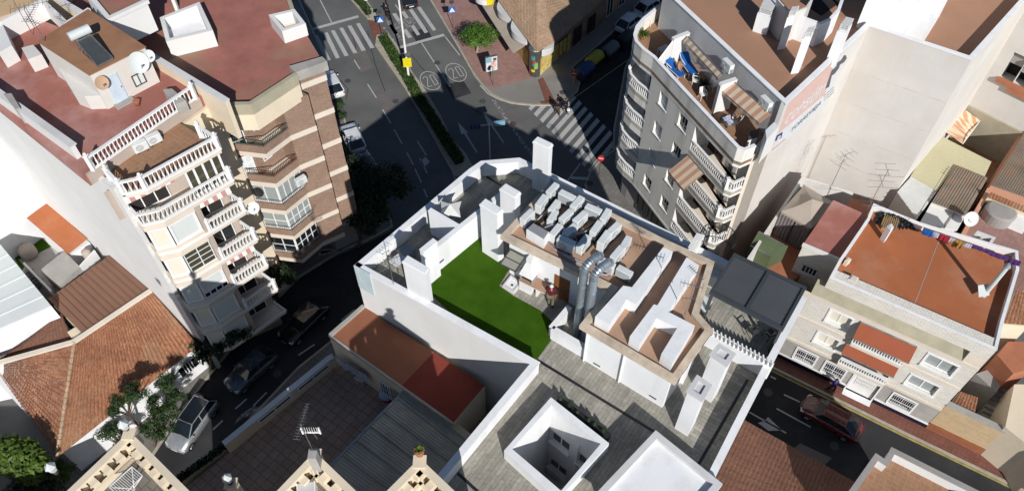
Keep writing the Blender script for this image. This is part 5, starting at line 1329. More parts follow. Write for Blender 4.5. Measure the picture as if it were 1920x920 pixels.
# ---- terrace with gazebo between the house and the tall wall
ty = thing('patio_terrace', 'small terracotta patio terrace squeezed between the brick house and the tall white wall', 'terrace', at(1450, 500, 0))
ZQ = 7.2
tq = [at(1395, 500, ZQ).xy, at(1462, 540, ZQ).xy, at(1640, 430, ZQ).xy, at(1690, 408, ZQ).xy, at(1512, 335, ZQ).xy]
MB().prism(tq, 0, ZQ).build('floor', M['terracotta'], ty)
b = MB(); b.ribbon([at(1396, 496, ZQ + 2).xy, at(1505, 333, ZQ + 2).xy, at(1600, 362, ZQ + 2).xy], .2, ZQ - 2, ZQ + 2.0); b.build('patio_wall', M['old_white'], ty)
gz = thing('gazebo', 'taupe canvas gazebo with pagoda roof and side curtains', 'gazebo', at(1510, 400, ZQ))
ge = [P3(1464, 396, 9.9), P3(1521, 428, 9.9), P3(1568, 382, 9.9), P3(1508, 347, 9.9)]; gt = (ge[0] + ge[2]) / 2 + Vector((0, 0, .95))
b = MB()
for i in range(4):
    a, c = ge[i], ge[(i + 1) % 4]; n = 6
    for j in range(n):
        f0, f1 = j / n, (j + 1) / n
        sag = lambda t: Vector((0, 0, -.28 * math.sin(math.pi * t)))
        b.quad(a.lerp(gt, f0) + sag(f0) * .5, c.lerp(gt, f0) + sag(f0) * .5, c.lerp(gt, f1) + sag(f1) * .5, a.lerp(gt, f1) + sag(f1) * .5)
    b.slab3([a, c, c + Vector((0, 0, .02)), a + Vector((0, 0, .02))], .2) if False else b.quad(a, c, c - Vector((0, 0, .22)), a - Vector((0, 0, .22)))
b.build('canopy', M['canvas_taupe'], gz)
for i in range(4):
    a, c = ge[i], ge[(i + 1) % 4]; b = MB(); n = 16
    for h_ in ((0, .48), (.52, 1)):
        for j in range(n):
            t0, t1 = h_[0] + (h_[1] - h_[0]) * j / n, h_[0] + (h_[1] - h_[0]) * (j + 1) / n
            w0, w1 = (.03 * math.sin(j * 1.9), .03 * math.sin((j + 1) * 1.9)); nn = (c - a).cross(Vector((0, 0, 1))).normalized()
            p0, p1 = a.lerp(c, t0) + nn * w0, a.lerp(c, t1) + nn * w1
            b.quad(Vector((p0.x, p0.y, ZQ + .02)), Vector((p1.x, p1.y, ZQ + .02)), p1 - Vector((0, 0, .15)), p0 - Vector((0, 0, .15)))
    b.build('curtain', M['canvas_dark'], gz)
for p in ge: q = MB(); q.box(p.x - .04, p.x + .04, p.y - .04, p.y + .04, ZQ, p.z); q.build('post', M['dark_metal'], gz)
gs = thing('tarp_shed', 'small green tarpaulin shed with pitched roof on the terracotta terrace', 'shed', at(1435, 475, ZQ))
r0, r1 = P3(1422, 434, 9.5), P3(1470, 459, 9.5); e0, e1 = P3(1407, 460, 8.8), P3(1446, 480, 8.8)
f0, f1 = r0 + (r0 - e0) * .6 + Vector((0, 0, -.9)), r1 + (r1 - e1) * .6 + Vector((0, 0, -.9))
b = MB(); b.quad(e0, e1, r1, r0); b.quad(r0, r1, f1, f0); b.build('roof', M['tarp_green'], gs)
g_ = lambda p: Vector((p.x, p.y, ZQ))
b = MB(); b.quad(g_(e0), g_(e1), e1, e0); b.add([g_(e1), g_(f1), f1, r1, e1], [(0, 1, 2, 3, 4)]); b.add([g_(e0), g_(f0), f0, r0, e0], [(4, 3, 2, 1, 0)]); b.build('side', M['tarp_green'], gs)
b = MB(); b.bar(r0, r1, .06, .06); b.bar(e0, e1, .05, .05); b.build('ridge_pole', M['steel'], gs)
# ================================================================ low houses behind (yellow, white, old sheet roofs) and the pink patio
ZL = 6.4
def sheet_poly(name, label, px, z, mat, dirv, pitch, amp, wallm='old_white'):
    """profiled sheet cut to an outline: ribs run along dirv"""
    o = thing(name, label, 'house', at(px[0][0], px[0][1], 0)); P = A2(px, z)
    b = MB(); b.prism(P, z - .06, z); d = Vector(dirv).normalized(); n_ = Vector((-d.y, d.x))
    s_ = [p.dot(n_) for p in P]; k = min(s_) + pitch
    while k < max(s_):
        xs = []
        for i in range(len(P)):
            a, c = P[i], P[(i + 1) % len(P)]; sa, sc_ = a.dot(n_) - k, c.dot(n_) - k
            if sa * sc_ < 0: xs.append(a.lerp(c, sa / (sa - sc_)))
        if len(xs) == 2: b.bar((xs[0].x, xs[0].y, z + amp / 2), (xs[1].x, xs[1].y, z + amp / 2), pitch * .45, amp)
        k += pitch
    b.build('roof_sheet', M[mat], o); w_ = MB(); w_.prism(P, 0, z - .062); w_.build('wall', M[wallm], o); return o
vy = (at(1859, 303, 6) - at(1762, 252, 6)).xy
sheet_poly('sheet_roof_house', 'low house under a pale yellow ribbed sheet roof below the white wall corner', [(1757, 358), (1792.5, 309), (1846, 331), (1859, 303), (1758, 252), (1708, 329)], ZL + .1, 'sheet_yellow', vy, .28, .03)
sheet_poly('sheet_roof_house', 'low house under a white ribbed sheet roof next to the yellow one', [(1719, 410), (1757.5, 358), (1710, 329), (1682, 360)], ZL, 'sheet_white', vy, .4, .03)
sheet_poly('sheet_roof_house', 'low house under an old brown corrugated roof with rust patches', [(1747, 379), (1811, 403), (1852, 333.5), (1792.5, 309)], ZL + .3, 'sheet_old', (at(1792, 309, 6) - at(1747, 379, 6)).xy, .2, .05)
sheet_poly('sheet_roof_house', 'house under a big dull corrugated roof at the right edge above the pink patio wall', [(1858, 347), (1930, 372), (1945, 200), (1918, 254)], ZL + .6, 'sheet_old', (at(1918, 254, 6) - at(1858, 347, 6)).xy, .18, .05, 'salmon_wall')
wr = thing('white_roof_shed', 'small flat white roof directly behind the orange roof', 'shed', at(1780, 410, 0))
MB().prism(A2([(1725, 417), (1795, 431), (1811, 403), (1747, 379)], ZL), 0, ZL).build('wall', M['white_plaster'], wr)
b = MB(); b.bar(P3(1770, 427, ZL + .05), P3(1791, 397, ZL + .05), .1, .1); b.build('roof_seam', M['grey_wall'], wr)
pp = thing('pink_patio_house', 'salmon walled patio house with sunken yard below the cream apartment wall', 'house', at(1830, 250, 0))
ZPk = 6.6
b = MB(); b.ribbon(A2([(1802, 196), (1917, 252), (1860, 345), (1836, 388), (1806, 440)], ZPk), .3, 0, ZPk); b.build('wall', M['salmon_wall'], pp)
b = MB(); b.sheet(A2([(1770, 240), (1802, 190), (1920, 250), (1860, 350), (1830, 330)], 3.2), 3.2); b.build('yard_floor', M['clay_floor'], pp)
b = MB(); b.ribbon(A2([(1800, 186), (1925, 248)], ZPk + .3), .7, 0, ZPk + .3); b.build('rear_wall', M['olive_concrete'], pp)
aw = thing('striped_awning', 'orange and cream striped patio awning stretched beside the pink wall', 'awning', at(1800, 230, 3))
q = [P3(1762, 240, 6.6), P3(1805, 270, 5.9), P3(1838, 226, 6.1), P3(1800, 199, 6.8)]
b = MB(); n = 8
for j in range(n):
    t0, t1 = j / n, (j + 1) / n; sg = lambda t: Vector((0, 0, -.3 * math.sin(math.pi * t)))
    b.quad(q[0].lerp(q[3], t0) + sg(t0), q[1].lerp(q[2], t0) + sg(t0), q[1].lerp(q[2], t1) + sg(t1), q[0].lerp(q[3], t1) + sg(t1))
b.build('canvas', M['awn_orange'], aw); b = MB(); b.bar(q[1], q[2], .07, .07); b.bar(q[0], q[3], .07, .07); b.build('rail', M['white_paint'], aw)
# patio with the round oven at the right edge
rp = thing('tiled_patio_house', 'patio house with curved stone counter, patterned pink floor and clay tile ledge', 'house', at(1880, 410, 0))
ZT2 = 6.0
MB().prism(A2([(1806, 436), (1860, 345), (1960, 380), (1960, 500), (1912, 476)], ZT2), 0, ZT2).build('floor', M['pink_paving'], rp)
b = MB(); barrel(b, P3(1853, 370, 7.2), P3(1935, 404, 7.2), P3(1940, 394, 7.6), P3(1858, 360, 7.6), pitch=.22); b.build('tile_ledge', M['roof_tile'], rp)
b = MB(); b.prism(A2([(1853, 368), (1935, 402), (1938, 396), (1856, 362)], 7.2), ZT2, 7.15); b.build('ledge_wall', M['cream_plaster'], rp)
b = MB(); b.lathe(*at(1876, 398, 6.7).xy, [(1.15, ZT2), (1.15, 6.9), (1.0, 7.0), (.1, 7.02)], 24, smooth=False); b.build('round_counter', M['grey_wall'], rp)
b = MB(); b.prism(A2([(1842, 393), (1893, 416), (1899, 404), (1848, 384)], 6.6), ZT2, 6.6); b.build('counter', M['grey_wall'], rp)
b = MB(); b.prism(A2([(1896, 416), (1925, 428), (1930, 398), (1905, 402)], 6.7), ZT2, 6.7); b.build('white_table', M['white_paint'], rp)
# row of rough roofs to the right of the brick house
rr = thing('tile_roof_house', 'low house with rough clay tiles right of the brick house at the picture edge', 'house', at(1900, 600, 0))
b = MB(); barrel(b, P3(1882, 606, 6.5), P3(1930, 610, 6.5), P3(1935, 545, 7.2), P3(1905, 545, 7.2), pitch=.22); b.build('roof', M['roof_tile'], rr)
b = MB(); b.prism(A2([(1882, 606), (1930, 610), (1940, 540), (1905, 545)], 6.5), 0, 6.4); b.build('wall', M['cream_plaster'], rr)
b = MB(); b.prism(A2([(1870, 665), (1890, 640), (1935, 640), (1935, 690), (1900, 700)], 5), 0, 5); b.build('lean_to', M['terracotta'], rr)
rx = thing('side_yard', 'narrow dark yard with stairs right of the brick house', 'yard', at(1860, 740, 0))
b = MB(); b.prism(A2([(1830, 700), (1860, 690), (1890, 700), (1868, 735)], 3.2), 0, 3.2); b.build('store', M['grey_wall'], rx)
b = MB(); barrel(b, P3(1782, 760, 3.4), P3(1826, 781, 3.4), P3(1834, 745, 3.8), P3(1800, 733, 3.8), pitch=.2); b.build('tile_roof', M['roof_tile'], rx)
b = MB(); b.prism(A2([(1782, 760), (1826, 781), (1834, 745), (1800, 733)], 3.3), 0, 3.3); b.build('shed_wall', M['cream_plaster'], rx)
b = MB()
for i in range(9): p = at(1880 - i * 4.2, 728 + i * 9, 2.6 - i * .26); b.obox((p.x, p.y, p.z / 2), DA.to_3d() * .55, DB.to_3d() * .16, Vector((0, 0, max(.05, p.z / 2))))
b.build('stairs', M['concrete'], rx)
b = MB(); b.prism(A2([(1885, 800), (1902, 720), (1960, 720), (1960, 880), (1935, 840)], 4.2), 0, 4.2); b.build('neighbour_wall', M['cream_plaster'], rx)
# single-storey cream block wall house along the street
sh2 = thing('street_wall_house', 'single storey cream block street front with orange brick base beside the brick house', 'house', at(1850, 830, 0))
s0_ = at(1734, 802, 0).xy; s1_ = at(1960, 911, 0).xy; fw2 = Fac(s0_, s1_)
b = MB(); fwall(b, fw2, 0, fw2.len, .95, 3.6, [], .1); b.build('wall', M['cream_block'], sh2)
b = MB(); fbox(b, fw2, 0, fw2.len, 0, .95, -.1, .04); b.build('base', M['orange_brick'], sh2)
b = MB(); fbox(b, fw2, 0, fw2.len, 3.6, 3.75, -.4, .05); b.build('coping', M['concrete'], sh2)
u, z = fw2.uz(1908, 868); window(sh2, fw2, u - .5, u + 1.2, 1.2, 2.3, d=.02, cols=8, pane=M['glass'], fw=.05)
# tile roof house between the central block and the street, bottom right
tb_ = thing('terracotta_roof_house', 'house under a broad terracotta tile roof in half shade beside the street at the bottom', 'house', at(1480, 870, 0))
q = [P3(1395, 787, 5.0), P3(1602, 903, 5.0), P3(1560, 1010, 6.6), P3(1310, 960, 6.6)]
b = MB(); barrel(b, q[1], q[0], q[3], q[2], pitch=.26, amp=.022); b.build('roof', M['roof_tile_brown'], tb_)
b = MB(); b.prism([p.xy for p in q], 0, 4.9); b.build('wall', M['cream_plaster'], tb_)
# small white building bottom right with terrace
wb = thing('parapet_house', 'house with grey edged white parapet and clay terrace at the bottom right', 'house', at(1700, 900, 0))
ZW = 8.6
wq = A2([(1646, 860), (1664, 872), (1677, 848), (1830, 925), (1800, 1010), (1600, 985), (1597, 930)], ZW)
b = MB(); b.prism(wq, 0, ZW - .95); b.build('wall', M['white_plaster'], wb)
MB().sheet(offset2(wq, -.05, True) if False else wq, ZW - .945).build('terrace_floor', M['clay_floor'], wb)
b = MB(); b.ribbon(offset2(wq, .12, True), .22, ZW - 1, ZW - .08, closed=True); b.build('parapet', M['white_plaster'], wb)
b = MB(); b.ribbon(offset2(wq, .12, True), .34, ZW - .08, ZW, closed=True); b.build('coping', M['grey_wall'], wb)
# ================================================================ corner restaurant with tile roof, top centre
rs = thing('corner_restaurant', 'corner restaurant with tan tile roof, round awnings and yellow chequered base', 'building', at(1020, 60, 0))
ZS = 3.6
ap = P3(1006, 98, ZS); le = P3(912, -30, ZS); re = P3(1120, 12, ZS); rt = P3(1010, -70, 6.4)
hip = P3(1008, -60, 6.2)
tip = P3(1040, 80, ZS)
b = MB(); barrel(b, le, ap, hip, P3(905, -120, 6.2), pitch=.3, step=.42); b.build('roof', M['roof_tile_tan'], rs)
b = MB(); b.add([ap, tip, hip], [(0, 1, 2)]); b.build('corner_roof', M['roof_tile_tan'], rs)
b = MB(); barrel(b, tip, re, P3(1180, -60, 6.2), hip, pitch=.3, step=.42); b.build('roof', M['roof_tile_tan'], rs)
cw = at(1004, 130, 0).xy; wl_ = at(940, 30, 0).xy; wr_ = at(1035, 118, 0).xy; wr2 = at(1122, 52, 0).xy
cw = at(1000, 140, 0).xy
body_ = [at(918, 18, 0).xy, at(990, 128, 0).xy, at(1012, 143, 0).xy, at(1034, 122, 0).xy, at(1128, 46, 0).xy, at(1180, -40, 0).xy, at(960, -80, 0).xy]
MB().prism(body_, .1, 3.5).build('wall', M['brick'], rs)
for (a, c, n0) in ((0, 1, .55), (2, 3, 0), (3, 4, 0)):
    ff = Fac(body_[a], body_[c]); L = ff.len
    b = MB(); fbox(b, ff, L * n0, L * (1 if c < 4 else .35), .1, 2.2, 0, .05); b.build('chequered_base', M['yellow_check'], rs)
ct = MB(); c_ = at(1003, 140, 0).xy; ct.lathe(c_.x, c_.y, [(.62, .1), (.62, 3.3), (.7, 3.35), (.7, 3.5)], 18); co_ = ct.build('corner_column', M['steel'], rs)
for i, (mt, zz, hh) in enumerate((('graffiti_teal', 2.3, .5), ('graffiti_red', 1.9, .35), ('graffiti_green', 1.2, .8), ('yellow_paint', .8, .3), ('graffiti_teal', 1.6, .25))):
    g = MB(); a0 = -2.3 + .25 * (i % 3); vs = []
    for k in range(6): w_ = a0 + k * .13; vs += [(c_.x + .635 * math.cos(w_), c_.y + .635 * math.sin(w_), zz + .06 * math.sin(k * 2)), (c_.x + .635 * math.cos(w_), c_.y + .635 * math.sin(w_), zz + hh + .1 * math.cos(k * 3))]
    g.add(vs, [(2 * k, 2 * k + 2, 2 * k + 3, 2 * k + 1) for k in range(5)]); g.build('graffiti', M[mt], co_)
# cantilevered grey rounded canopies on the left side, bulging fascias
ff = Fac(body_[0], body_[1])
for u0_, u1_, dp in ((.30, .62, .85), (.64, .97, .8)):
    b = MB(); n = 14; us_ = [ff.len * (u0_ + (u1_ - u0_) * k / n) for k in range(n + 1)]
    b.prism([ff.p(u_, 0, .12 + dp * math.sin(math.pi * k / n)).xy for k, u_ in enumerate(us_)] + [ff.p(us_[-1], 0, 0).xy, ff.p(us_[0], 0, 0).xy], 2.7, 3.45, bottom=True); b.build('rounded_canopy', M['coping_grey'], rs)
b = MB(); c_ = ff.p(ff.len * .12, 0, .9).xy; b.lathe(c_.x, c_.y, [(1.25, 2.5), (1.25, 3.3), (1.1, 3.4), (.1, 3.42)], 22); dr_ = b.build('drum_canopy', M['concrete'], rs)
for a0, a1, mt in ((-2.6, -1.5, 'plastic_white'), (-1.5, -.8, 'yellow_paint')):
    b = MB(); vs = []
    for k in range(9): w_ = a0 + (a1 - a0) * k / 8; vs += [(c_.x + 1.27 * math.cos(w_), c_.y + 1.27 * math.sin(w_), 2.5), (c_.x + 1.27 * math.cos(w_), c_.y + 1.27 * math.sin(w_), 3.15)]
    b.add(vs, [(2 * k, 2 * k + 2, 2 * k + 3, 2 * k + 1) for k in range(8)]); b.build('fascia_sign', M[mt], dr_)
for (a, c, u0, u1) in ((0, 1, .1, .95), ):
    b = MB(); b.slab3([ff.p(ff.len * u0, 2.6, .05), ff.p(ff.len * u1, 2.6, .05), ff.p(ff.len * u1, 2.0, 1.5), ff.p(ff.len * u0, 2.0, 1.5)], .05); b.build('awning', M['canvas_taupe'], rs)
b = MB(); n = 10
p0, p1, pc_ = body_[2], body_[3], (body_[2] + body_[3]) / 2
ff = Fac(body_[2], body_[3]); pts = [ff.p(ff.len * k / n, 0, .15 + .55 * math.sin(math.pi * k / n)).xy for k in range(n + 1)]
b.prism(pts, 2.6, 3.4, bottom=True); b.build('rounded_fascia', M['coping_grey'], rs)
ff = Fac(body_[3], body_[4])
for k in range(3): window(rs, ff, ff.len * (.12 + .28 * k), ff.len * (.28 + .28 * k), .3, 2.4, d=.03, cols=2, frame=M['brown_metal'], pane=M['glass'])
# dark neighbour up the side street
db = thing('side_street_building', 'shaded building further up the dark side street at the top', 'building', at(1160, -10, 0))
MB().prism([at(1130, 40, 0).xy, at(1178, 2, 0).xy, at(1240, -60, 0).xy, at(1140, -120, 0).xy], .1, 6).build('wall', M['salmon_wall'], db)
ff = Fac(at(1130, 40, 0).xy, at(1178, 2, 0).xy)
for k in range(2): window(db, ff, .5 + 2.4 * k, 1.7 + 2.4 * k, .2, 2.6, d=.03, cols=2, frame=M['white_frame'], pane=M['glass'])
# ================================================================ equipment on the central roof
RA_, RB_ = math.atan2(DA.y, DA.x), math.atan2(DB.y, DB.x)
def make_ac(name='air_conditioner', big=False):
    o = proto(name, 'x', 'air conditioner'); w_, d_, h_ = .84, .34, .60
    m = MB(); m.org = Vector(); m.box(-w_ / 2, w_ / 2, -d_ / 2, d_ / 2, .06, .06 + h_); m.build('body', M['ac_white'], o, bevel=.025)
    m = MB(); m.org = Vector(); m.disc((-.1, -d_ / 2 - .004, .36), (0, -1, 0), .235, 20); g = m.build('fan_opening', M['plastic_grey'], o)
    m = MB(); m.org = Vector()
    for r_ in (.08, .14, .20, .235): m.disc((-.1, -d_ / 2 - .012, .36), (0, -1, 0), r_, 20, r_ - .018)
    for k in range(6): a = math.pi * k / 6; m.bar((-.1 - .23 * math.cos(a), -d_ / 2 - .012, .36 - .23 * math.sin(a)), (-.1 + .23 * math.cos(a), -d_ / 2 - .012, .36 + .23 * math.sin(a)), .012)
    m.build('fan_guard', M['ac_white'], g)
    m = MB(); m.org = Vector()
    for k in range(9): m.box(-w_ / 2 + .04, w_ / 2 - .04, d_ / 2, d_ / 2 + .008, .12 + k * .055, .145 + k * .055)
    m.build('coil_grille', M['plastic_grey'], o)
    for x in (-.28, .28): m = MB(); m.org = Vector(); m.box(x - .03, x + .03, -d_ / 2 - .04, d_ / 2 + .04, 0, .06); m.build('foot', M['dark_metal'], o)
    m = MB(); m.org = Vector(); m.box(w_ / 2, w_ / 2 + .04, -.1, .1, .14, .34); m.build('valve_cover', M['plastic_grey'], o)
    return o
AC = Placer(make_ac())
GAC = 'air conditioners on the tan roof deck'
zD = ZD - .21
lbl = ['rearmost air conditioner, alone in the far corner of the roof deck cluster', 'air conditioner second from the far corner along the left edge of the cluster', 'air conditioner at the left corner of the cluster beside the grey topped cabinet',
 'air conditioner in the far row showing its broad back grille, left one', 'low air conditioner behind the second unit of the left edge', 'air conditioner leaning over flat near the left edge of the cluster', 'air conditioner at the middle of the far edge of the cluster',
 'air conditioner in the middle of the cluster left of the white cables', 'air conditioner right of the middle one, amid loose cables', 'air conditioner in the far row showing its broad back grille, right one', 'air conditioner at the right end of the far row before the bare deck', 'air conditioner in front of the right end of the far row',
 'air conditioner just right of the grey topped cabinet', 'air conditioner nearest the garden wall with its fan facing out', 'shaded air conditioner between the outward fan unit and the ducts', 'air conditioner behind the tall ducts next to the bare deck', 'low air conditioner directly behind the duct elbows', 'outermost air conditioner of the right hand pair on the bare deck', 'inner air conditioner of the right hand pair on the bare deck', 'air conditioner with dark front grille right beside the ducts', 'air conditioner with dark front grille nearest the white upstand', 'half hidden air conditioner behind the cable loop']
acs = [(303, 115, 'B'), (222, 212, 'B'), (115, 318, 'B'), (412, 172, 'A'), (317, 245, 'B'), (305, 318, 'B'), (487, 222, 'B'), (405, 318, 'B'), (510, 332, 'B'), (608, 270, 'A'), (700, 312, 'B'), (630, 408, 'B'), (328, 428, 'B'), (405, 515, 'F'), (535, 515, 'B'), (760, 418, 'B'), (690, 490, 'B'), (850, 518, 'B'), (787, 598, 'B'), (708, 672, 'G'), (842, 728, 'G'), (435, 430, 'B')]
for (x, y, o_), lb_ in zip(acs, lbl):
    p = at(960 + x / 4, 330 + y / 4, zD + .38); rz = {'B': RB_, 'A': RA_ + math.pi, 'F': RA_, 'G': RA_ + math.pi}[o_] + R.uniform(-.14, .14)
    if o_ == 'G': rz = RA_ + math.pi
    AC((p.x, p.y, zD), rz, 'white ' + lb_, GAC, scale=1.05 + R.uniform(-.08, .1))
E1 = Vector((DA.x, DA.y, 0)); E2 = Vector((DB.x, DB.y, 0))
ub_ = thing('utility_cabinet', 'long white cabinet with grey lid at the front edge of the air conditioner cluster', 'cabinet', at(1010, 436, zD))
P = A2([(987, 429), (1000, 417), (1030, 434), (1020, 449)], zD + .75); m = MB(); m.prism(P, zD, zD + .7); m.build('body', M['white_clean'], ub_); m = MB(); m.prism(offset2(P, -.04, True), zD + .7, zD + .76); m.build('lid', M['plastic_grey'], ub_)
for i, pts in enumerate(([(1018, 428), (1035, 421), (1052, 423), (1064, 432), (1078, 440), (1082, 455)], [(1020, 430), (1040, 424), (1058, 430), (1072, 437), (1092, 437), (1112, 425)], [(1023, 450), (1035, 462), (1052, 474), (1075, 484), (1090, 492)], [(1025, 453), (1045, 470), (1070, 486), (1093, 497)], [(1125, 512), (1135, 515), (1146, 513), (1152, 507)], [(1008, 412), (1020, 400), (1034, 388), (1042, 378)], [(1052, 425), (1060, 440), (1066, 455), (1068, 468)])):
    m = MB(); m.tube([at(x, y, zD + (.5 if i in (0, 1) and 0 < j < len(pts) - 1 else .12)) for j, (x, y) in enumerate(pts)], .035, 6)
    tag(m.build('cable', M['cable_grey']), ['white cable bundle arching over the middle air conditioners', 'white cable running right between the middle and far air conditioners', 'grey cable along the front edge of the roof deck', 'grey cable just inside the front edge cable of the deck', 'white cable looping below the two dark grilled air conditioners', 'dark pipe run between the left edge air conditioners', 'cable dropping from the arch down to the outward fan unit'][i], 'cable')
for i, pts in enumerate(([(985, 418), (1010, 398), (1038, 372), (1046, 352)], [(998, 425), (1028, 404), (1055, 380), (1066, 362)], [(1040, 428), (1062, 402), (1085, 384)], [(1060, 444), (1088, 418), (1108, 398), (1118, 386)], [(1080, 452), (1105, 430), (1130, 410)], [(1096, 470), (1118, 446), (1140, 428)])):  # black pipes added to deepen the shade on the deck between units
    m = MB()
    for o_ in (-.09, .0, .09): m.tube([at(x, y, zD + .06) + E1 * (o_ + R.uniform(-.02, .02)) for x, y in pts], .04, 6)
    tag(m.build('shade_pipes', M['black_metal']), ['first', 'second', 'third', 'fourth', 'fifth', 'last'][i] + ' bundle of black pipes, counted from the left, added to deepen the shade between the air conditioners', 'pipes', 'black pipe bundles added to darken the roof deck')
# big ventilation ducts
for i, (bx, by, tx, ty, ex, ey) in enumerate(((1081, 628, 1107, 474, 1120, 460), (1097, 640, 1130, 484, 1140, 467))):
    b_ = at(bx, by, ZT + .05); r_ = .215
    best = min((abs((at(tx, ty, z).xy - b_.xy).length), z) for z in [20 + .05 * k for k in range(110)]); zt = best[1]
    zt = 24.2
    o = thing('ventilation_duct', ['left of the two tall shiny steel ventilation ducts bending over the roof deck', 'right of the two tall shiny steel ventilation ducts bending over the roof deck'][i], 'duct', b_, 'steel ducts by the roof deck')
    m = MB(); m.cyl(b_, (b_.x, b_.y, zt), r_, n=18)
    m.build('pipe', M['steel_duct'], o)
    for k in range(1, 5): q = MB(); z = ZT + 1.15 * k; q.cyl((b_.x, b_.y, z), (b_.x, b_.y, z + .035), r_ + .010, n=18); q.build('joint_ring', M['steel_duct'], o)
    d = E2 * .92 + E1 * .25; d.normalize(); pts = [Vector((b_.x, b_.y, zt + .02)) + d * (.42 * (1 - math.cos(a))) + Vector((0, 0, .42 * math.sin(a))) for a in [math.pi / 2 * k / 6 for k in range(7)]]
    pts.append(pts[-1] + d * .45); pts.append(pts[-1] + d * .12 - Vector((0, 0, .12)))
    m = MB(); m.tube(pts, r_, 18); m.build('elbow', M['steel_duct'], o)
# ================================================================ turf garden fittings
f = Fac(dk[0], dk[1])
gc = thing('glass_canopy', 'smoked glass canopy leaning out over the plank strip beside the chimney', 'canopy', at(962, 500, ZT))
q = [(957, 467.5), (985, 482), (966.5, 509), (938, 495)]
P = [at(x, y, 20.9 if i < 2 else 20.5) for i, (x, y) in enumerate(q)]
m = MB(); m.slab3(P, .03); m.build('pane', M['glass_canopy'], gc); m = MB()
for a, c in ((0, 1), (1, 2), (2, 3), (3, 0)): m.bar(P[a], P[c], .06)
m.bar(P[0].lerp(P[3], .5), P[1].lerp(P[2], .5), .05); m.bar(P[2] - Vector((0, 0, .02)), P[1] - Vector((0, 0, .8)), .05); m.build('frame', M['dark_metal'], gc)
st = thing('shower_tray', 'square white shower tray set at the edge of the turf', 'shower tray', at(960, 532, ZT))
P = A2([(958, 516), (978, 531), (963, 549), (942, 536)], ZT + .1); m = MB(); m.prism(P, ZT, ZT + .1); m.build('tray', M['white_paint'], st)
m = MB(); m.ribbon(offset2(P, -.05, True), .1, ZT + .1, ZT + .16, closed=True); m.build('rim', M['coping_grey'], st); m = MB(); c = at(960, 534, ZT + .1); m.cyl((c.x, c.y, ZT + .1), (c.x, c.y, ZT + .105), .08, n=12); m.build('drain', M['dark_metal'], st)
bq = thing('barbecue', 'white masonry barbecue with hood and tiled worktop against the deck wall', 'barbecue', at(998, 548, ZT))
fq = Fac(f.p(0, 0, .05).xy, f.p(f.len, 0, .05).xy)
u0 = fq.uz(984, 546)[0]; 
m = MB(); fbox(m, fq, u0, u0 + .75, ZT, ZT + .85, 0, .62); fbox(m, fq, u0 + .75, u0 + 1.9, ZT + .7, ZT + .84, 0, .6); fbox(m, fq, u0 + 1.0, u0 + 1.1, ZT, ZT + .7, 0, .55); fbox(m, fq, u0 + 1.75, u0 + 1.88, ZT, ZT + .7, 0, .55); m.build('base', M['white_paint'], bq)
m = MB(); fbox(m, fq, u0 - .03, u0 + 1.95, ZT + .85, ZT + .9, 0, .65); m.build('worktop', M['deck_tan'], bq)
m = MB(); fbox(m, fq, u0, u0 + .06, ZT + .9, ZT + 1.35, 0, .55); fbox(m, fq, u0 + .7, u0 + .76, ZT + .9, ZT + 1.35, 0, .55); fbox(m, fq, u0 + .06, u0 + .7, ZT + .9, ZT + 1.35, 0, .06); m.build('firebox', M['grey_wall'], bq)
m = MB(); m.hexa([fq.p(u0 - .04, ZT + 1.35, 0), fq.p(u0 + .8, ZT + 1.35, 0), fq.p(u0 + .8, ZT + 1.35, .6), fq.p(u0 - .04, ZT + 1.35, .6)], [fq.p(u0 + .22, ZT + 2.25, 0), fq.p(u0 + .54, ZT + 2.25, 0), fq.p(u0 + .54, ZT + 2.25, .3), fq.p(u0 + .22, ZT + 2.25, .3)]); fbox(m, fq, u0 + .22, u0 + .54, ZT + 2.25, ZT + 2.6, 0, .3); m.build('hood', M['white_paint'], bq)
m = MB(); fbox(m, fq, u0 + .1, u0 + .66, ZT + 1.02, ZT + 1.05, .08, .5); m.build('grill', M['black_metal'], bq)
# balcony strip furniture
tb = thing('covered_sofa', 'grey covered garden sofa on the narrow balcony strip', 'sofa', at(757, 462, ZT))
P = A2([(744, 466), (762, 453), (780, 463), (764, 478)], ZT + .8); m = MB(); m.prism(P, ZT, ZT + .72); m.build('cover', M['plastic_grey'], tb, bevel=.06); m = MB(); m.prism(offset2(P, -.06, True), ZT, ZT + .1); m.build('base', M['dark_metal'], tb)
P = A2([(727, 490), (748, 474), (763, 482), (744, 500)], ZT + .75); t2 = thing('garden_table', 'grey garden table next to the chimney on the balcony strip', 'table', at(745, 488, ZT)); m = MB(); m.prism(P, ZT + .7, ZT + .75, bottom=True); m.build('tabletop', M['coping_grey'], t2)
for p in P: c = p.lerp(sum(P, Vector((0, 0))) / 4, .12); m = MB(); m.box(c.x - .03, c.x + .03, c.y - .03, c.y + .03, ZT, ZT + .7); m.build('leg', M['steel'], t2)
def make_chair(name, mat):
    o = proto(name, 'x', 'chair')
    m = MB(); m.org = Vector(); m.box(-.22, .22, -.22, .22, .42, .46); m.build('seat', M[mat], o)
    m = MB(); m.org = Vector(); m.hexa([(-.22, .18, .46), (.22, .18, .46), (.22, .22, .46), (-.22, .22, .46)], [(-.2, .27, .88), (.2, .27, .88), (.2, .31, .88), (-.2, .31, .88)]); m.build('backrest', M[mat], o)
    for s_ in (-1, 1):
        for t_ in (-1, 1): m = MB(); m.org = Vector(); m.cyl((s_ * .23, t_ * .23, 0), (s_ * .19, t_ * .19, .42), .022, n=6); m.build('leg', M[mat], o)
        m = MB(); m.org = Vector(); m.bar((s_ * .24, -.2, .64), (s_ * .22, .25, .66), .04); m.bar((s_ * .24, -.2, .45), (s_ * .24, -.2, .64), .03); m.build('armrest', M[mat], o)
    return o
CH = Placer(make_chair('plastic_chair', 'plastic_white'))
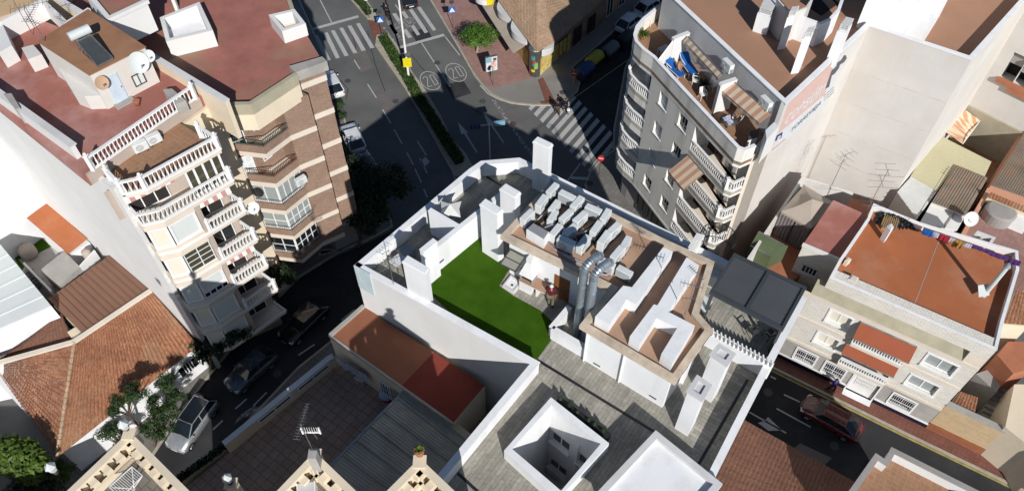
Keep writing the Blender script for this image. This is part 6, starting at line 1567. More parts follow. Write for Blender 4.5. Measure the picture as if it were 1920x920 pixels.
CH(at(732, 473, ZT), 1.0, 'white plastic chair at the narrow end of the balcony strip'); CH(at(722, 483, ZT), 2.2, 'white plastic chair in the corner beside the frosted glass')
CH(at(679, 716, ZY), 2.6, 'white plastic chair standing alone in the shaded yard')
um = thing('folded_parasol', 'half folded white parasol leaning by the dividing wall of the balcony strip', 'parasol', at(845, 430, ZT))
b0 = at(848, 428, ZT); m = MB(); m.cyl(b0, b0 + Vector((0, 0, 2.2)), .025, n=8); m.build('pole', M['steel'], um)
m = MB(); n = 8; tp = b0 + Vector((0, 0, 2.15))
for k in range(n):
    a0, a1 = 2 * math.pi * k / n, 2 * math.pi * (k + 1) / n; rr_ = lambda k: .85 if k % 2 else .5
    m.add([tp, b0 + Vector((rr_(k) * math.cos(a0), rr_(k) * math.sin(a0), 1.75 - .1 * (k % 3))), b0 + Vector((rr_(k + 1) * math.cos(a1), rr_(k + 1) * math.sin(a1), 1.7 + .05 * (k % 2)))], [(0, 1, 2), (2, 1, 0)][:1])
m.build('canopy', M['sheet_white'], um)
m = MB(); m.cyl(b0, b0 + Vector((0, 0, .12)), .28, n=12); m.build('base', M['concrete'], um)
# things on the pergola terrace
cb2 = thing('storage_locker', 'grey storage locker standing beside the pergola', 'cabinet', at(1350, 510, ZT))
P = A2([(1336, 500), (1353, 507), (1346, 522), (1328, 514)], ZT + 1.0); m = MB(); m.prism(P, ZT, ZT + .95); m.build('body', M['panel_grey'], cb2); m = MB(); m.prism(offset2(P, -.04, True), ZT + .95, ZT + 1.0); m.build('lid', M['coping_grey'], cb2)
tt = thing('terrace_table', 'square grey glass topped table on the sunny planks by the pergola', 'table', at(1320, 565, ZT))
P = A2([(1306, 568), (1322, 553), (1337, 565), (1322, 585)], ZT + .75); m = MB(); m.prism(P, ZT + .71, ZT + .75, bottom=True); m.build('tabletop', M['panel_grey'], tt)
for p in P: c = p.lerp(sum(P, Vector((0, 0))) / 4, .1); m = MB(); m.box(c.x - .03, c.x + .03, c.y - .03, c.y + .03, ZT, ZT + .71); m.build('leg', M['dark_metal'], tt)
CD = Placer(make_chair('garden_chair', 'dark_metal'))
for (x, y, r_), l_ in zip(((1425, 600, .4), (1408, 628, 2.2), (1440, 632, 3.6)), ('dark garden chair under the front edge of the pergola', 'dark garden chair nearest the louvre screen', 'dark garden chair next to the street parapet')): CD(at(x, y, ZT), r_, l_)
# round bird-cage railing and striped stair screen behind the deck
rc = thing('round_railing', 'curved black metal railing of the roof stair behind the pergola', 'railing', at(1340, 460, ZT))
c = at(1341, 462, ZT + .4); m = MB(); n = 22
for k in range(n + 1):
    a = math.pi * (1.15 - 1.45 * k / n); p = Vector((c.x + 1.0 * math.cos(a), c.y + 1.0 * math.sin(a), ZT)); m.bar(p, p + Vector((0, 0, 1.3)), .025)
    if k: m.bar(q + Vector((0, 0, 1.3)), p + Vector((0, 0, 1.3)), .04); m.bar(q + Vector((0, 0, .1)), p + Vector((0, 0, .1)), .03)
    q = p
m.build('bars', M['black_metal'], rc)
ss = thing('stair_screen', 'white slatted screen casting stripes next to the roof stair', 'screen', at(1295, 470, ZT))
a, b_ = A2([(1284, 492), (1312, 446)], 19.6); m = MB(); n = 13
for k in range(n): p = a.lerp(b_, (k + .5) / n); m.obox((p.x, p.y, 19.25), E1 * .22 + E2 * .05, E2 * .035, Vector((0, 0, .75)))
m.build('slats', M['white_paint'], ss); m = MB(); m.bar((a.x, a.y, ZT + .3), (b_.x, b_.y, ZT + .3), .06); m.bar((a.x, a.y, 19.9), (b_.x, b_.y, 19.9), .06); m.build('rail', M['white_paint'], ss)
bx = thing('white_bench', 'white box bench beside the slatted stair screen', 'bench', at(1310, 485, ZT)); P = A2([(1296, 488), (1310, 468), (1324, 474), (1310, 494)], ZT + .7)
m = MB(); m.prism(P, ZT, ZT + .62); m.build('body', M['white_clean'], bx); m = MB(); m.prism(offset2(P, -.03, True), ZT + .62, ZT + .7); m.build('top', M['white_paint'], bx)
# long dark planter beside the light well
lp = thing('planter_trough', 'long black planter trough along the light well wall', 'planter', at(1090, 770, ZT))
a, b_ = A2([(1043, 752), (1140, 824)], ZT + .3); sh_ = E2 * .3; m = MB(); m.prism([a, b_, b_ + sh_.xy * 1.0, a + sh_.xy * 1.0], ZT, ZT + .4); m.build('trough', M['black_metal'], lp)
m = MB(); m.prism([a + sh_.xy * .08, b_ + sh_.xy * .08, b_ + sh_.xy * .9, a + sh_.xy * .9], ZT + .38, ZT + .41); m.build('soil', M['black_metal'], lp)
for k in range(6):
    p = a.lerp(b_, (k + .4 + R.uniform(-.2, .2)) / 6) + sh_.xy * .5; h = R.uniform(.2, .55); m = MB(); m.lathe(p.x, p.y, [(.10, ZT + .40), (.14, ZT + .40 + h * .4), (.02, ZT + .4 + h)], 6, smooth=False); m.build('plant', M['leaf_dark'], lp)
# ================================================================ aerials and dishes
def aerial(label, base, h, booms, az=0.0, cross=None, group=None):
    o = thing('tv_aerial', label, 'aerial', base, group); b0 = Vector(base); m = MB(); m.cyl(b0, b0 + Vector((0, 0, h)), .025, .018, n=6); m.build('mast', M['steel'], o)
    for (z, L, n_, el, da) in booms:
        m = MB(); d = Vector((math.cos(az + da), math.sin(az + da), 0)); s_ = Vector((-d.y, d.x, 0)); c = b0 + Vector((0, 0, z))
        m.bar(c - d * L * .4, c + d * L * .6, .025)
        for k in range(n_): p = c + d * (L * (k / (n_ - 1) - .4)); e_ = el * (1 - .4 * k / n_); m.bar(p - s_ * e_ / 2, p + s_ * e_ / 2, .016)
        m.build('antenna', M['steel'], o)
    return o
def dish(label, c, nrm, r, mat='shutter_pale', arm=None):
    o = thing('satellite_dish', label, 'satellite dish', c); d = Vector(nrm).normalized(); u = Vector((0, 0, 1)); a = u.cross(d).normalized(); b_ = d.cross(a); c = Vector(c); m = MB(); n = 20; vs = []
    for j in range(5):
        t = j / 4
        for k in range(n): w_ = 2 * math.pi * k / n; vs.append(c + (a * math.cos(w_) + b_ * math.sin(w_) * 1.08) * r * max(.02, t) + d * (.22 * r * t * t))
    m.add(vs, [(j * n + k, j * n + (k + 1) % n, (j + 1) * n + (k + 1) % n, (j + 1) * n + k) for j in range(4) for k in range(n)], True); m.build('reflector', M[mat], o)
    m = MB(); tip = c + d * r * .95 - Vector((0, 0, r * .25)); m.bar(c - Vector((0, 0, r * .95)), tip, .03); m.bar(tip, tip - d * .1, .09); m.build('feed_arm', M['steel'], o)
    m = MB(); m.bar(c, c - d * .25, .06); m.bar(c - d * .25, c - d * .25 - Vector((0, 0, arm or r)), .05); m.build('bracket', M['steel'], o); return o
zs = 23.92
aerial('cluster aerial with many bars at the left corner of the brown stair house roof', at(84, 78, zs), 2.6, [(2.5, 2.0, 9, .9, 0), (1.9, 1.6, 8, .6, 1.2), (1.4, 1.2, 7, .5, 2.3)], .4)
aerial('tall thin aerial behind the brown stair house roof', at(62, 66, ZR), 4.0, [(3.9, 1.6, 8, .8, 0), (3.2, 1.4, 3, 1.6, 1.3)], 1.1)
aerial('aerial rising from the white block of the deck beside the pergola', at(1284, 590, 22.45), 3.4, [(3.3, .9, 9, .4, 0), (2.4, 1.0, 7, .55, .6), (1.4, .6, 4, .4, .9)], 2.2)
aerial('tall yagi aerial standing on the balcony strip corner wall', at(738, 534, 19.5), 2.3, [(2.2, 1.5, 10, .45, 0), (1.7, .8, 5, .7, .3)], 3.6)
aerial('lonely aerial on the tall white wall beside the gazebo', at(1558, 350, 8.4), 3.6, [(3.5, 1.4, 4, 1.1, 0), (2.7, 1.2, 3, 1.5, .2)], .5)
aerial('many armed aerial behind the rear corner of the orange roof', at(1622, 400, 10.6), 4.6, [(4.4, 1.2, 3, 1.9, 1.2), (3.3, 1.2, 3, 2.2, 1.2), (1.2, .8, 3, 1.5, 1.2)], .3)
aerial('slender mast with small aerial at the rear edge of the orange roof', at(1712, 418, 10.6), 5.6, [(5.4, .8, 4, .4, 0)], .8)
aerial('pale comb aerial on the corner of the ornate parapet', at(588, 846, 23.2), 2.6, [(2.5, 1.5, 13, .3, 0)], 1.45)
o = thing('grid_aerial', 'white barred panel aerial on the corner of the ornate parapet', 'aerial', at(584, 812, 24.2)); c = at(583, 806, 24.6); m = MB()
for k in range(8): m.bar(c + Vector((-.33 + .66 * k / 7, 0, -.18)), c + Vector((-.33 + .66 * k / 7, .02, .22)), .014)
for s_ in (-.35, .35): m.bar(c + Vector((s_, -.03, -.24)), c + Vector((s_, -.03, .28)), .06)
m.bar(c + Vector((-.35, 0, -.2)), c + Vector((.35, 0, -.2)), .05); m.build('grid', M['white_paint'], o); m = MB(); m.bar(c, c + Vector((.05, .1, -1.0)), .03); m.build('arm', M['steel'], o)
fs2 = Fac(sh[2], sh[1]); n3 = Vector((fs2.n.x, fs2.n.y, .35))
for (x, y, r_, mt, lb_) in ((257, 116, .62, 'shutter_pale', 'large pale grey satellite dish on the stair house wall'), (277, 104, .36, 'shutter_pale', 'small pale satellite dish at the wall corner of the stair house'), (189, 154, .40, 'shutter_tan', 'tan satellite dish on the stair house wall left of the door')):
    if mt not in M: surf(mt, (.45, .30, .19), var=.08, bmp=0)
    u, z = fs2.uz(x, y, .2); dish(lb_, fs2.p(u, z, .28), n3, r_, mt)
dish('white satellite dish on the cream strip between the two left buildings', at(474, 389, 14.0) + Vector((0, 0, 0)), (.4, -.7, .35), .42)
dish('white satellite dish behind the clothes line of the orange roof', at(1820, 410, 7.4), (-.1, -.8, .6), .55)
# solar heater on the brown stair house roof
so_ = thing('solar_water_heater', 'solar water heater with silver tank and dark panel on the brown roof', 'solar heater', at(185, 100, zs))
o8 = lambda x, y, z: at(100 + x / 4.6, y / 4.6, z)
t0, t1 = o8(135, 322, zs + 1.1), o8(312, 245, zs + 1.1); m = MB(); m.cyl(t0, t1, .28, n=18); m.build('tank', M['panel_grey'], so_)
p0, p1, p2, p3 = o8(205, 362, zs + .85), o8(322, 305, zs + .85), o8(515, 503, zs + .12), o8(385, 572, zs + .12)
m = MB(); m.slab3([p0, p1, p2, p3], .07); m.build('panel', M['solar_glass'], so_); m = MB()
for a, c in ((p0, p1), (p1, p2), (p2, p3), (p3, p0)): m.bar(a, c, .07, .09)
m.build('panel_frame', M['steel'], so_)
for t_ in (t0.lerp(t1, .15), t0.lerp(t1, .85), p0, p1): m = MB(); m.bar(t_, (t_.x, t_.y, zs), .04); m.build('leg', M['steel'], so_)
m = MB(); m.bar((p0.x, p0.y, zs + .05), p3, .035); m.bar((p1.x, p1.y, zs + .05), p2, .035); m.build('base_rail', M['steel'], so_)
# fittings on left roofs
AC(at(267, 282, ZB + .06), math.atan2(fr_.y, fr_.x), 'white air conditioner on the brown tiled terrace, left of two', 'air conditioners on the brown terrace'); AC(at(292, 268, ZB + .06), math.atan2(fr_.y, fr_.x), 'white air conditioner on the brown tiled terrace, right of two', 'air conditioners on the brown terrace')
AC(at(73, 122, ZR), 2.2, 'pale air conditioner tucked against the annex on the red roof'); AC(at(519, 212, 15.9), .7, 'air conditioner on the top balcony of the brick building'); AC(at(566, 345, 12.0), .75, 'air conditioner hung on the side of the glazed brick balcony')
for (x, y), l_ in zip(((62, 604), (84, 592)), ('left air conditioner on the white ledge below the grey panel roof', 'right air conditioner on the white ledge below the grey panel roof')): AC(at(x, y, 6.7), .6, l_, 'air conditioners by the grey roof house', scale=1.25)
pt = thing('flower_pot', 'terracotta flower pot standing on the red roof beside the pale blue door', 'pot', at(259, 197, ZR)); c = at(259, 197, ZR); m = MB(); m.lathe(c.x, c.y, [(.14, ZR), (.2, ZR + .3), (.22, ZR + .36), (.18, ZR + .36)], 12); m.build('pot', M['terracotta'], pt); m = MB(); m.lathe(c.x, c.y, [(.17, ZR + .33), (.02, ZR + .36)], 10); m.build('soil', M['earth'], pt)
o = thing('glass_table', 'small wood framed table in the corner of the red roof terrace', 'table', at(333, 186, ZR)); P = A2([(323, 185), (336, 178), (345, 187), (333, 195)], ZR + .75); m = MB(); m.ribbon(P, .06, ZR + .68, ZR + .75, closed=True); m.build('frame', M['dark_metal'], o); m = MB(); m.prism(P, ZR + .69, ZR + .73, bottom=True); m.build('tabletop', M['wood'], o)
# ================================================================ curved block: terrace life
zA = ZEA
def recl(name):
    o = proto(name, 'x', 'sun lounger'); m = MB(); m.org = Vector()
    m.slab3([(-.3, -.95, .42), (.3, -.95, .42), (.3, .25, .42), (-.3, .25, .42)], .06); m.slab3([(-.3, .25, .42), (.3, .25, .42), (.3, .85, .85), (-.3, .85, .85)], .06); m.build('cushion', M['blue_cloth'], o)
    m = MB(); m.org = Vector()
    for s_ in (-.31, .31): m.bar((s_, -.95, .36), (s_, .3, .36), .04); m.bar((s_, .3, .36), (s_, .85, .8), .04)
    m.build('frame', M['white_paint'], o)
    for s_ in (-.31, .31):
        for y in (-.85, .25): m = MB(); m.org = Vector(); m.bar((s_, y, 0), (s_, y, .36), .04); m.build('leg', M['white_paint'], o)
        m = MB(); m.org = Vector(); m.bar((s_ * 1.1, -.1, .6), (s_ * 1.1, .45, .62), .05); m.build('armrest', M['white_paint'], o)
    return o
LG = Placer(recl('sun_lounger')); ra = math.atan2(fm.u.y, fm.u.x)
LG(at(1289, 131, zA), ra + math.pi / 2 - .15, 'blue sun lounger in full view beside the white dividing wall', scale=1.1); LG(at(1262, 136, zA), ra + math.pi / 2 + .1, 'blue sun lounger half hidden behind the terrace parapet', scale=1.05)
for (x, y), l_ in zip(((1362, 132), (1433, 202)), ('air conditioner above the first striped awning of the roof terrace', 'air conditioner above the second striped awning of the roof terrace')): AC(at(x, y, 18.4), ra, l_, 'air conditioners on the attic wall', scale=1.15)
AC(at(1278, 30, 17.6), ra + .2, 'air conditioner on the shaded rounded end of the roof terrace', scale=1.25)
for (x, y, r_), l_ in zip(((1303, 160, 1.2), (1335, 168, 2.2), (1316, 185, .3), (1212, 50, 2.0)), ('white chair beside the potted fern on the roof terrace', 'white chair against the gate post of the roof terrace', 'white chair right at the parapet of the roof terrace', 'white chair on the rounded end of the roof terrace')): CH(at(x, y, zA), r_, l_)
def awn(label, par, a, b_, zt, out, drop, mat, nrm):
    o = thing('awning', label, 'awning', (a[0], a[1], zt)); m = MB(); a3, b3 = Vector((a[0], a[1], zt)), Vector((b_[0], b_[1], zt)); n_ = Vector((nrm[0], nrm[1], 0)) * out
    q = [a3, b3, b3 + n_ - Vector((0, 0, drop)), a3 + n_ - Vector((0, 0, drop))]; m.slab3(q, .025); m.build('canvas', M[mat], o)
    m = MB()
    m.quad(q[3], q[2], q[2] - Vector((0, 0, .22)), q[3] - Vector((0, 0, .22))); m.build('valance', M[mat], o)
    m = MB(); m.cyl(a3, b3, .06, n=8); m.cyl(q[3], q[2], .03, n=8); m.build('roller', M['steel'], o)
    for p, r_ in ((a3.lerp(b3, .08), q[3].lerp(q[2], .08)), (a3.lerp(b3, .92), q[3].lerp(q[2], .92))): m = MB(); m.bar(p - Vector((0, 0, .35)), r_, .03); m.build('arm', M['steel'], o)
    return o
nA = (-(RW[0] - W0).normalized().y, (RW[0] - W0).normalized().x); nA = nA if Vector(nA).dot(fm.n) > 0 else (-nA[0], -nA[1])
oA = lambda x, y, z: at(1160 + x / 6.133, y / 6.133, z)
a, b_ = at(1290, 68, 18.5).xy, at(1356, 138, 18.5).xy; awn('narrow striped awning rolled along the left attic wall of the roof terrace', None, a, b_, 18.45, .35, .25, 'awn_beige', nA)
a, b_ = at(1374, 152, 18.5).xy, at(1447, 214, 18.5).xy; awn('brown and cream striped awning on the right attic wall of the roof terrace', None, a, b_, 18.5, .9, .45, 'awn_tan', nA)
a, b_ = fm.p(ub + .1, 0, .02).xy, fm.p(fm.len * .78, 0, .02).xy; awn('brown and cream striped awning let down over a middle balcony of the grey facade', None, a, b_, flo[0] - .5, 1.55, 1.05, 'awn_tan', fm.n)
def plant(label, base, r_, mat='leaf_mid', pot='terracotta', h=.7, n=70):
    o = thing('potted_plant', label, 'plant', base); b0 = Vector(base); m = MB(); m.lathe(b0.x, b0.y, [(.16, b0.z), (.22, b0.z + .34), (.18, b0.z + .34)], 10); m.build('pot', M[pot], o); m = MB()
    for k in range(n):
        a = R.uniform(0, 6.283); e_ = R.uniform(.2, 1.3); L = r_ * R.uniform(.6, 1.1); d = Vector((math.cos(a) * math.cos(e_), math.sin(a) * math.cos(e_), math.sin(e_))); s_ = Vector((-math.sin(a), math.cos(a), 0)) * .045
        c0 = b0 + Vector((0, 0, .34)); c1 = c0 + d * L * .6; c2 = c0 + d * L - Vector((0, 0, L * .3)); m.add([c0 - s_ * .4, c0 + s_ * .4, c1 + s_, c1 - s_, c2], [(0, 1, 2, 3), (3, 2, 4)])
    m.build('leaves', M[mat], o); return o
plant('potted fern between the white chairs on the roof terrace', at(1317, 168, zA), .85, 'leaf_mid'); plant('potted plant right of the gate post on the roof terrace', at(1358, 196, zA), .75, 'leaf_mid'); plant('leafy yellowish plant at the rounded parapet end of the roof terrace', at(1204, 73, zA), .8, 'leaf_yellow'); plant('small palm on the second rounded balcony from the top', at(1188, 188, flo[1]), .8, 'leaf_grey'); plant('green plant at the top balcony rail of the brick building', at(530, 222, 15.9), .7, 'leaf_yellow')
rk = thing('drying_rack', 'white metal drying rack standing on the roof terrace', 'drying rack', at(1383, 222, zA)); c = at(1383, 225, zA); m = MB(); u_ = Vector((math.cos(ra), math.sin(ra), 0)); v_ = Vector((-u_.y, u_.x, 0))
for k in range(6): m.bar(c + u_ * (-.4 + .16 * k) + Vector((0, 0, .5)), c + u_ * (-.4 + .16 * k) + v_ * .25 + Vector((0, 0, 1.7)), .03)
for t_ in (0, .5, 1): m.bar(c - u_ * .42 + v_ * .25 * t_ + Vector((0, 0, .5 + 1.2 * t_)), c + u_ * .42 + v_ * .25 * t_ + Vector((0, 0, .5 + 1.2 * t_)), .03)
m.build('bars', M['white_paint'], rk)
for s_ in (-.4, .4): m = MB(); m.bar(c + u_ * s_ + Vector((0, 0, .5)), c + u_ * s_ - v_ * .35, .03); m.build('leg', M['white_paint'], rk)
tbl = thing('round_table', 'dark round table with pale crumpled cloth on the roof terrace', 'table', at(1362, 240, zA)); c = at(1362, 240, zA); m = MB(); m.lathe(c.x, c.y, [(.05, zA), (.05, zA + .7)], 8); m.build('leg', M['dark_metal'], tbl); m = MB(); m.lathe(c.x, c.y, [(.6, zA + .7), (.62, zA + .74), (.02, zA + .745)], 18); m.build('tabletop', M['dark_metal'], tbl); m = MB()
for k in range(26): a = R.uniform(0, 6.28); q = R.uniform(0, .4); m.obox((c.x + q * math.cos(a), c.y + q * math.sin(a), zA + .78), (R.uniform(.05, .14), 0, R.uniform(-.03, .05)), (0, R.uniform(.05, .14), R.uniform(-.03, .05)), (0, 0, .02))
m.build('cloth', M['pale_cloth'], tbl)
cab = thing('terrace_cabinet', 'white panelled cabinet with dark top at the right corner of the roof terrace', 'cabinet', at(1412, 262, zA)); P = A2([(1403, 262), (1421, 256), (1423, 242), (1408, 246)], zA + 1.0); m = MB(); m.prism(P, zA, zA + .95); m.build('body', M['white_paint'], cab); m = MB(); m.prism(offset2(P, -.03, True), zA + .95, zA + 1.0); m.build('top', M['dark_metal'], cab)
st2 = thing('side_table', 'square pale table on the shaded part of the roof terrace', 'table', at(1245, 90, zA)); P = A2([(1234, 90), (1250, 83), (1255, 91), (1240, 98)], zA + .75); m = MB(); m.prism(P, zA + .7, zA + .75, bottom=True); m.build('tabletop', M['coping_pale'], st2)
for p in P: m = MB(); m.box(p.x - .02, p.x + .02, p.y - .02, p.y + .02, zA, zA + .7); m.build('leg', M['white_paint'], st2)
# AC units and boxes on the far right wall
for i, (x, y) in enumerate(((1892, 32), (1847, 92), (1832, 122), (1815, 152))):
    u, z = fR.uz(x, y); p = fR.p(u, z - .3, .22)
    AC(p, fR.rot(), ['topmost', 'second highest', 'third highest', 'lowest'][i] + ' air conditioner of the column on the cream wall at the upper right', 'air conditioners up the cream wall')
# ================================================================ orange roof clutter
zH = ZH - .55
ct = thing('orange_roof_chimney', 'slim white chimney on the orange roof in front of the timber pallet', 'chimney', at(1658, 450, zH)); P = A2([(1672, 417), (1677, 424), (1671, 430), (1664, 422)], zH + 1.5); m = MB(); m.prism(P, zH, zH + 1.4); m.build('shaft', M['white_clean'], ct); m = MB(); m.prism(offset2(P, -.05, True), zH + 1.4, zH + 1.5); m.build('cap', M['coping_grey'], ct)
vp = thing('vent_pipe', 'tall grey vent pipe casting a long shadow on the orange roof', 'pipe', at(1842, 556, zH)); c = at(1844, 554, zH); m = MB(); m.cyl(c, c + Vector((0, 0, 3.2)), .16, n=14); m.build('pipe', M['panel_grey'], vp); m = MB(); m.cyl(c + Vector((0, 0, 3.25)), c + Vector((0, 0, 3.5)), .22, .1, n=14); m.build('cowl', M['plastic_grey'], vp)
m = MB(); m.slab3([c + Vector((-.6, -.35, .35)), c + Vector((.05, -.3, .5)), c + Vector((.05, .35, .9)), c + Vector((-.6, .3, .75))], .04); tag(m.build('antenna_panel', M['panel_grey']), 'grey tilted panel at the foot of the tall vent pipe', 'panel')
pl_ = thing('timber_pallet', 'weathered timber pallet lying on black sheeting on the orange roof', 'pallet', at(1670, 410, zH)); a, b_, c_, d_ = A2([(1650, 424), (1680, 433), (1688, 408), (1659, 401)], zH + .5); m = MB()
for k in range(8): p, q = a.lerp(b_, (k + .5) / 8), d_.lerp(c_, (k + .5) / 8); m.bar((p.x, p.y, zH + .5), (q.x, q.y, zH + .5), .09, .03)
for k in range(7): p, q = a.lerp(d_, (k + .5) / 7), b_.lerp(c_, (k + .5) / 7); m.bar((p.x, p.y, zH + .44), (q.x, q.y, zH + .44), .07, .06)
m.build('boards', M['wood'], pl_); m = MB(); m.prism([a.lerp(c_, .15), b_.lerp(d_, .15), c_.lerp(a, .15), d_.lerp(b_, .15)], zH, zH + .4); m.build('blocks', M['wood'], pl_)
m = MB(); nx, ny = 34, 12; vs = []
for i in range(nx + 1):
    t = i / nx
    for j in range(ny + 1):
        v = j / ny - .5; wd = 26 * (.55 + .45 * math.sin(math.pi * min(1, t * 1.15 + .1))) + 3 * math.sin(i * 1.9); p = at(1640 + 76 * t + R.uniform(-1.2, 1.2), 408 + 17 * t + v * wd + R.uniform(-1.2, 1.2), zH); e_ = max(0, 1 - (2 * v) ** 2) * min(1, 6 * t, 6 * (1 - t)); vs.append((p.x, p.y, zH + .01 + e_ * (.22 + R.uniform(0, .42))))
m.add(vs, [(i * (ny + 1) + j, (i + 1) * (ny + 1) + j, (i + 1) * (ny + 1) + j + 1, i * (ny + 1) + j + 1) for i in range(nx) for j in range(ny)])
tag(m.build('plastic_sheeting', M['tarp_black']), 'crumpled black plastic sheeting heaped at the back of the orange roof', 'sheeting')
for (px, lb_) in (([(1637, 506), (1643, 500), (1650, 504), (1642, 510)], 'broken pale ventilation block near the left edge of the orange roof'), ([(1590, 522), (1598, 513), (1612, 519), (1606, 531)], 'square pale vent box at the left corner of the orange roof')):
    q = [(x - (52 if px[0][0] == 1637 else 0), y - (20 if px[0][0] == 1637 else 0)) for x, y in px]; P = A2(q, zH + .6); o = thing('vent_box', lb_, 'vent', at(*q[0], zH)); m = MB(); m.prism(P, zH, zH + .5); m.build('body', M['cream_plaster'], o); m = MB(); m.prism([p.lerp(sum(P, Vector((0, 0))) / 4, .35) for p in P], zH + .5, zH + .56); m.build('grating', M['coping_grey'], o)
ll = [(1735, 428), (1905, 487)]; a, b_ = at(*ll[0], zH + 1.3), at(1915, 490, zH + 1.3)
m = MB(); m.cyl(a, b_, .012, n=5); tag(m.build('clothes_line', M['dark_metal']), 'clothes line stretched along the back of the orange roof', 'line')
for i, (t, w_, h_, mt, lb_) in enumerate(((.05, .7, .6, 'blue_cloth', 'blue towel'), (.12, .45, .5, 'pale_cloth', 'pale grey shirt'), (.22, .6, .6, 'red_cloth', 'crimson cloth'), (.30, .35, .4, 'pale_cloth', 'small pale cloth next to the crimson one'), (.38, .6, .75, 'mustard_cloth', 'mustard coloured cloth'), (.47, .4, .4, 'pale_cloth', 'pale cloth between mustard and purple ones'), (.60, 1.3, .3, 'purple_cloth', 'long purple sheet'), (.78, 1.2, .38, 'purple_cloth', 'wide purple cover'), (.95, .7, .5, 'purple_cloth', 'purple bundle at the line end'))):
    c = a.lerp(b_, t); d = (b_ - a).normalized(); m = MB(); n = 8; vs = []
    for k in range(n + 1):
        for j in range(4): vs.append(c + d * (w_ * (k / n - .5)) + Vector((.05 * math.sin(k * 1.7 + i) * j / 3, .06 * math.cos(k * 2.1) * j / 3, -.01 - h_ * j / 3 * (1 + .12 * math.sin(k * 2.3)))))
    m.add(vs, [(4 * k + j, 4 * k + 4 + j, 4 * k + 5 + j, 4 * k + 1 + j) for k in range(n) for j in range(3)]); tag(m.build('laundry', M[mt]), lb_ + ' hanging on the line behind the orange roof', 'laundry')
sk = thing('outdoor_sink', 'pale concrete wash basin behind the clothes line', 'sink', at(1840, 452, 9.0)); P = A2([(1822, 455), (1836, 437), (1860, 446), (1848, 464)], 9.6); m = MB(); m.ribbon(offset2(P, .1, True), .2, 8.9, 9.6, closed=True); m.build('basin', M['coping_grey'], sk); m = MB(); m.prism(P, 8.8, 9.2); m.build('bottom', M['cream_plaster'], sk)
# yard laundry in shade (N)
a, b_ = at(628, 668, ZY + 2.0), at(684, 700, ZY + 2.0); m = MB(); m.cyl(a, b_, .012, n=5); tag(m.build('clothes_line', M['dark_metal']), 'clothes line under the eave of the shaded yard', 'line')
for i in range(6):
    c = a.lerp(b_, (i + .5) / 6); d = (b_ - a).normalized(); m = MB(); vs = []
    for k in range(6):
        for j in range(3): vs.append(c + d * (.5 * (k / 5 - .5)) + Vector((.04 * math.sin(k * 2 + i), .04 * math.cos(k + i), -.01 - (.75 + .25 * (i % 2)) * j / 2)))
    m.add(vs, [(3 * k + j, 3 * k + 3 + j, 3 * k + 4 + j, 3 * k + 1 + j) for k in range(5) for j in range(2)]); tag(m.build('laundry', M['pale_cloth']), ['first', 'second', 'third', 'fourth', 'fifth', 'last'][i] + ' pale garment counted from the street on the shaded yard line', 'laundry', 'laundry on the yard line')
rb_ = thing('round_tub', 'dark red round tub by the corner of the ribbed lean-to', 'tub', at(727, 747, ZY)); c = at(727, 745, ZY); m = MB(); m.lathe(c.x, c.y, [(.35, ZY), (.45, ZY + .5), (.42, ZY + .5), (.33, ZY + .1)], 16); m.build('tub', M['red_cloth'], rb_); m = MB(); m.lathe(c.x, c.y, [(.47, ZY + .48), (.47, ZY + .53)], 16); m.build('rim', M['pale_cloth'], rb_)
# rack and rug on the ornate terrace
zO = 21.2
rk = thing('clothes_airer', 'folding white clothes airer on the grey paved ornate terrace', 'drying rack', at(235, 890, zO)); o9 = lambda x, y, z: at(130 + x / 3.285, 640 + y / 3.285, z)
q = [o9(245, 895, zO + .9), o9(385, 770, zO + .9), o9(450, 825, zO + .9), o9(320, 960, zO + .9)]; m = MB()
for k in range(14): m.bar(q[0].lerp(q[1], k / 13), q[3].lerp(q[2], k / 13), .02)
for k in range(4): m.bar(q[k], q[(k + 1) % 4], .035)
m.build('wires', M['white_paint'], rk)
for i in range(4): m = MB(); m.bar(q[i], (q[(i + 2) % 4] * .55 + q[i] * .45).xy.to_3d() + Vector((0, 0, zO)), .03); m.build('leg', M['white_paint'], rk)
# lanterns on the ornate pillars
def lantern(label, base, h=.5):
    o = thing('pillar_lantern', label, 'lantern', base, None); b0 = Vector(base); m = MB(); m.lathe(b0.x, b0.y, [(.12, b0.z), (.05, b0.z + .08), (.05, b0.z + .2), (.16, b0.z + .24)], 8); m.build('stem', M['dark_metal'], o); m = MB(); m.lathe(b0.x, b0.y, [(.14, b0.z + .24), (.2, b0.z + .24 + h * .7)], 6, smooth=False); m.build('glass', M['lamp_glass'], o); m = MB(); m.lathe(b0.x, b0.y, [(.24, b0.z + .24 + h * .7), (.06, b0.z + .3 + h), (.02, b0.z + .4 + h)], 6, smooth=False); m.build('roof', M['panel_grey'], o)
lantern('grey lantern above the apex of the grey paved ornate terrace', at(240, 806, 22.3)); lantern('grey lantern at the left end of the ornate parapet', at(106, 885, 22.2)); lantern('grey lantern on the low pillar between the ornate terraces', at(432, 905, 20.0)); MB
pm = thing('ornate_pillar', 'cream pillar below the lantern between the two ornate terraces', 'pillar', at(440, 925, 17)); c = at(432, 905, 20.0); m = MB(); m.box(c.x - .2, c.x + .2, c.y - .2, c.y + .2, 12, 19.9); m.build('shaft', M['cream_plaster'], pm); m = MB(); m.box(c.x - .26, c.x + .26, c.y - .26, c.y + .26, 19.9, 20.0); m.build('cap', M['cream_plaster'], pm)
plant('small green plant in a pot on the ornate corner pillar', at(787, 850, 24.5), .28, 'leaf_yellow', n=24)
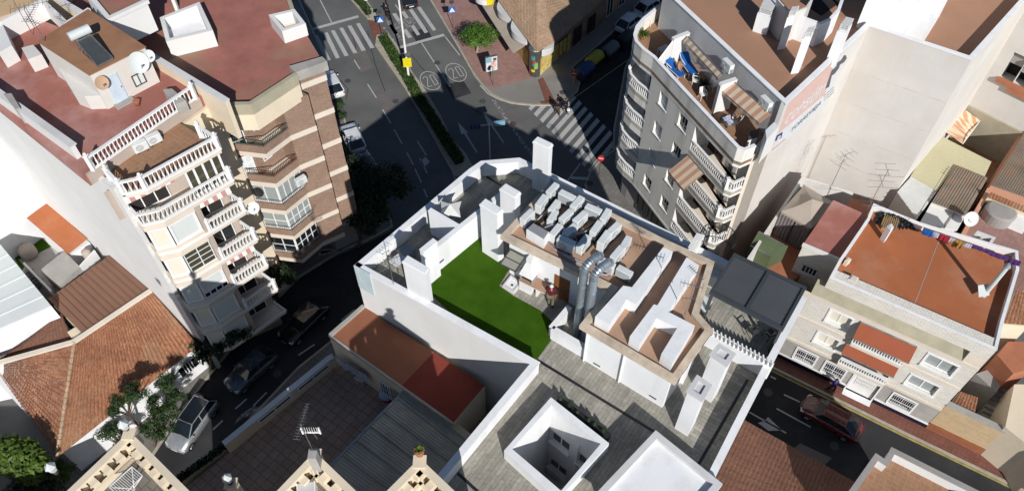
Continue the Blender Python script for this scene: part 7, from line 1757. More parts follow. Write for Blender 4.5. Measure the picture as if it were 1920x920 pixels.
for (px, z_, lb_) in (([(555, 905), (590, 900), (592, 930), (556, 930)], 22.3, 'white roof hatch lid inside the middle ornate terrace'),):
    P = A2(px, z_ + .3); o = thing('roof_hatch', lb_, 'hatch', at(*px[0], 22)); m = MB(); m.prism(P, 22, z_ + .25); m.build('box', M['white_clean'], o); m = MB(); m.prism(offset2(P, -.05, True), z_ + .25, z_ + .3); m.build('lid', M['coping_pale'], o)
# ================================================================ vehicles
def loft(mb, rings, close=True):
    n = len(rings[0]); o = len(mb.v)
    vs = [p for r_ in rings for p in r_]; fs = []
    for j in range(len(rings) - 1):
        for k in range(n if close else n - 1): fs.append((j * n + k, j * n + (k + 1) % n, (j + 1) * n + (k + 1) % n, (j + 1) * n + k))
    if close: fs.append(tuple(reversed(range(n)))); fs.append(tuple(range((len(rings) - 1) * n, len(rings) * n)))
    return mb.add(vs, fs, True)
def make_car(name, label, paint, L=4.2, W=1.76, Hh=1.5, hood=.26, roof0=.42, roof1=.80, tail=.97, belt=.95, roofmat=None, glassroof=False):
    """front at -Y; body lofted through cross-sections, separate glasshouse, roof, wheels, lamps"""
    o = proto(name, label, 'car'); y0 = -L / 2
    def ring(t, wf, zb, zs, zt):
        y = y0 + L * t; w_ = W / 2 * wf
        return [(-w_ * .86, y, zb), (-w_, y, zb + .16), (-w_, y, zs - .14), (-w_ * .95, y, zs), (-w_ * .6, y, zt), (0, y, zt + .025), (w_ * .6, y, zt), (w_ * .95, y, zs), (w_, y, zs - .14), (w_, y, zb + .16), (w_ * .86, y, zb), (0, y, zb)]
    hb = belt - .14
    st = [(0, .70, .34, .55, .58), (.015, .86, .22, .64, .68), (.06, .96, .19, .72, .78), (.14, 1.0, .18, hb - .02, hb + .05), (hood, 1, .18, belt - .05, belt - .0), (.5, 1, .18, belt, belt + .02), (.8, 1, .18, belt + .01, belt + .03), (.93, .98, .2, belt - .02, belt + .0), (.985, .9, .26, belt - .12, belt - .1), (1, .78, .36, belt - .25, belt - .24)]
    m = MB(); m.org = Vector(); loft(m, [ring(*s_) for s_ in st]); m.build('body', M[paint], o)
    def cab(t, wf, z): y = y0 + L * t; return [(-W / 2 * wf, y, z), (W / 2 * wf, y, z)]
    b0, b1, r0, r1 = hood + .02, tail, roof0, roof1
    P = [*cab(b0, .86, belt - .02), *cab(b1, .86, belt - .02), *cab(r0, .70, Hh - .03), *cab(r1, .70, Hh - .03)]
    m = MB(); m.org = Vector(); m.add(P, [(0, 1, 5, 4), (3, 2, 6, 7), (2, 0, 4, 6), (1, 3, 7, 5)]); m.build('windows', M['glass'], o)
    m = MB(); m.org = Vector(); q = [Vector(P[4]), Vector(P[5]), Vector(P[7]), Vector(P[6])]; up_ = Vector((0, 0, .03)); mid_ = [(q[0] + q[1]) / 2 + Vector((0, 0, .05)), (q[2] + q[3]) / 2 + Vector((0, 0, .05))]
    m.add([q[0], mid_[0], q[1], q[2], mid_[1], q[3]], [(0, 1, 4, 5), (1, 2, 3, 4)], True); m.build('roof', M[roofmat or paint], o)
    m = MB(); m.org = Vector()
    for a, c in ((0, 4), (1, 5), (2, 6), (3, 7)): m.bar(P[a], P[c], .07, .05)
    for s_ in (-1, 1):
        a = Vector((s_ * W / 2 * .872, y0 + L * .58, belt)); c = Vector((s_ * W / 2 * .712, y0 + L * .60, Hh - .03)); m.bar(a, c, .07, .04)
        m.bar(P[4] if s_ < 0 else P[5], P[6] if s_ < 0 else P[7], .05, .05)
    m.bar(P[4], P[5], .05); m.bar(P[6], P[7], .06); m.build('pillars', M[paint], o)
    for s_ in (-1, 1):
        for t in (.17, .80):
            y = y0 + L * t; m = MB(); m.org = Vector(); m.cyl((s_ * (W / 2 - .19), y, .31), (s_ * (W / 2 + .015), y, .31), .31, n=18); w_ = m.build('wheel', M['rubber'], o)
            m = MB(); m.org = Vector(); m.disc((s_ * (W / 2 + .018), y, .31), (s_, 0, 0), .20, 14); 
            for k in range(5): a = 2 * math.pi * k / 5; m.bar((s_ * (W / 2 + .024), y, .31), (s_ * (W / 2 + .024), y + .19 * math.cos(a), .31 + .19 * math.sin(a)), .05)
            m.build('rim', M['steel'], w_)
        m = MB(); m.org = Vector(); x = s_ * W / 2
        m.hexa([(x * .60, y0 + .03, .56), (x * .92, y0 + .14, .56), (x * .92, y0 + .22, .60), (x * .60, y0 + .13, .60)], [(x * .60, y0 + .08, .70), (x * .93, y0 + .2, .72), (x * .93, y0 + .42, .76), (x * .62, y0 + .26, .74)]); m.build('headlight', M['lamp_glass'], o)
        m = MB(); m.org = Vector(); m.box(min(x * .7, x * .9), max(x * .7, x * .9), y0 + L - .1, y0 + L - .012, belt - .28, belt - .12); m.build('tail_light', M['taillight'], o)
        m = MB(); m.org = Vector(); m.ball((x * 1.08, y0 + L * (hood + .09), belt + .06), .1, .9, .6, .7, 8, 6); m.build('mirror', M[paint], o)
        m = MB(); m.org = Vector()
        for t in (.56, .74): m.box(x * 1.0 - .012 if s_ > 0 else x - .012, x * 1.0 + .012 if s_ > 0 else x + .012, y0 + L * t, y0 + L * t + .16, belt - .2, belt - .17)
        m.build('door_handle', M['dark_metal'], o)
    m = MB(); m.org = Vector(); m.box(-.26, .26, y0 - .012, y0 + .1, .40, .51); m.build('number_plate', M['plastic_white'], o); m = MB(); m.org = Vector(); m.box(-.26, .26, y0 + L - .1, y0 + L + .012, .52, .63); m.build('number_plate', M['plastic_white'], o)
    m = MB(); m.org = Vector(); m.box(-.5, .5, y0 - .006, y0 + .12, .24, .36); m.build('grille', M['black_metal'], o)
    return o
def face(p_front, p_rear):
    a, b_ = at(*p_front, .5), at(*p_rear, .5); d = (a - b_).xy; return ((a + b_) / 2).xy, math.atan2(d.y, d.x) + math.pi / 2
def put(o, pf, pr, z=0):
    c, rz = face(pf, pr); o.location = (c.x, c.y, z); o.rotation_euler = (0, 0, rz); return o
def put_dup(o, pf, pr, label):
    c, rz = face(pf, pr); return dup(o, (c.x, c.y, 0), rz, label)
put(make_car('parked_car', 'dark red car driving along the shaded street by the brick house', 'car_red', L=4.5, W=1.8, Hh=1.46, hood=.22, roof0=.36, roof1=.72, tail=.93), (1510, 757), (1607, 812))
put(make_car('parked_car', 'silver people carrier with black glass roof half in the sun at the lower left', 'car_silver', L=4.35, W=1.8, Hh=1.62, hood=.2, roof0=.42, roof1=.88, tail=.985, belt=1.0, roofmat='glass'), (337, 828), (384, 762))
bgc = put(make_car('parked_car', 'blue grey car in the shade parked ahead of the silver one', 'car_bluegrey', L=4.2), (441, 720), (500, 668))
bkc = put(make_car('parked_car', 'black car almost lost in the deepest shade of the side street', 'car_black', L=4.4), (541, 632), (598, 578))
wc = put(make_car('parked_car', 'white car parked beside the brick building on the avenue with its front in the sun', 'car_white', L=4.1), (650, 236), (673, 285))
put_dup(bgc, (676, 292), (700, 335), 'grey car parked behind the white one, mostly under the dark tree')
put_dup(wc, (612, 140), (632, 178), 'white car peeping out behind the brick tower')
put_dup(bkc, (755, -22), (770, 10), 'black car waiting beyond the far crossing at the top edge')
put_dup(wc, (1196, 32), (1168, 54), 'white car nearest the rubbish containers on the dark side street'); put_dup(wc, (1232, 4), (1204, 22), 'white car furthest up the dark side street')
# motorcycle with its rider
mo = thing('motorcycle', 'dark red motorcycle crossing the worn zebra with its rider', 'motorcycle', at(726, 30, 0)); c = at(726, 31, 0); f_ = (at(716, 14, 0) - at(733, 44, 0)).normalized(); s_ = Vector((f_.y, -f_.x, 0))
for k, t in (('f', .68), ('r', -.68)):
    p = c + f_ * t + Vector((0, 0, .3)); m = MB(); m.cyl(p - s_ * .06, p + s_ * .06, .3, n=16); wh = m.build('wheel', M['rubber'], mo); m = MB(); m.cyl(p - s_ * .065, p + s_ * .065, .16, n=12); m.build('rim', M['steel'], wh)
m = MB(); m.bar(c + f_ * .5 + Vector((0, 0, .6)), c - f_ * .75 + Vector((0, 0, .72)), .26, .22); m.ball(c + f_ * .25 + Vector((0, 0, .78)), .22, 1, 1, .8); m.build('body', M['car_red'], mo)
m = MB(); m.bar(c + f_ * .05 + Vector((0, 0, .84)), c - f_ * .7 + Vector((0, 0, .86)), .28, .09); m.build('seat', M['rubber'], mo)
m = MB(); m.bar(c + f_ * .72 + Vector((0, 0, .3)), c + f_ * .45 + Vector((0, 0, 1.0)), .06); m.bar(c + f_ * .45 + s_ * .36 + Vector((0, 0, 1.02)), c + f_ * .45 - s_ * .36 + Vector((0, 0, 1.02)), .04); m.build('handlebar', M['dark_metal'], mo)
m = MB(); m.box(c.x - f_.x * .85 - .18, c.x - f_.x * .85 + .18, c.y - f_.y * .85 - .18, c.y - f_.y * .85 + .18, .85, 1.15); m.build('top_case', M['black_metal'], mo)
# ================================================================ people
def skin_mesh(joints, edges, sub=1):
    me = bpy.data.meshes.new('t'); ks = list(joints); me.from_pydata([joints[k][0] for k in ks], [(ks.index(a), ks.index(b_)) for a, b_ in edges], [])
    o = bpy.data.objects.new('t', me); COL.objects.link(o); md = o.modifiers.new('s', 'SKIN'); md.use_smooth_shade = True
    for i, k in enumerate(ks): r_ = joints[k][1]; me.skin_vertices[0].data[i].radius = (r_, r_) if not isinstance(r_, tuple) else r_; me.skin_vertices[0].data[i].use_root = (i == 0)
    if sub: s_ = o.modifiers.new('u', 'SUBSURF'); s_.levels = sub; s_.render_levels = sub
    bpy.context.view_layer.update(); dg = bpy.context.evaluated_depsgraph_get(); r = bpy.data.meshes.new_from_object(o.evaluated_get(dg)); vs = [tuple(v.co) for v in r.vertices]; fs = [tuple(p.vertices) for p in r.polygons]; bpy.data.objects.remove(o); bpy.data.meshes.remove(r)
    m = MB(); m.org = Vector(); m.add(vs, fs, True); return m
def person(label, loc, rz, h=1.72, stride=.0, arms=((.10, -.06, .82), (-.10, .06, .82)), top='cloth_dark', legs='cloth_dark', hair='hair_dark', cap=None, lean=0.0):
    """faces -Y; stride>0 puts the left foot forward; arms = hand offsets (x,y,z) for left/right (left x positive)"""
    o = proto('person', label, 'person'); k = h / 1.72
    V = lambda x, y, z: (x * k, y * k, z * k)
    s2 = stride / 2; J = {'pelvis': (V(0, 0, .95), .135), 'waist': (V(0, -lean * .4, 1.1), .125), 'chest': (V(0, -lean * .8, 1.30), (.17, .125)), 'neck': (V(0, -lean, 1.46), .058), 'head0': (V(0, -lean - .01, 1.54), .075), 'head1': (V(0, -lean - .015, 1.62), .098), 'head2': (V(0, -lean - .005, 1.69), .07)}
    E_ = [('pelvis', 'waist'), ('waist', 'chest'), ('chest', 'neck'), ('neck', 'head0'), ('head0', 'head1'), ('head1', 'head2')]
    for n_, sx, ys in (('l', 1, -s2), ('r', -1, s2)):
        J.update({n_ + 'hip': (V(.09 * sx, ys * .1, .9), .098), n_ + 'knee': (V(.10 * sx, ys * .75 - .05 * (stride > 0), .5), .062), n_ + 'ankle': (V(.10 * sx, ys * 1.3 + .03, .09), .043), n_ + 'toe': (V(.115 * sx, ys * 1.3 - .13, .035), .036)}); E_ += [('pelvis', n_ + 'hip'), (n_ + 'hip', n_ + 'knee'), (n_ + 'knee', n_ + 'ankle'), (n_ + 'ankle', n_ + 'toe')]
        hx, hy, hz = arms[0 if sx > 0 else 1]; sh = (.19 * sx, -lean * .9, 1.40); hand = (sh[0] + hx, hy - lean * .9, hz); el = ((sh[0] + hand[0]) / 2 + .05 * sx, (sh[1] + hand[1]) / 2 + .06, (sh[2] + hand[2]) / 2 - .04)
        J.update({n_ + 'sh': (V(*sh), .062), n_ + 'el': (V(*el), .046), n_ + 'wr': (V(*hand), .031)}); E_ += [('chest', n_ + 'sh'), (n_ + 'sh', n_ + 'el'), (n_ + 'el', n_ + 'wr')]
        d = Vector(hand) - Vector(el); d.normalize(); q = d.cross(Vector((1, 0, 0))); q = q.normalized() if q.length > .1 else Vector((0, 1, 0)); pm_ = Vector(hand) + d * .06
        J[n_ + 'palm'] = (V(*pm_), (.036, .022)); E_.append((n_ + 'wr', n_ + 'palm'))
        for i in range(4):
            t = pm_ + d * (.075 - .008 * abs(i - 1.3)) + q * (.027 * (i - 1.5)) + Vector((0, -.012, 0)); J[n_ + 'f%d' % i] = (V(*t), .0095); E_.append((n_ + 'palm', n_ + 'f%d' % i))
        t = Vector(hand) + d * .05 - q * .055; J[n_ + 'th'] = (V(*t), .011); E_.append((n_ + 'wr', n_ + 'th'))
    body = skin_mesh(J, E_); body.build('body', M['skin'], o)
    g = lambda names, ex: {n_: (J[n_][0], tuple(x + ex for x in J[n_][1]) if isinstance(J[n_][1], tuple) else J[n_][1] + ex) for n_ in names}
    T = ['pelvis', 'waist', 'chest', 'lsh', 'lel', 'rsh', 'rel', 'lwr', 'rwr']; skin_mesh(g(T, .038), [('pelvis', 'waist'), ('waist', 'chest'), ('chest', 'lsh'), ('lsh', 'lel'), ('lel', 'lwr'), ('chest', 'rsh'), ('rsh', 'rel'), ('rel', 'rwr')]).build('jacket', M[top], o)
    T = ['pelvis', 'lhip', 'lknee', 'lankle', 'rhip', 'rknee', 'rankle']; skin_mesh(g(T, .034), [('pelvis', 'lhip'), ('lhip', 'lknee'), ('lknee', 'lankle'), ('pelvis', 'rhip'), ('rhip', 'rknee'), ('rknee', 'rankle')]).build('trousers', M[legs], o)
    for n_ in 'lr': a = Vector(J[n_ + 'ankle'][0]); t = Vector(J[n_ + 'toe'][0]); m = MB(); m.org = Vector(); m.bar(a + Vector((0, .05, -.045)), t + Vector((0, -.03, -.005)), .1, .075); m.build('shoe', M['rubber'], o)
    hx = Vector(J['head1'][0]); m = MB(); m.org = Vector(); m.ball(hx + Vector((0, .018, .035)), .108 * k, 1, 1.05, .85, 12, 8); m.build('cap' if cap else 'hair', M[cap or hair], o)
    m = MB(); m.org = Vector(); fy = hx.y - .098 * k
    m.bar((0, fy - .0, hx.z + .0), (0, fy - .022, hx.z - .03), .022); fa_ = m.build('nose', M['skin'], o)
    for s_ in (-1, 1):
        m = MB(); m.org = Vector(); m.ball((s_ * .035, fy + .012, hx.z + .008), .012); m.build('eye', M['hair_dark'], o); m = MB(); m.org = Vector(); m.ball((s_ * .098 * k, hx.y + .01, hx.z - .01), .026, .5, .8, 1.2); m.build('ear', M['skin'], o)
    m = MB(); m.org = Vector(); m.bar((-.022, fy + .012, hx.z - .058), (.022, fy + .012, hx.z - .058), .01); m.build('mouth', M['cloth_maroon'], o)
    o.location = loc; o.rotation_euler = (0, 0, rz); return o
def heading(a, b_): d = (at(*b_, 0) - at(*a, 0)).xy; return math.atan2(d.y, d.x) + math.pi / 2
hz_ = heading((1035, 190), (1050, 225))
person('walker in dark jacket and brown trousers on the sunny zebra, nearer the restaurant', at(1045, 214, .0), hz_, 1.8, .5, ((.05, -.18, .84), (-.05, .2, .84)), 'cloth_dark', 'cloth_brown')
person('walker in black with a white bag on the zebra beside the shadow edge', at(1060, 210, .0), hz_ + .1, 1.8, .45, ((.05, .2, .84), (-.08, -.16, .84)), 'cloth_dark', 'cloth_dark')
bg_ = thing('carrier_bag', 'small white carrier bag held by the walker at the shadow edge', 'bag', at(1066, 208, .45)); c = at(1066, 207, .5); m = MB(); m.hexa([(c.x - .12, c.y - .05, .4), (c.x + .12, c.y - .05, .4), (c.x + .12, c.y + .05, .4), (c.x - .12, c.y + .05, .4)], [(c.x - .16, c.y - .07, .7), (c.x + .16, c.y - .07, .7), (c.x + .16, c.y + .07, .7), (c.x - .16, c.y + .07, .7)]); m.build('bag', M['plastic_white'], bg_); m = MB(); m.bar((c.x - .08, c.y, .7), (c.x, c.y, .86), .02); m.bar((c.x + .08, c.y, .7), (c.x, c.y, .86), .02); m.build('handle', M['plastic_white'], bg_)
person('person in maroon top and white cap tending the barbecue on the turf terrace', at(1032, 572, ZT), math.atan2(-f.n.y, -f.n.x) + math.pi / 2 + .5, 1.74, .12, ((.02, -.42, 1.05), (-.02, -.40, 1.10)), 'cloth_maroon', 'cloth_khaki', cap='plastic_white', lean=.08)
person('pedestrian in violet jacket on the shaded pavement under the brick house', at(1557, 731, .13), heading((1540, 722), (1575, 740)), 1.7, .4, ((.1, -.25, 1.05), (-.1, .1, .85)), 'cloth_violet', 'cloth_dark')
person('motorcycle rider in black with helmet on the dark red motorcycle', Vector((c.x * 0 + at(726, 31, 0).x - f_.x * .2, at(726, 31, 0).y - f_.y * .2, .02)), math.atan2(f_.y, f_.x) + math.pi / 2, 1.72, .3, ((.12, -.45, 1.1), (-.12, -.45, 1.1)), 'cloth_dark', 'cloth_dark', cap='black_metal', lean=.15)
person('sunbather half hidden by the terrace parapet next to the blue loungers', at(1268, 146, zA - .45), 1.2, 1.7, .1, ((.1, -.2, 1.0), (-.1, -.2, 1.0)), 'skin', 'wood', hair='hair_dark')
# ================================================================ street furniture
def signpost(label, base, h, plates, name='road_sign', solar=False, nrm=(0, -1, .0)):
    o = thing(name, label, 'sign', base); b0 = Vector(base); m = MB(); m.cyl(b0, b0 + Vector((0, 0, h)), .035, n=8); m.build('pole', M['steel'], o)
    n_ = Vector(nrm).normalized(); r_ = Vector((-n_.y, n_.x, 0)).normalized(); r_ = -r_ if r_.x < 0 else r_; u_ = Vector((0, 0, 1))
    for kind, z, s_ in plates:
        c = b0 + Vector((0, 0, z)) + n_ * .05
        if kind == 'cross':
            m = MB(); m.obox(c, r_ * s_ / 2, n_ * .012, u_ * s_ / 2); q = m.build('plate', M['sign_blue'], o)
            c2 = c + n_ * .016; m = MB(); m.add([c2 - r_ * s_ * .42 - u_ * s_ * .36, c2 + r_ * s_ * .42 - u_ * s_ * .36, c2 + u_ * s_ * .42], [(0, 1, 2)]); m.build('triangle', M['plastic_white'], q)
            c3 = c + n_ * .02; m = MB(); m.bar(c3 + u_ * s_ * .02, c3 - u_ * s_ * .1, .06, .006); m.bar(c3 - u_ * s_ * .08, c3 - u_ * s_ * .28 + r_ * s_ * .1, .04, .006); m.bar(c3 - u_ * s_ * .08, c3 - u_ * s_ * .28 - r_ * s_ * .1, .04, .006); m.build('figure', M['black_metal'], q)
        elif kind == 'noentry':
            m = MB(); m.cyl(c, c + n_ * .02, s_ / 2, n=22); q = m.build('plate', M['sign_red'], o); c2 = c + n_ * .026; m = MB(); m.obox(c2, r_ * s_ * .34, n_ * .004, u_ * s_ * .075); m.build('bar', M['plastic_white'], q)
        elif kind == 'round': m = MB(); m.cyl(c, c + n_ * .02, s_ / 2, n=20); m.build('plate', M['coping_grey'], o)
        elif kind == 'solar': m = MB(); m.slab3([c - r_ * .25 + Vector((0, -.18, 0)), c + r_ * .25 + Vector((0, -.18, 0)), c + r_ * .25 + Vector((0, .18, .15)), c - r_ * .25 + Vector((0, .18, .15))], .03); m.build('solar_panel', M['solar_glass'], o)
    return o
sn = (.15, -1, .25)
signpost('crossing sign with small solar panel at the tip of the median hedge', at(718, 72, .05), 3.3, [('cross', 2.4, .75), ('solar', 3.35, .5)], nrm=sn); signpost('crossing sign with small solar panel on the pink pavement', at(850, 55, .13), 3.4, [('cross', 2.5, .75), ('solar', 3.45, .5)], nrm=sn); signpost('crossing sign in the upper hedge at the top edge', at(692, 34, .12), 3.0, [('round', 2.6, .6)], nrm=sn)
signpost('no entry sign at the tip of the corner pavement below the zebra', at(1123, 329, .13), 2.7, [('noentry', 2.3, .6)], nrm=(-.2, -1, .25)); signpost('no entry sign beside the blue recycling container', at(1074, 172, .13), 2.8, [('noentry', 2.4, .65)], nrm=(-.2, -1, .25)); signpost('grey round backed sign in front of the lit poster stand', at(925, 160, .13), 2.4, [('round', 2.1, .5)], nrm=(.1, 1, 0))
bb = thing('poster_stand', 'double sided advertising poster stand showing two people and a blue corner', 'billboard', at(927, 162, .13)); b0 = at(922, 143, .13); n_ = Vector((.35, -1, 0)).normalized(); r_ = Vector((1, .35, 0)).normalized(); c = b0 + Vector((0, 0, 1.65)); u_ = Vector((0, 0, 1))
m = MB(); m.obox(c, r_ * .66, n_ * .1, u_ * .95); m.build('frame', M['steel'], bb); m = MB(); m.obox(c + n_ * .105, r_ * .6, n_ * .004, u_ * .88); q = m.build('poster', M['poster_pale'], bb)
for (dx, dz, sx, sz, mt) in ((-.3, .55, .28, .3, 'sign_cyan'), (.1, .15, .16, .2, 'poster_pink'), (.32, .3, .13, .17, 'poster_pink'), (.15, -.25, .34, .25, 'poster_coral'), (.34, .55, .18, .16, 'cloth_brown')): m = MB(); m.obox(c + n_ * .112 + r_ * dx + u_ * dz, r_ * sx, n_ * .003, u_ * sz); m.build('picture', M[mt], q)
m = MB(); m.cyl(c + n_ * .112 - r_ * .28 - u_ * .5, c + n_ * .12 - r_ * .28 - u_ * .5, .24, n=20); m.build('picture', M['poster_navy'], q)
m = MB(); m.bar(b0, b0 + Vector((0, 0, .75)), .3, .12); m.build('foot', M['steel'], bb)
lp_ = thing('street_lamp', 'tall white street lamp on the median with yellow banner and solar box', 'lamp', at(767, 149, .12)); b0 = at(767, 149, .12); m = MB(); m.cyl(b0, b0 + Vector((0, 0, 11)), .13, .08, n=12); m.build('pole', M['white_paint'], lp_)
m = MB(); m.cyl(b0, b0 + Vector((0, 0, .25)), .26, n=12); m.build('base', M['concrete'], lp_); m = MB(); m.obox(b0 + Vector((.06, -.16, 2.3)), (.42, .05, 0), (0, .03, 0), (0, 0, .55)); m.build('banner', M['yellow_paint'], lp_); m = MB(); m.slab3([b0 + Vector((-.05, -.35, 3.2)), b0 + Vector((.45, -.35, 3.2)), b0 + Vector((.45, -.05, 3.5)), b0 + Vector((-.05, -.05, 3.5))], .05); m.build('solar_panel', M['solar_glass'], lp_)
for s_ in (-1, 1): m = MB(); m.bar(b0 + Vector((0, 0, 10.9)), b0 + Vector((s_ * 1.3, 0, 11.2)), .08); a_ = m.build('arm', M['white_paint'], lp_); m = MB(); m.obox(b0 + Vector((s_ * 1.6, 0, 11.22)), (.4, 0, 0), (0, .14, 0), (0, 0, .06)); m.build('lamp_head', M['panel_grey'], a_)
gp = thing('direction_sign', 'grey pole with pale blue board and side arm on the avenue near the arrows', 'sign', at(919, 302, .0)); b0 = at(919, 303, 0); m = MB(); m.cyl(b0, b0 + Vector((0, 0, 4.9)), .07, n=10); m.build('pole', M['coping_grey'], gp); t_ = b0 + Vector((0, 0, 4.6)); m = MB(); m.bar(t_ + Vector((-1.0, -.0, 0)), t_ + Vector((.5, .1, .15)), .07); m.build('arm', M['coping_grey'], gp); m = MB(); m.obox(t_ + Vector((.95, .15, .2)), (.5, .12, 0), (-.02, .1, .0), (0, 0, .22)); m.build('board', M['sign_cyan'], gp)
for k in range(3): m = MB(); m.obox(t_ + Vector((-.9 - .35 * k, 0, -.1)), (.12, 0, 0), (0, .1, 0), (0, 0, .2)); m.build('arm_plate', M['poster_navy'], gp)
def container(label, px, lid, rz):
    o = thing('recycling_container', label, 'container', at(*px, 0), 'containers along the dark side street'); M_ = Matrix.Translation(at(*px, 0)) @ Matrix.Rotation(rz, 4, 'Z')
    m = MB(); m.hexa([(-.75, -.5, .15), (.75, -.5, .15), (.75, .5, .15), (-.75, .5, .15)], [(-.92, -.66, 1.15), (.92, -.66, 1.15), (.92, .66, 1.15), (-.92, .66, 1.15)]); m.xf(M_).build('body', M['bin_dark'], o)
    m = MB(); n = 12; rings = []
    for x in (-.95, -.9, .9, .95): s_ = .96 if abs(x) > .92 else 1; rings.append([(x, -.68 * s_ * math.cos(math.pi * k / n), 1.16 + .62 * s_ * math.sin(math.pi * k / n)) for k in range(n + 1)])
    loft(m, rings, True); m.xf(M_).build('lid', M[lid], o)
    for s_ in (-1, 1):
        m = MB(); m.cyl((s_ * .97, 0, 1.35), (s_ * 1.0, 0, 1.35), .17, n=12); m.xf(M_).build('port', M['black_metal'], o)
        for t in (-.4, .4): m = MB(); m.cyl((s_ * .6 - .04, t, .1), (s_ * .6 + .04, t, .1), .1, n=10); m.xf(M_).build('wheel', M['rubber'], o)
    return o
rz_ = math.atan2((at(1165, 78, 0) - at(1092, 142, 0)).y, (at(1165, 78, 0) - at(1092, 142, 0)).x)
for px, l_, t in (((1096, 148), 'lid_blue', 'blue lidded container, first from the zebra'), ((1113, 127), 'lid_yellow', 'yellow lidded container second from the zebra'), ((1142, 109), 'lid_grey', 'grey lidded container third from the zebra'), ((1171, 88), 'bin_dark', 'dark lidded container nearest the white cars')): container(t, px, l_, rz_)
# ================================================================ trees and plants
def crown_mesh(blobs, n, s0, s1, flat=.5):
    """leaf faces spread through the volume of several clumps"""
    m = MB(); tot = sum(b_[3] ** 2 for b_ in blobs)
    for (cx, cy, cz, r_) in blobs:
        for _ in range(int(n * r_ * r_ / tot)):
            d = Vector((R.gauss(0, 1), R.gauss(0, 1), R.gauss(0, 1))).normalized(); q = r_ * (R.random() ** .45) * R.uniform(.8, 1.12); c = Vector((cx, cy, cz)) + Vector((d.x * q, d.y * q, d.z * q * .8))
            nn = (d + Vector((R.uniform(-.7, .7), R.uniform(-.7, .7), R.uniform(-.2, .9)))).normalized(); a = nn.cross(Vector((R.uniform(-1, 1), R.uniform(-1, 1), .3))).normalized(); b2 = nn.cross(a); L = R.uniform(s0, s1)
            m.add([c - a * L, c - b2 * L * flat, c + a * L, c + b2 * L * flat], [(0, 1, 2, 3)])
    return m
def tree(name, label, base, top_z, blobs, n, leaf, s0=.07, s1=.13, bark='bark', tr=.11, group=None, flat=.5, cat='tree'):
    o = thing(name, label, cat, base, group); b0 = Vector(base); m = MB(); c0 = Vector(blobs[0][:3]); mid_ = b0.lerp(Vector((c0.x, c0.y, top_z)), .6) + Vector((R.uniform(-.1, .1), R.uniform(-.1, .1), 0))
    m.cyl(b0, mid_, tr, tr * .7, 9); m.cyl(mid_, (c0.x, c0.y, top_z), tr * .7, tr * .35, 8)
    for bl_ in blobs[1:]:
        s_ = b0.lerp(mid_, R.uniform(.75, 1.0)); e_ = Vector(bl_[:3]); k_ = s_.lerp(e_, .5) + Vector((0, 0, .15)); m.cyl(s_, k_, tr * .5, tr * .34, 7); m.cyl(k_, e_, tr * .34, tr * .12, 6)
    m.build('trunk', M[bark], o); crown_mesh(blobs, n, s0, s1, flat).build('crown', M[leaf], o); return o
c = at(899, 64, 2.9); bl = [(c.x, c.y, 2.9, 1.35)] + [(c.x + 1.25 * math.cos(a), c.y + 1.15 * math.sin(a), 2.75 + .3 * math.sin(3 * a), .95) for a in [i * 1.05 for i in range(6)]]
tree('round_tree', 'round clipped bright green tree on the pink corner pavement', at(894, 98, .12), 2.6, bl, 5200, 'leaf_bright', .06, .12, 'bark_pale', .13)
# hedge of the median: one continuous clipped strip per length
def hedge(label, centre, w_, h_, n):
    P = A2(centre, .3); o = thing('hedge', label, 'hedge', (P[0].x, P[0].y, .12)); m = MB(); tot = sum((P[i + 1] - P[i]).length for i in range(len(P) - 1))
    for i in range(len(P) - 1):
        d = (P[i + 1] - P[i]); s_ = Vector((-d.y, d.x)).normalized()
        for _ in range(int(n * d.length / tot)):
            t = R.random(); x = R.uniform(-.5, .5) * w_ * R.uniform(.85, 1.12); q = P[i] + d * t + s_ * x; z = .12 + h_ * (R.random() ** .5) * R.uniform(.8, 1.1); nn = Vector((R.uniform(-1, 1), R.uniform(-1, 1), R.uniform(.1, 1))).normalized(); a = nn.cross(Vector((R.random(), R.random(), .2))).normalized(); b2 = nn.cross(a); L = R.uniform(.06, .12); c_ = Vector((q.x, q.y, z)); m.add([c_ - a * L, c_ - b2 * L * .6, c_ + a * L, c_ + b2 * L * .6], [(0, 1, 2, 3)])
    m.build('foliage', M['leaf_hedge'], o); b_ = MB(); b_.ribbon(P, w_ * .8, .1, .1 + h_ * .7); b_.build('stems', M['leaf_dark'], o); return o
hedge('long clipped hedge running down the avenue median into the shade', [(718, 72), (735, 100), (766, 150), (782, 180), (806, 216), (832, 258), (862, 304)], 1.05, .75, 9000)
hedge('short hedge at the top of the median before the refuge', [(664, -6), (678, 8), (691, 26)], .8, .8, 1600)
def shrub(label, px, z, r_, leaf, n=420, h=1.0, group=None):
    c = at(*px, z); bl = [(c.x + R.uniform(-.3, .3) * r_, c.y + R.uniform(-.3, .3) * r_, z + h * r_ * (.6 + .5 * R.random()), r_ * R.uniform(.6, .9)) for _ in range(4)]; return tree('shrub', label, c, z + r_ * h, bl, n, leaf, .06, .12, 'bark', .04, group, cat='shrub')
for (px, r_, lf, lb_) in (((629, 182), .8, 'leaf_grey', 'grey leaved shrub by the foot of the brick tower'), ((636, 205), .75, 'leaf_mid', 'green shrub below the grey leaved one along the brick tower'), ((640, 226), .7, 'leaf_mid', 'green shrub midway along the brick tower planter'), ((645, 260), .75, 'leaf_mid', 'green shrub next to the white parked car'), ((652, 292), .8, 'leaf_yellow', 'yellowish shrub at the lower end of the brick tower planter')): shrub(lb_, px, .12, r_, lf, group='shrubs along the brick tower')
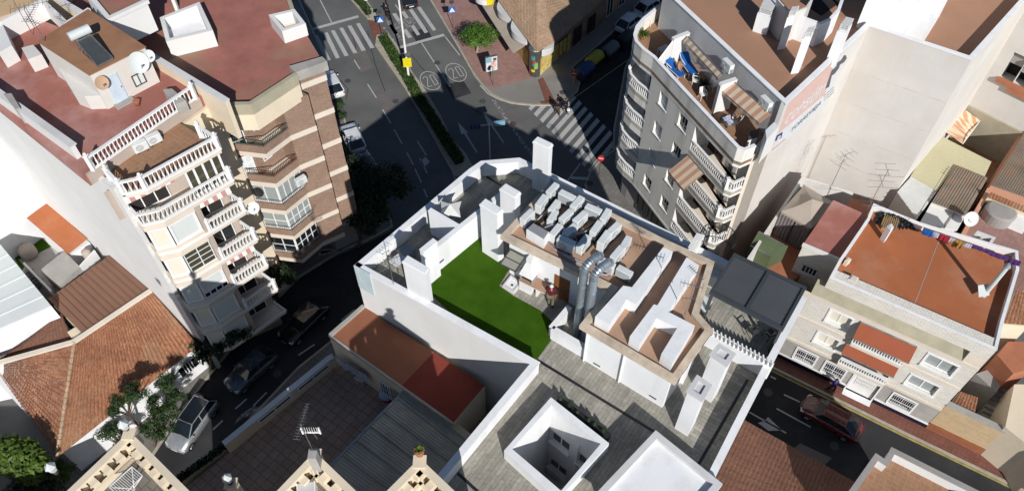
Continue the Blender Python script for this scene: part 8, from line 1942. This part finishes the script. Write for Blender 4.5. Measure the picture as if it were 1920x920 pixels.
def bigtree(label, px, base, z, R0, n, leaf, s0, s1, nb=9, bark='bark', flat=.45, name='street_tree', grp=None):
    c = at(*px, z); bl = [(c.x, c.y, z, R0 * .6)]
    for i in range(nb):
        a = 6.283 * i / nb + R.uniform(-.3, .3); q = R0 * R.uniform(.4, .75); bl.append((c.x + q * math.cos(a), c.y + q * math.sin(a), z + R.uniform(-.35, .4) * R0, R0 * R.uniform(.28, .45)))
    return tree(name, label, at(*base, .1), z, bl, n, leaf, s0, s1, bark, .16, grp, flat)
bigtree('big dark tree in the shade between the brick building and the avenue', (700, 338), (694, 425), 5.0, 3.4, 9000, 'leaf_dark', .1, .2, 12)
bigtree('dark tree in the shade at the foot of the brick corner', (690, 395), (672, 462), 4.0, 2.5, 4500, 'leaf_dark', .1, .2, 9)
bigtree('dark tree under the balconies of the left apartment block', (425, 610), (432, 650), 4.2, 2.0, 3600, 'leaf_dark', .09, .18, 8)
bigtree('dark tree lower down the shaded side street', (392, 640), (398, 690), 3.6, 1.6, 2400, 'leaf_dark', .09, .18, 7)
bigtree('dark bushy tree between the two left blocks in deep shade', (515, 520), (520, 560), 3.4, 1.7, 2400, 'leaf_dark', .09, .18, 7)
def feather(label, base, clumps, z, grp='feathery trees by the tiled house', leaf='leaf_mid', n=1500):
    """light open crown: several separate tufts on bare limbs"""
    bl = []
    for (x, y, r_) in clumps: c = at(x, y, z); bl += [(c.x, c.y, z, r_ * .55)] + [(c.x + r_ * .6 * math.cos(a), c.y + r_ * .6 * math.sin(a), z - .25 * r_ + R.uniform(-.2, .2), r_ * .42) for a in [R.uniform(0, 6.28) for _ in range(4)]]
    return tree('feathery_tree', label, at(*base, .1), z - .3, bl, n, leaf, .07, .16, 'bark', .09, grp, .28)
feather('feathery tree overhanging the tile eave, with tufts above the white wall', (262, 800), [(224, 752, 1.1), (255, 742, 1.0), (243, 728, .8)], 6.4, n=2600)
feather('feathery tree to the right of the eave shadow, near the street', (312, 765), [(306, 708, .8), (320, 722, .8), (336, 742, .8), (322, 762, .7)], 5.6, n=2200)
feather('feathery tree on the pale pavement behind the silver car', (290, 838), [(286, 760, 1.0), (300, 772, .9), (284, 790, 1.0), (315, 782, .7), (305, 805, .7), (288, 815, .7)], 4.4, n=3400)
feather('feathery bush below the white house wall beside the ornate terrace', (226, 850), [(212, 808, 1.0), (225, 826, .9), (198, 815, .8)], 3.0, n=2200)
feather('yellowish bush at the lower corner of the tiled house', (110, 905), [(118, 872, .8), (106, 890, .8), (126, 885, .6)], 2.6, leaf='leaf_yellow', n=1500)
c = at(42, 850, 5.0); bl = [(c.x, c.y, 5.0, 1.0)] + [(*at(x, y, 5.0 + dz).xy, 5.0 + dz, r_) for x, y, dz, r_ in ((10, 838, 0, 1.0), (25, 852, .3, .8), (52, 848, .2, 1.0), (70, 868, -.2, .9), (20, 872, -.3, .8), (48, 880, -.3, .9), (62, 890, -.6, .7), (8, 860, 0, .7), (40, 836, .3, .6))]
tree('broadleaf_tree', 'big bright yellow green tree at the bottom left corner', at(45, 930, .1), 4.4, bl, 4200, 'leaf_yellow', .13, .28, 'bark', .18, None, .42)
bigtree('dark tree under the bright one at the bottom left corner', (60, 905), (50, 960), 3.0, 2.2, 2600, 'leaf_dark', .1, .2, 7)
# dark yard clutter at the bottom (between side street and yard)
hd = thing('yard_wall', 'low ivy topped wall running along the shaded side street at the bottom', 'wall', at(400, 850, 0)); m = MB(); m.ribbon(A2([(425, 836), (330, 905), (300, 930)], 12.6), .3, 0, 12.6); m.build('wall', M['olive_concrete'], hd)
m = MB()
for k in range(1500): t = R.random(); p = at(425 - 95 * t + R.uniform(-6, 6), 832 + 69 * t + R.uniform(-6, 6), 12.6 + R.uniform(-.3, .4)); nn = Vector((R.uniform(-1, 1), R.uniform(-1, 1), R.uniform(0, 1))).normalized(); a = nn.cross(Vector((.3, .5, .8))).normalized(); b2 = nn.cross(a); m.add([p - a * .1, p - b2 * .06, p + a * .1, p + b2 * .06], [(0, 1, 2, 3)])
m.build('ivy', M['leaf_dark'], hd)
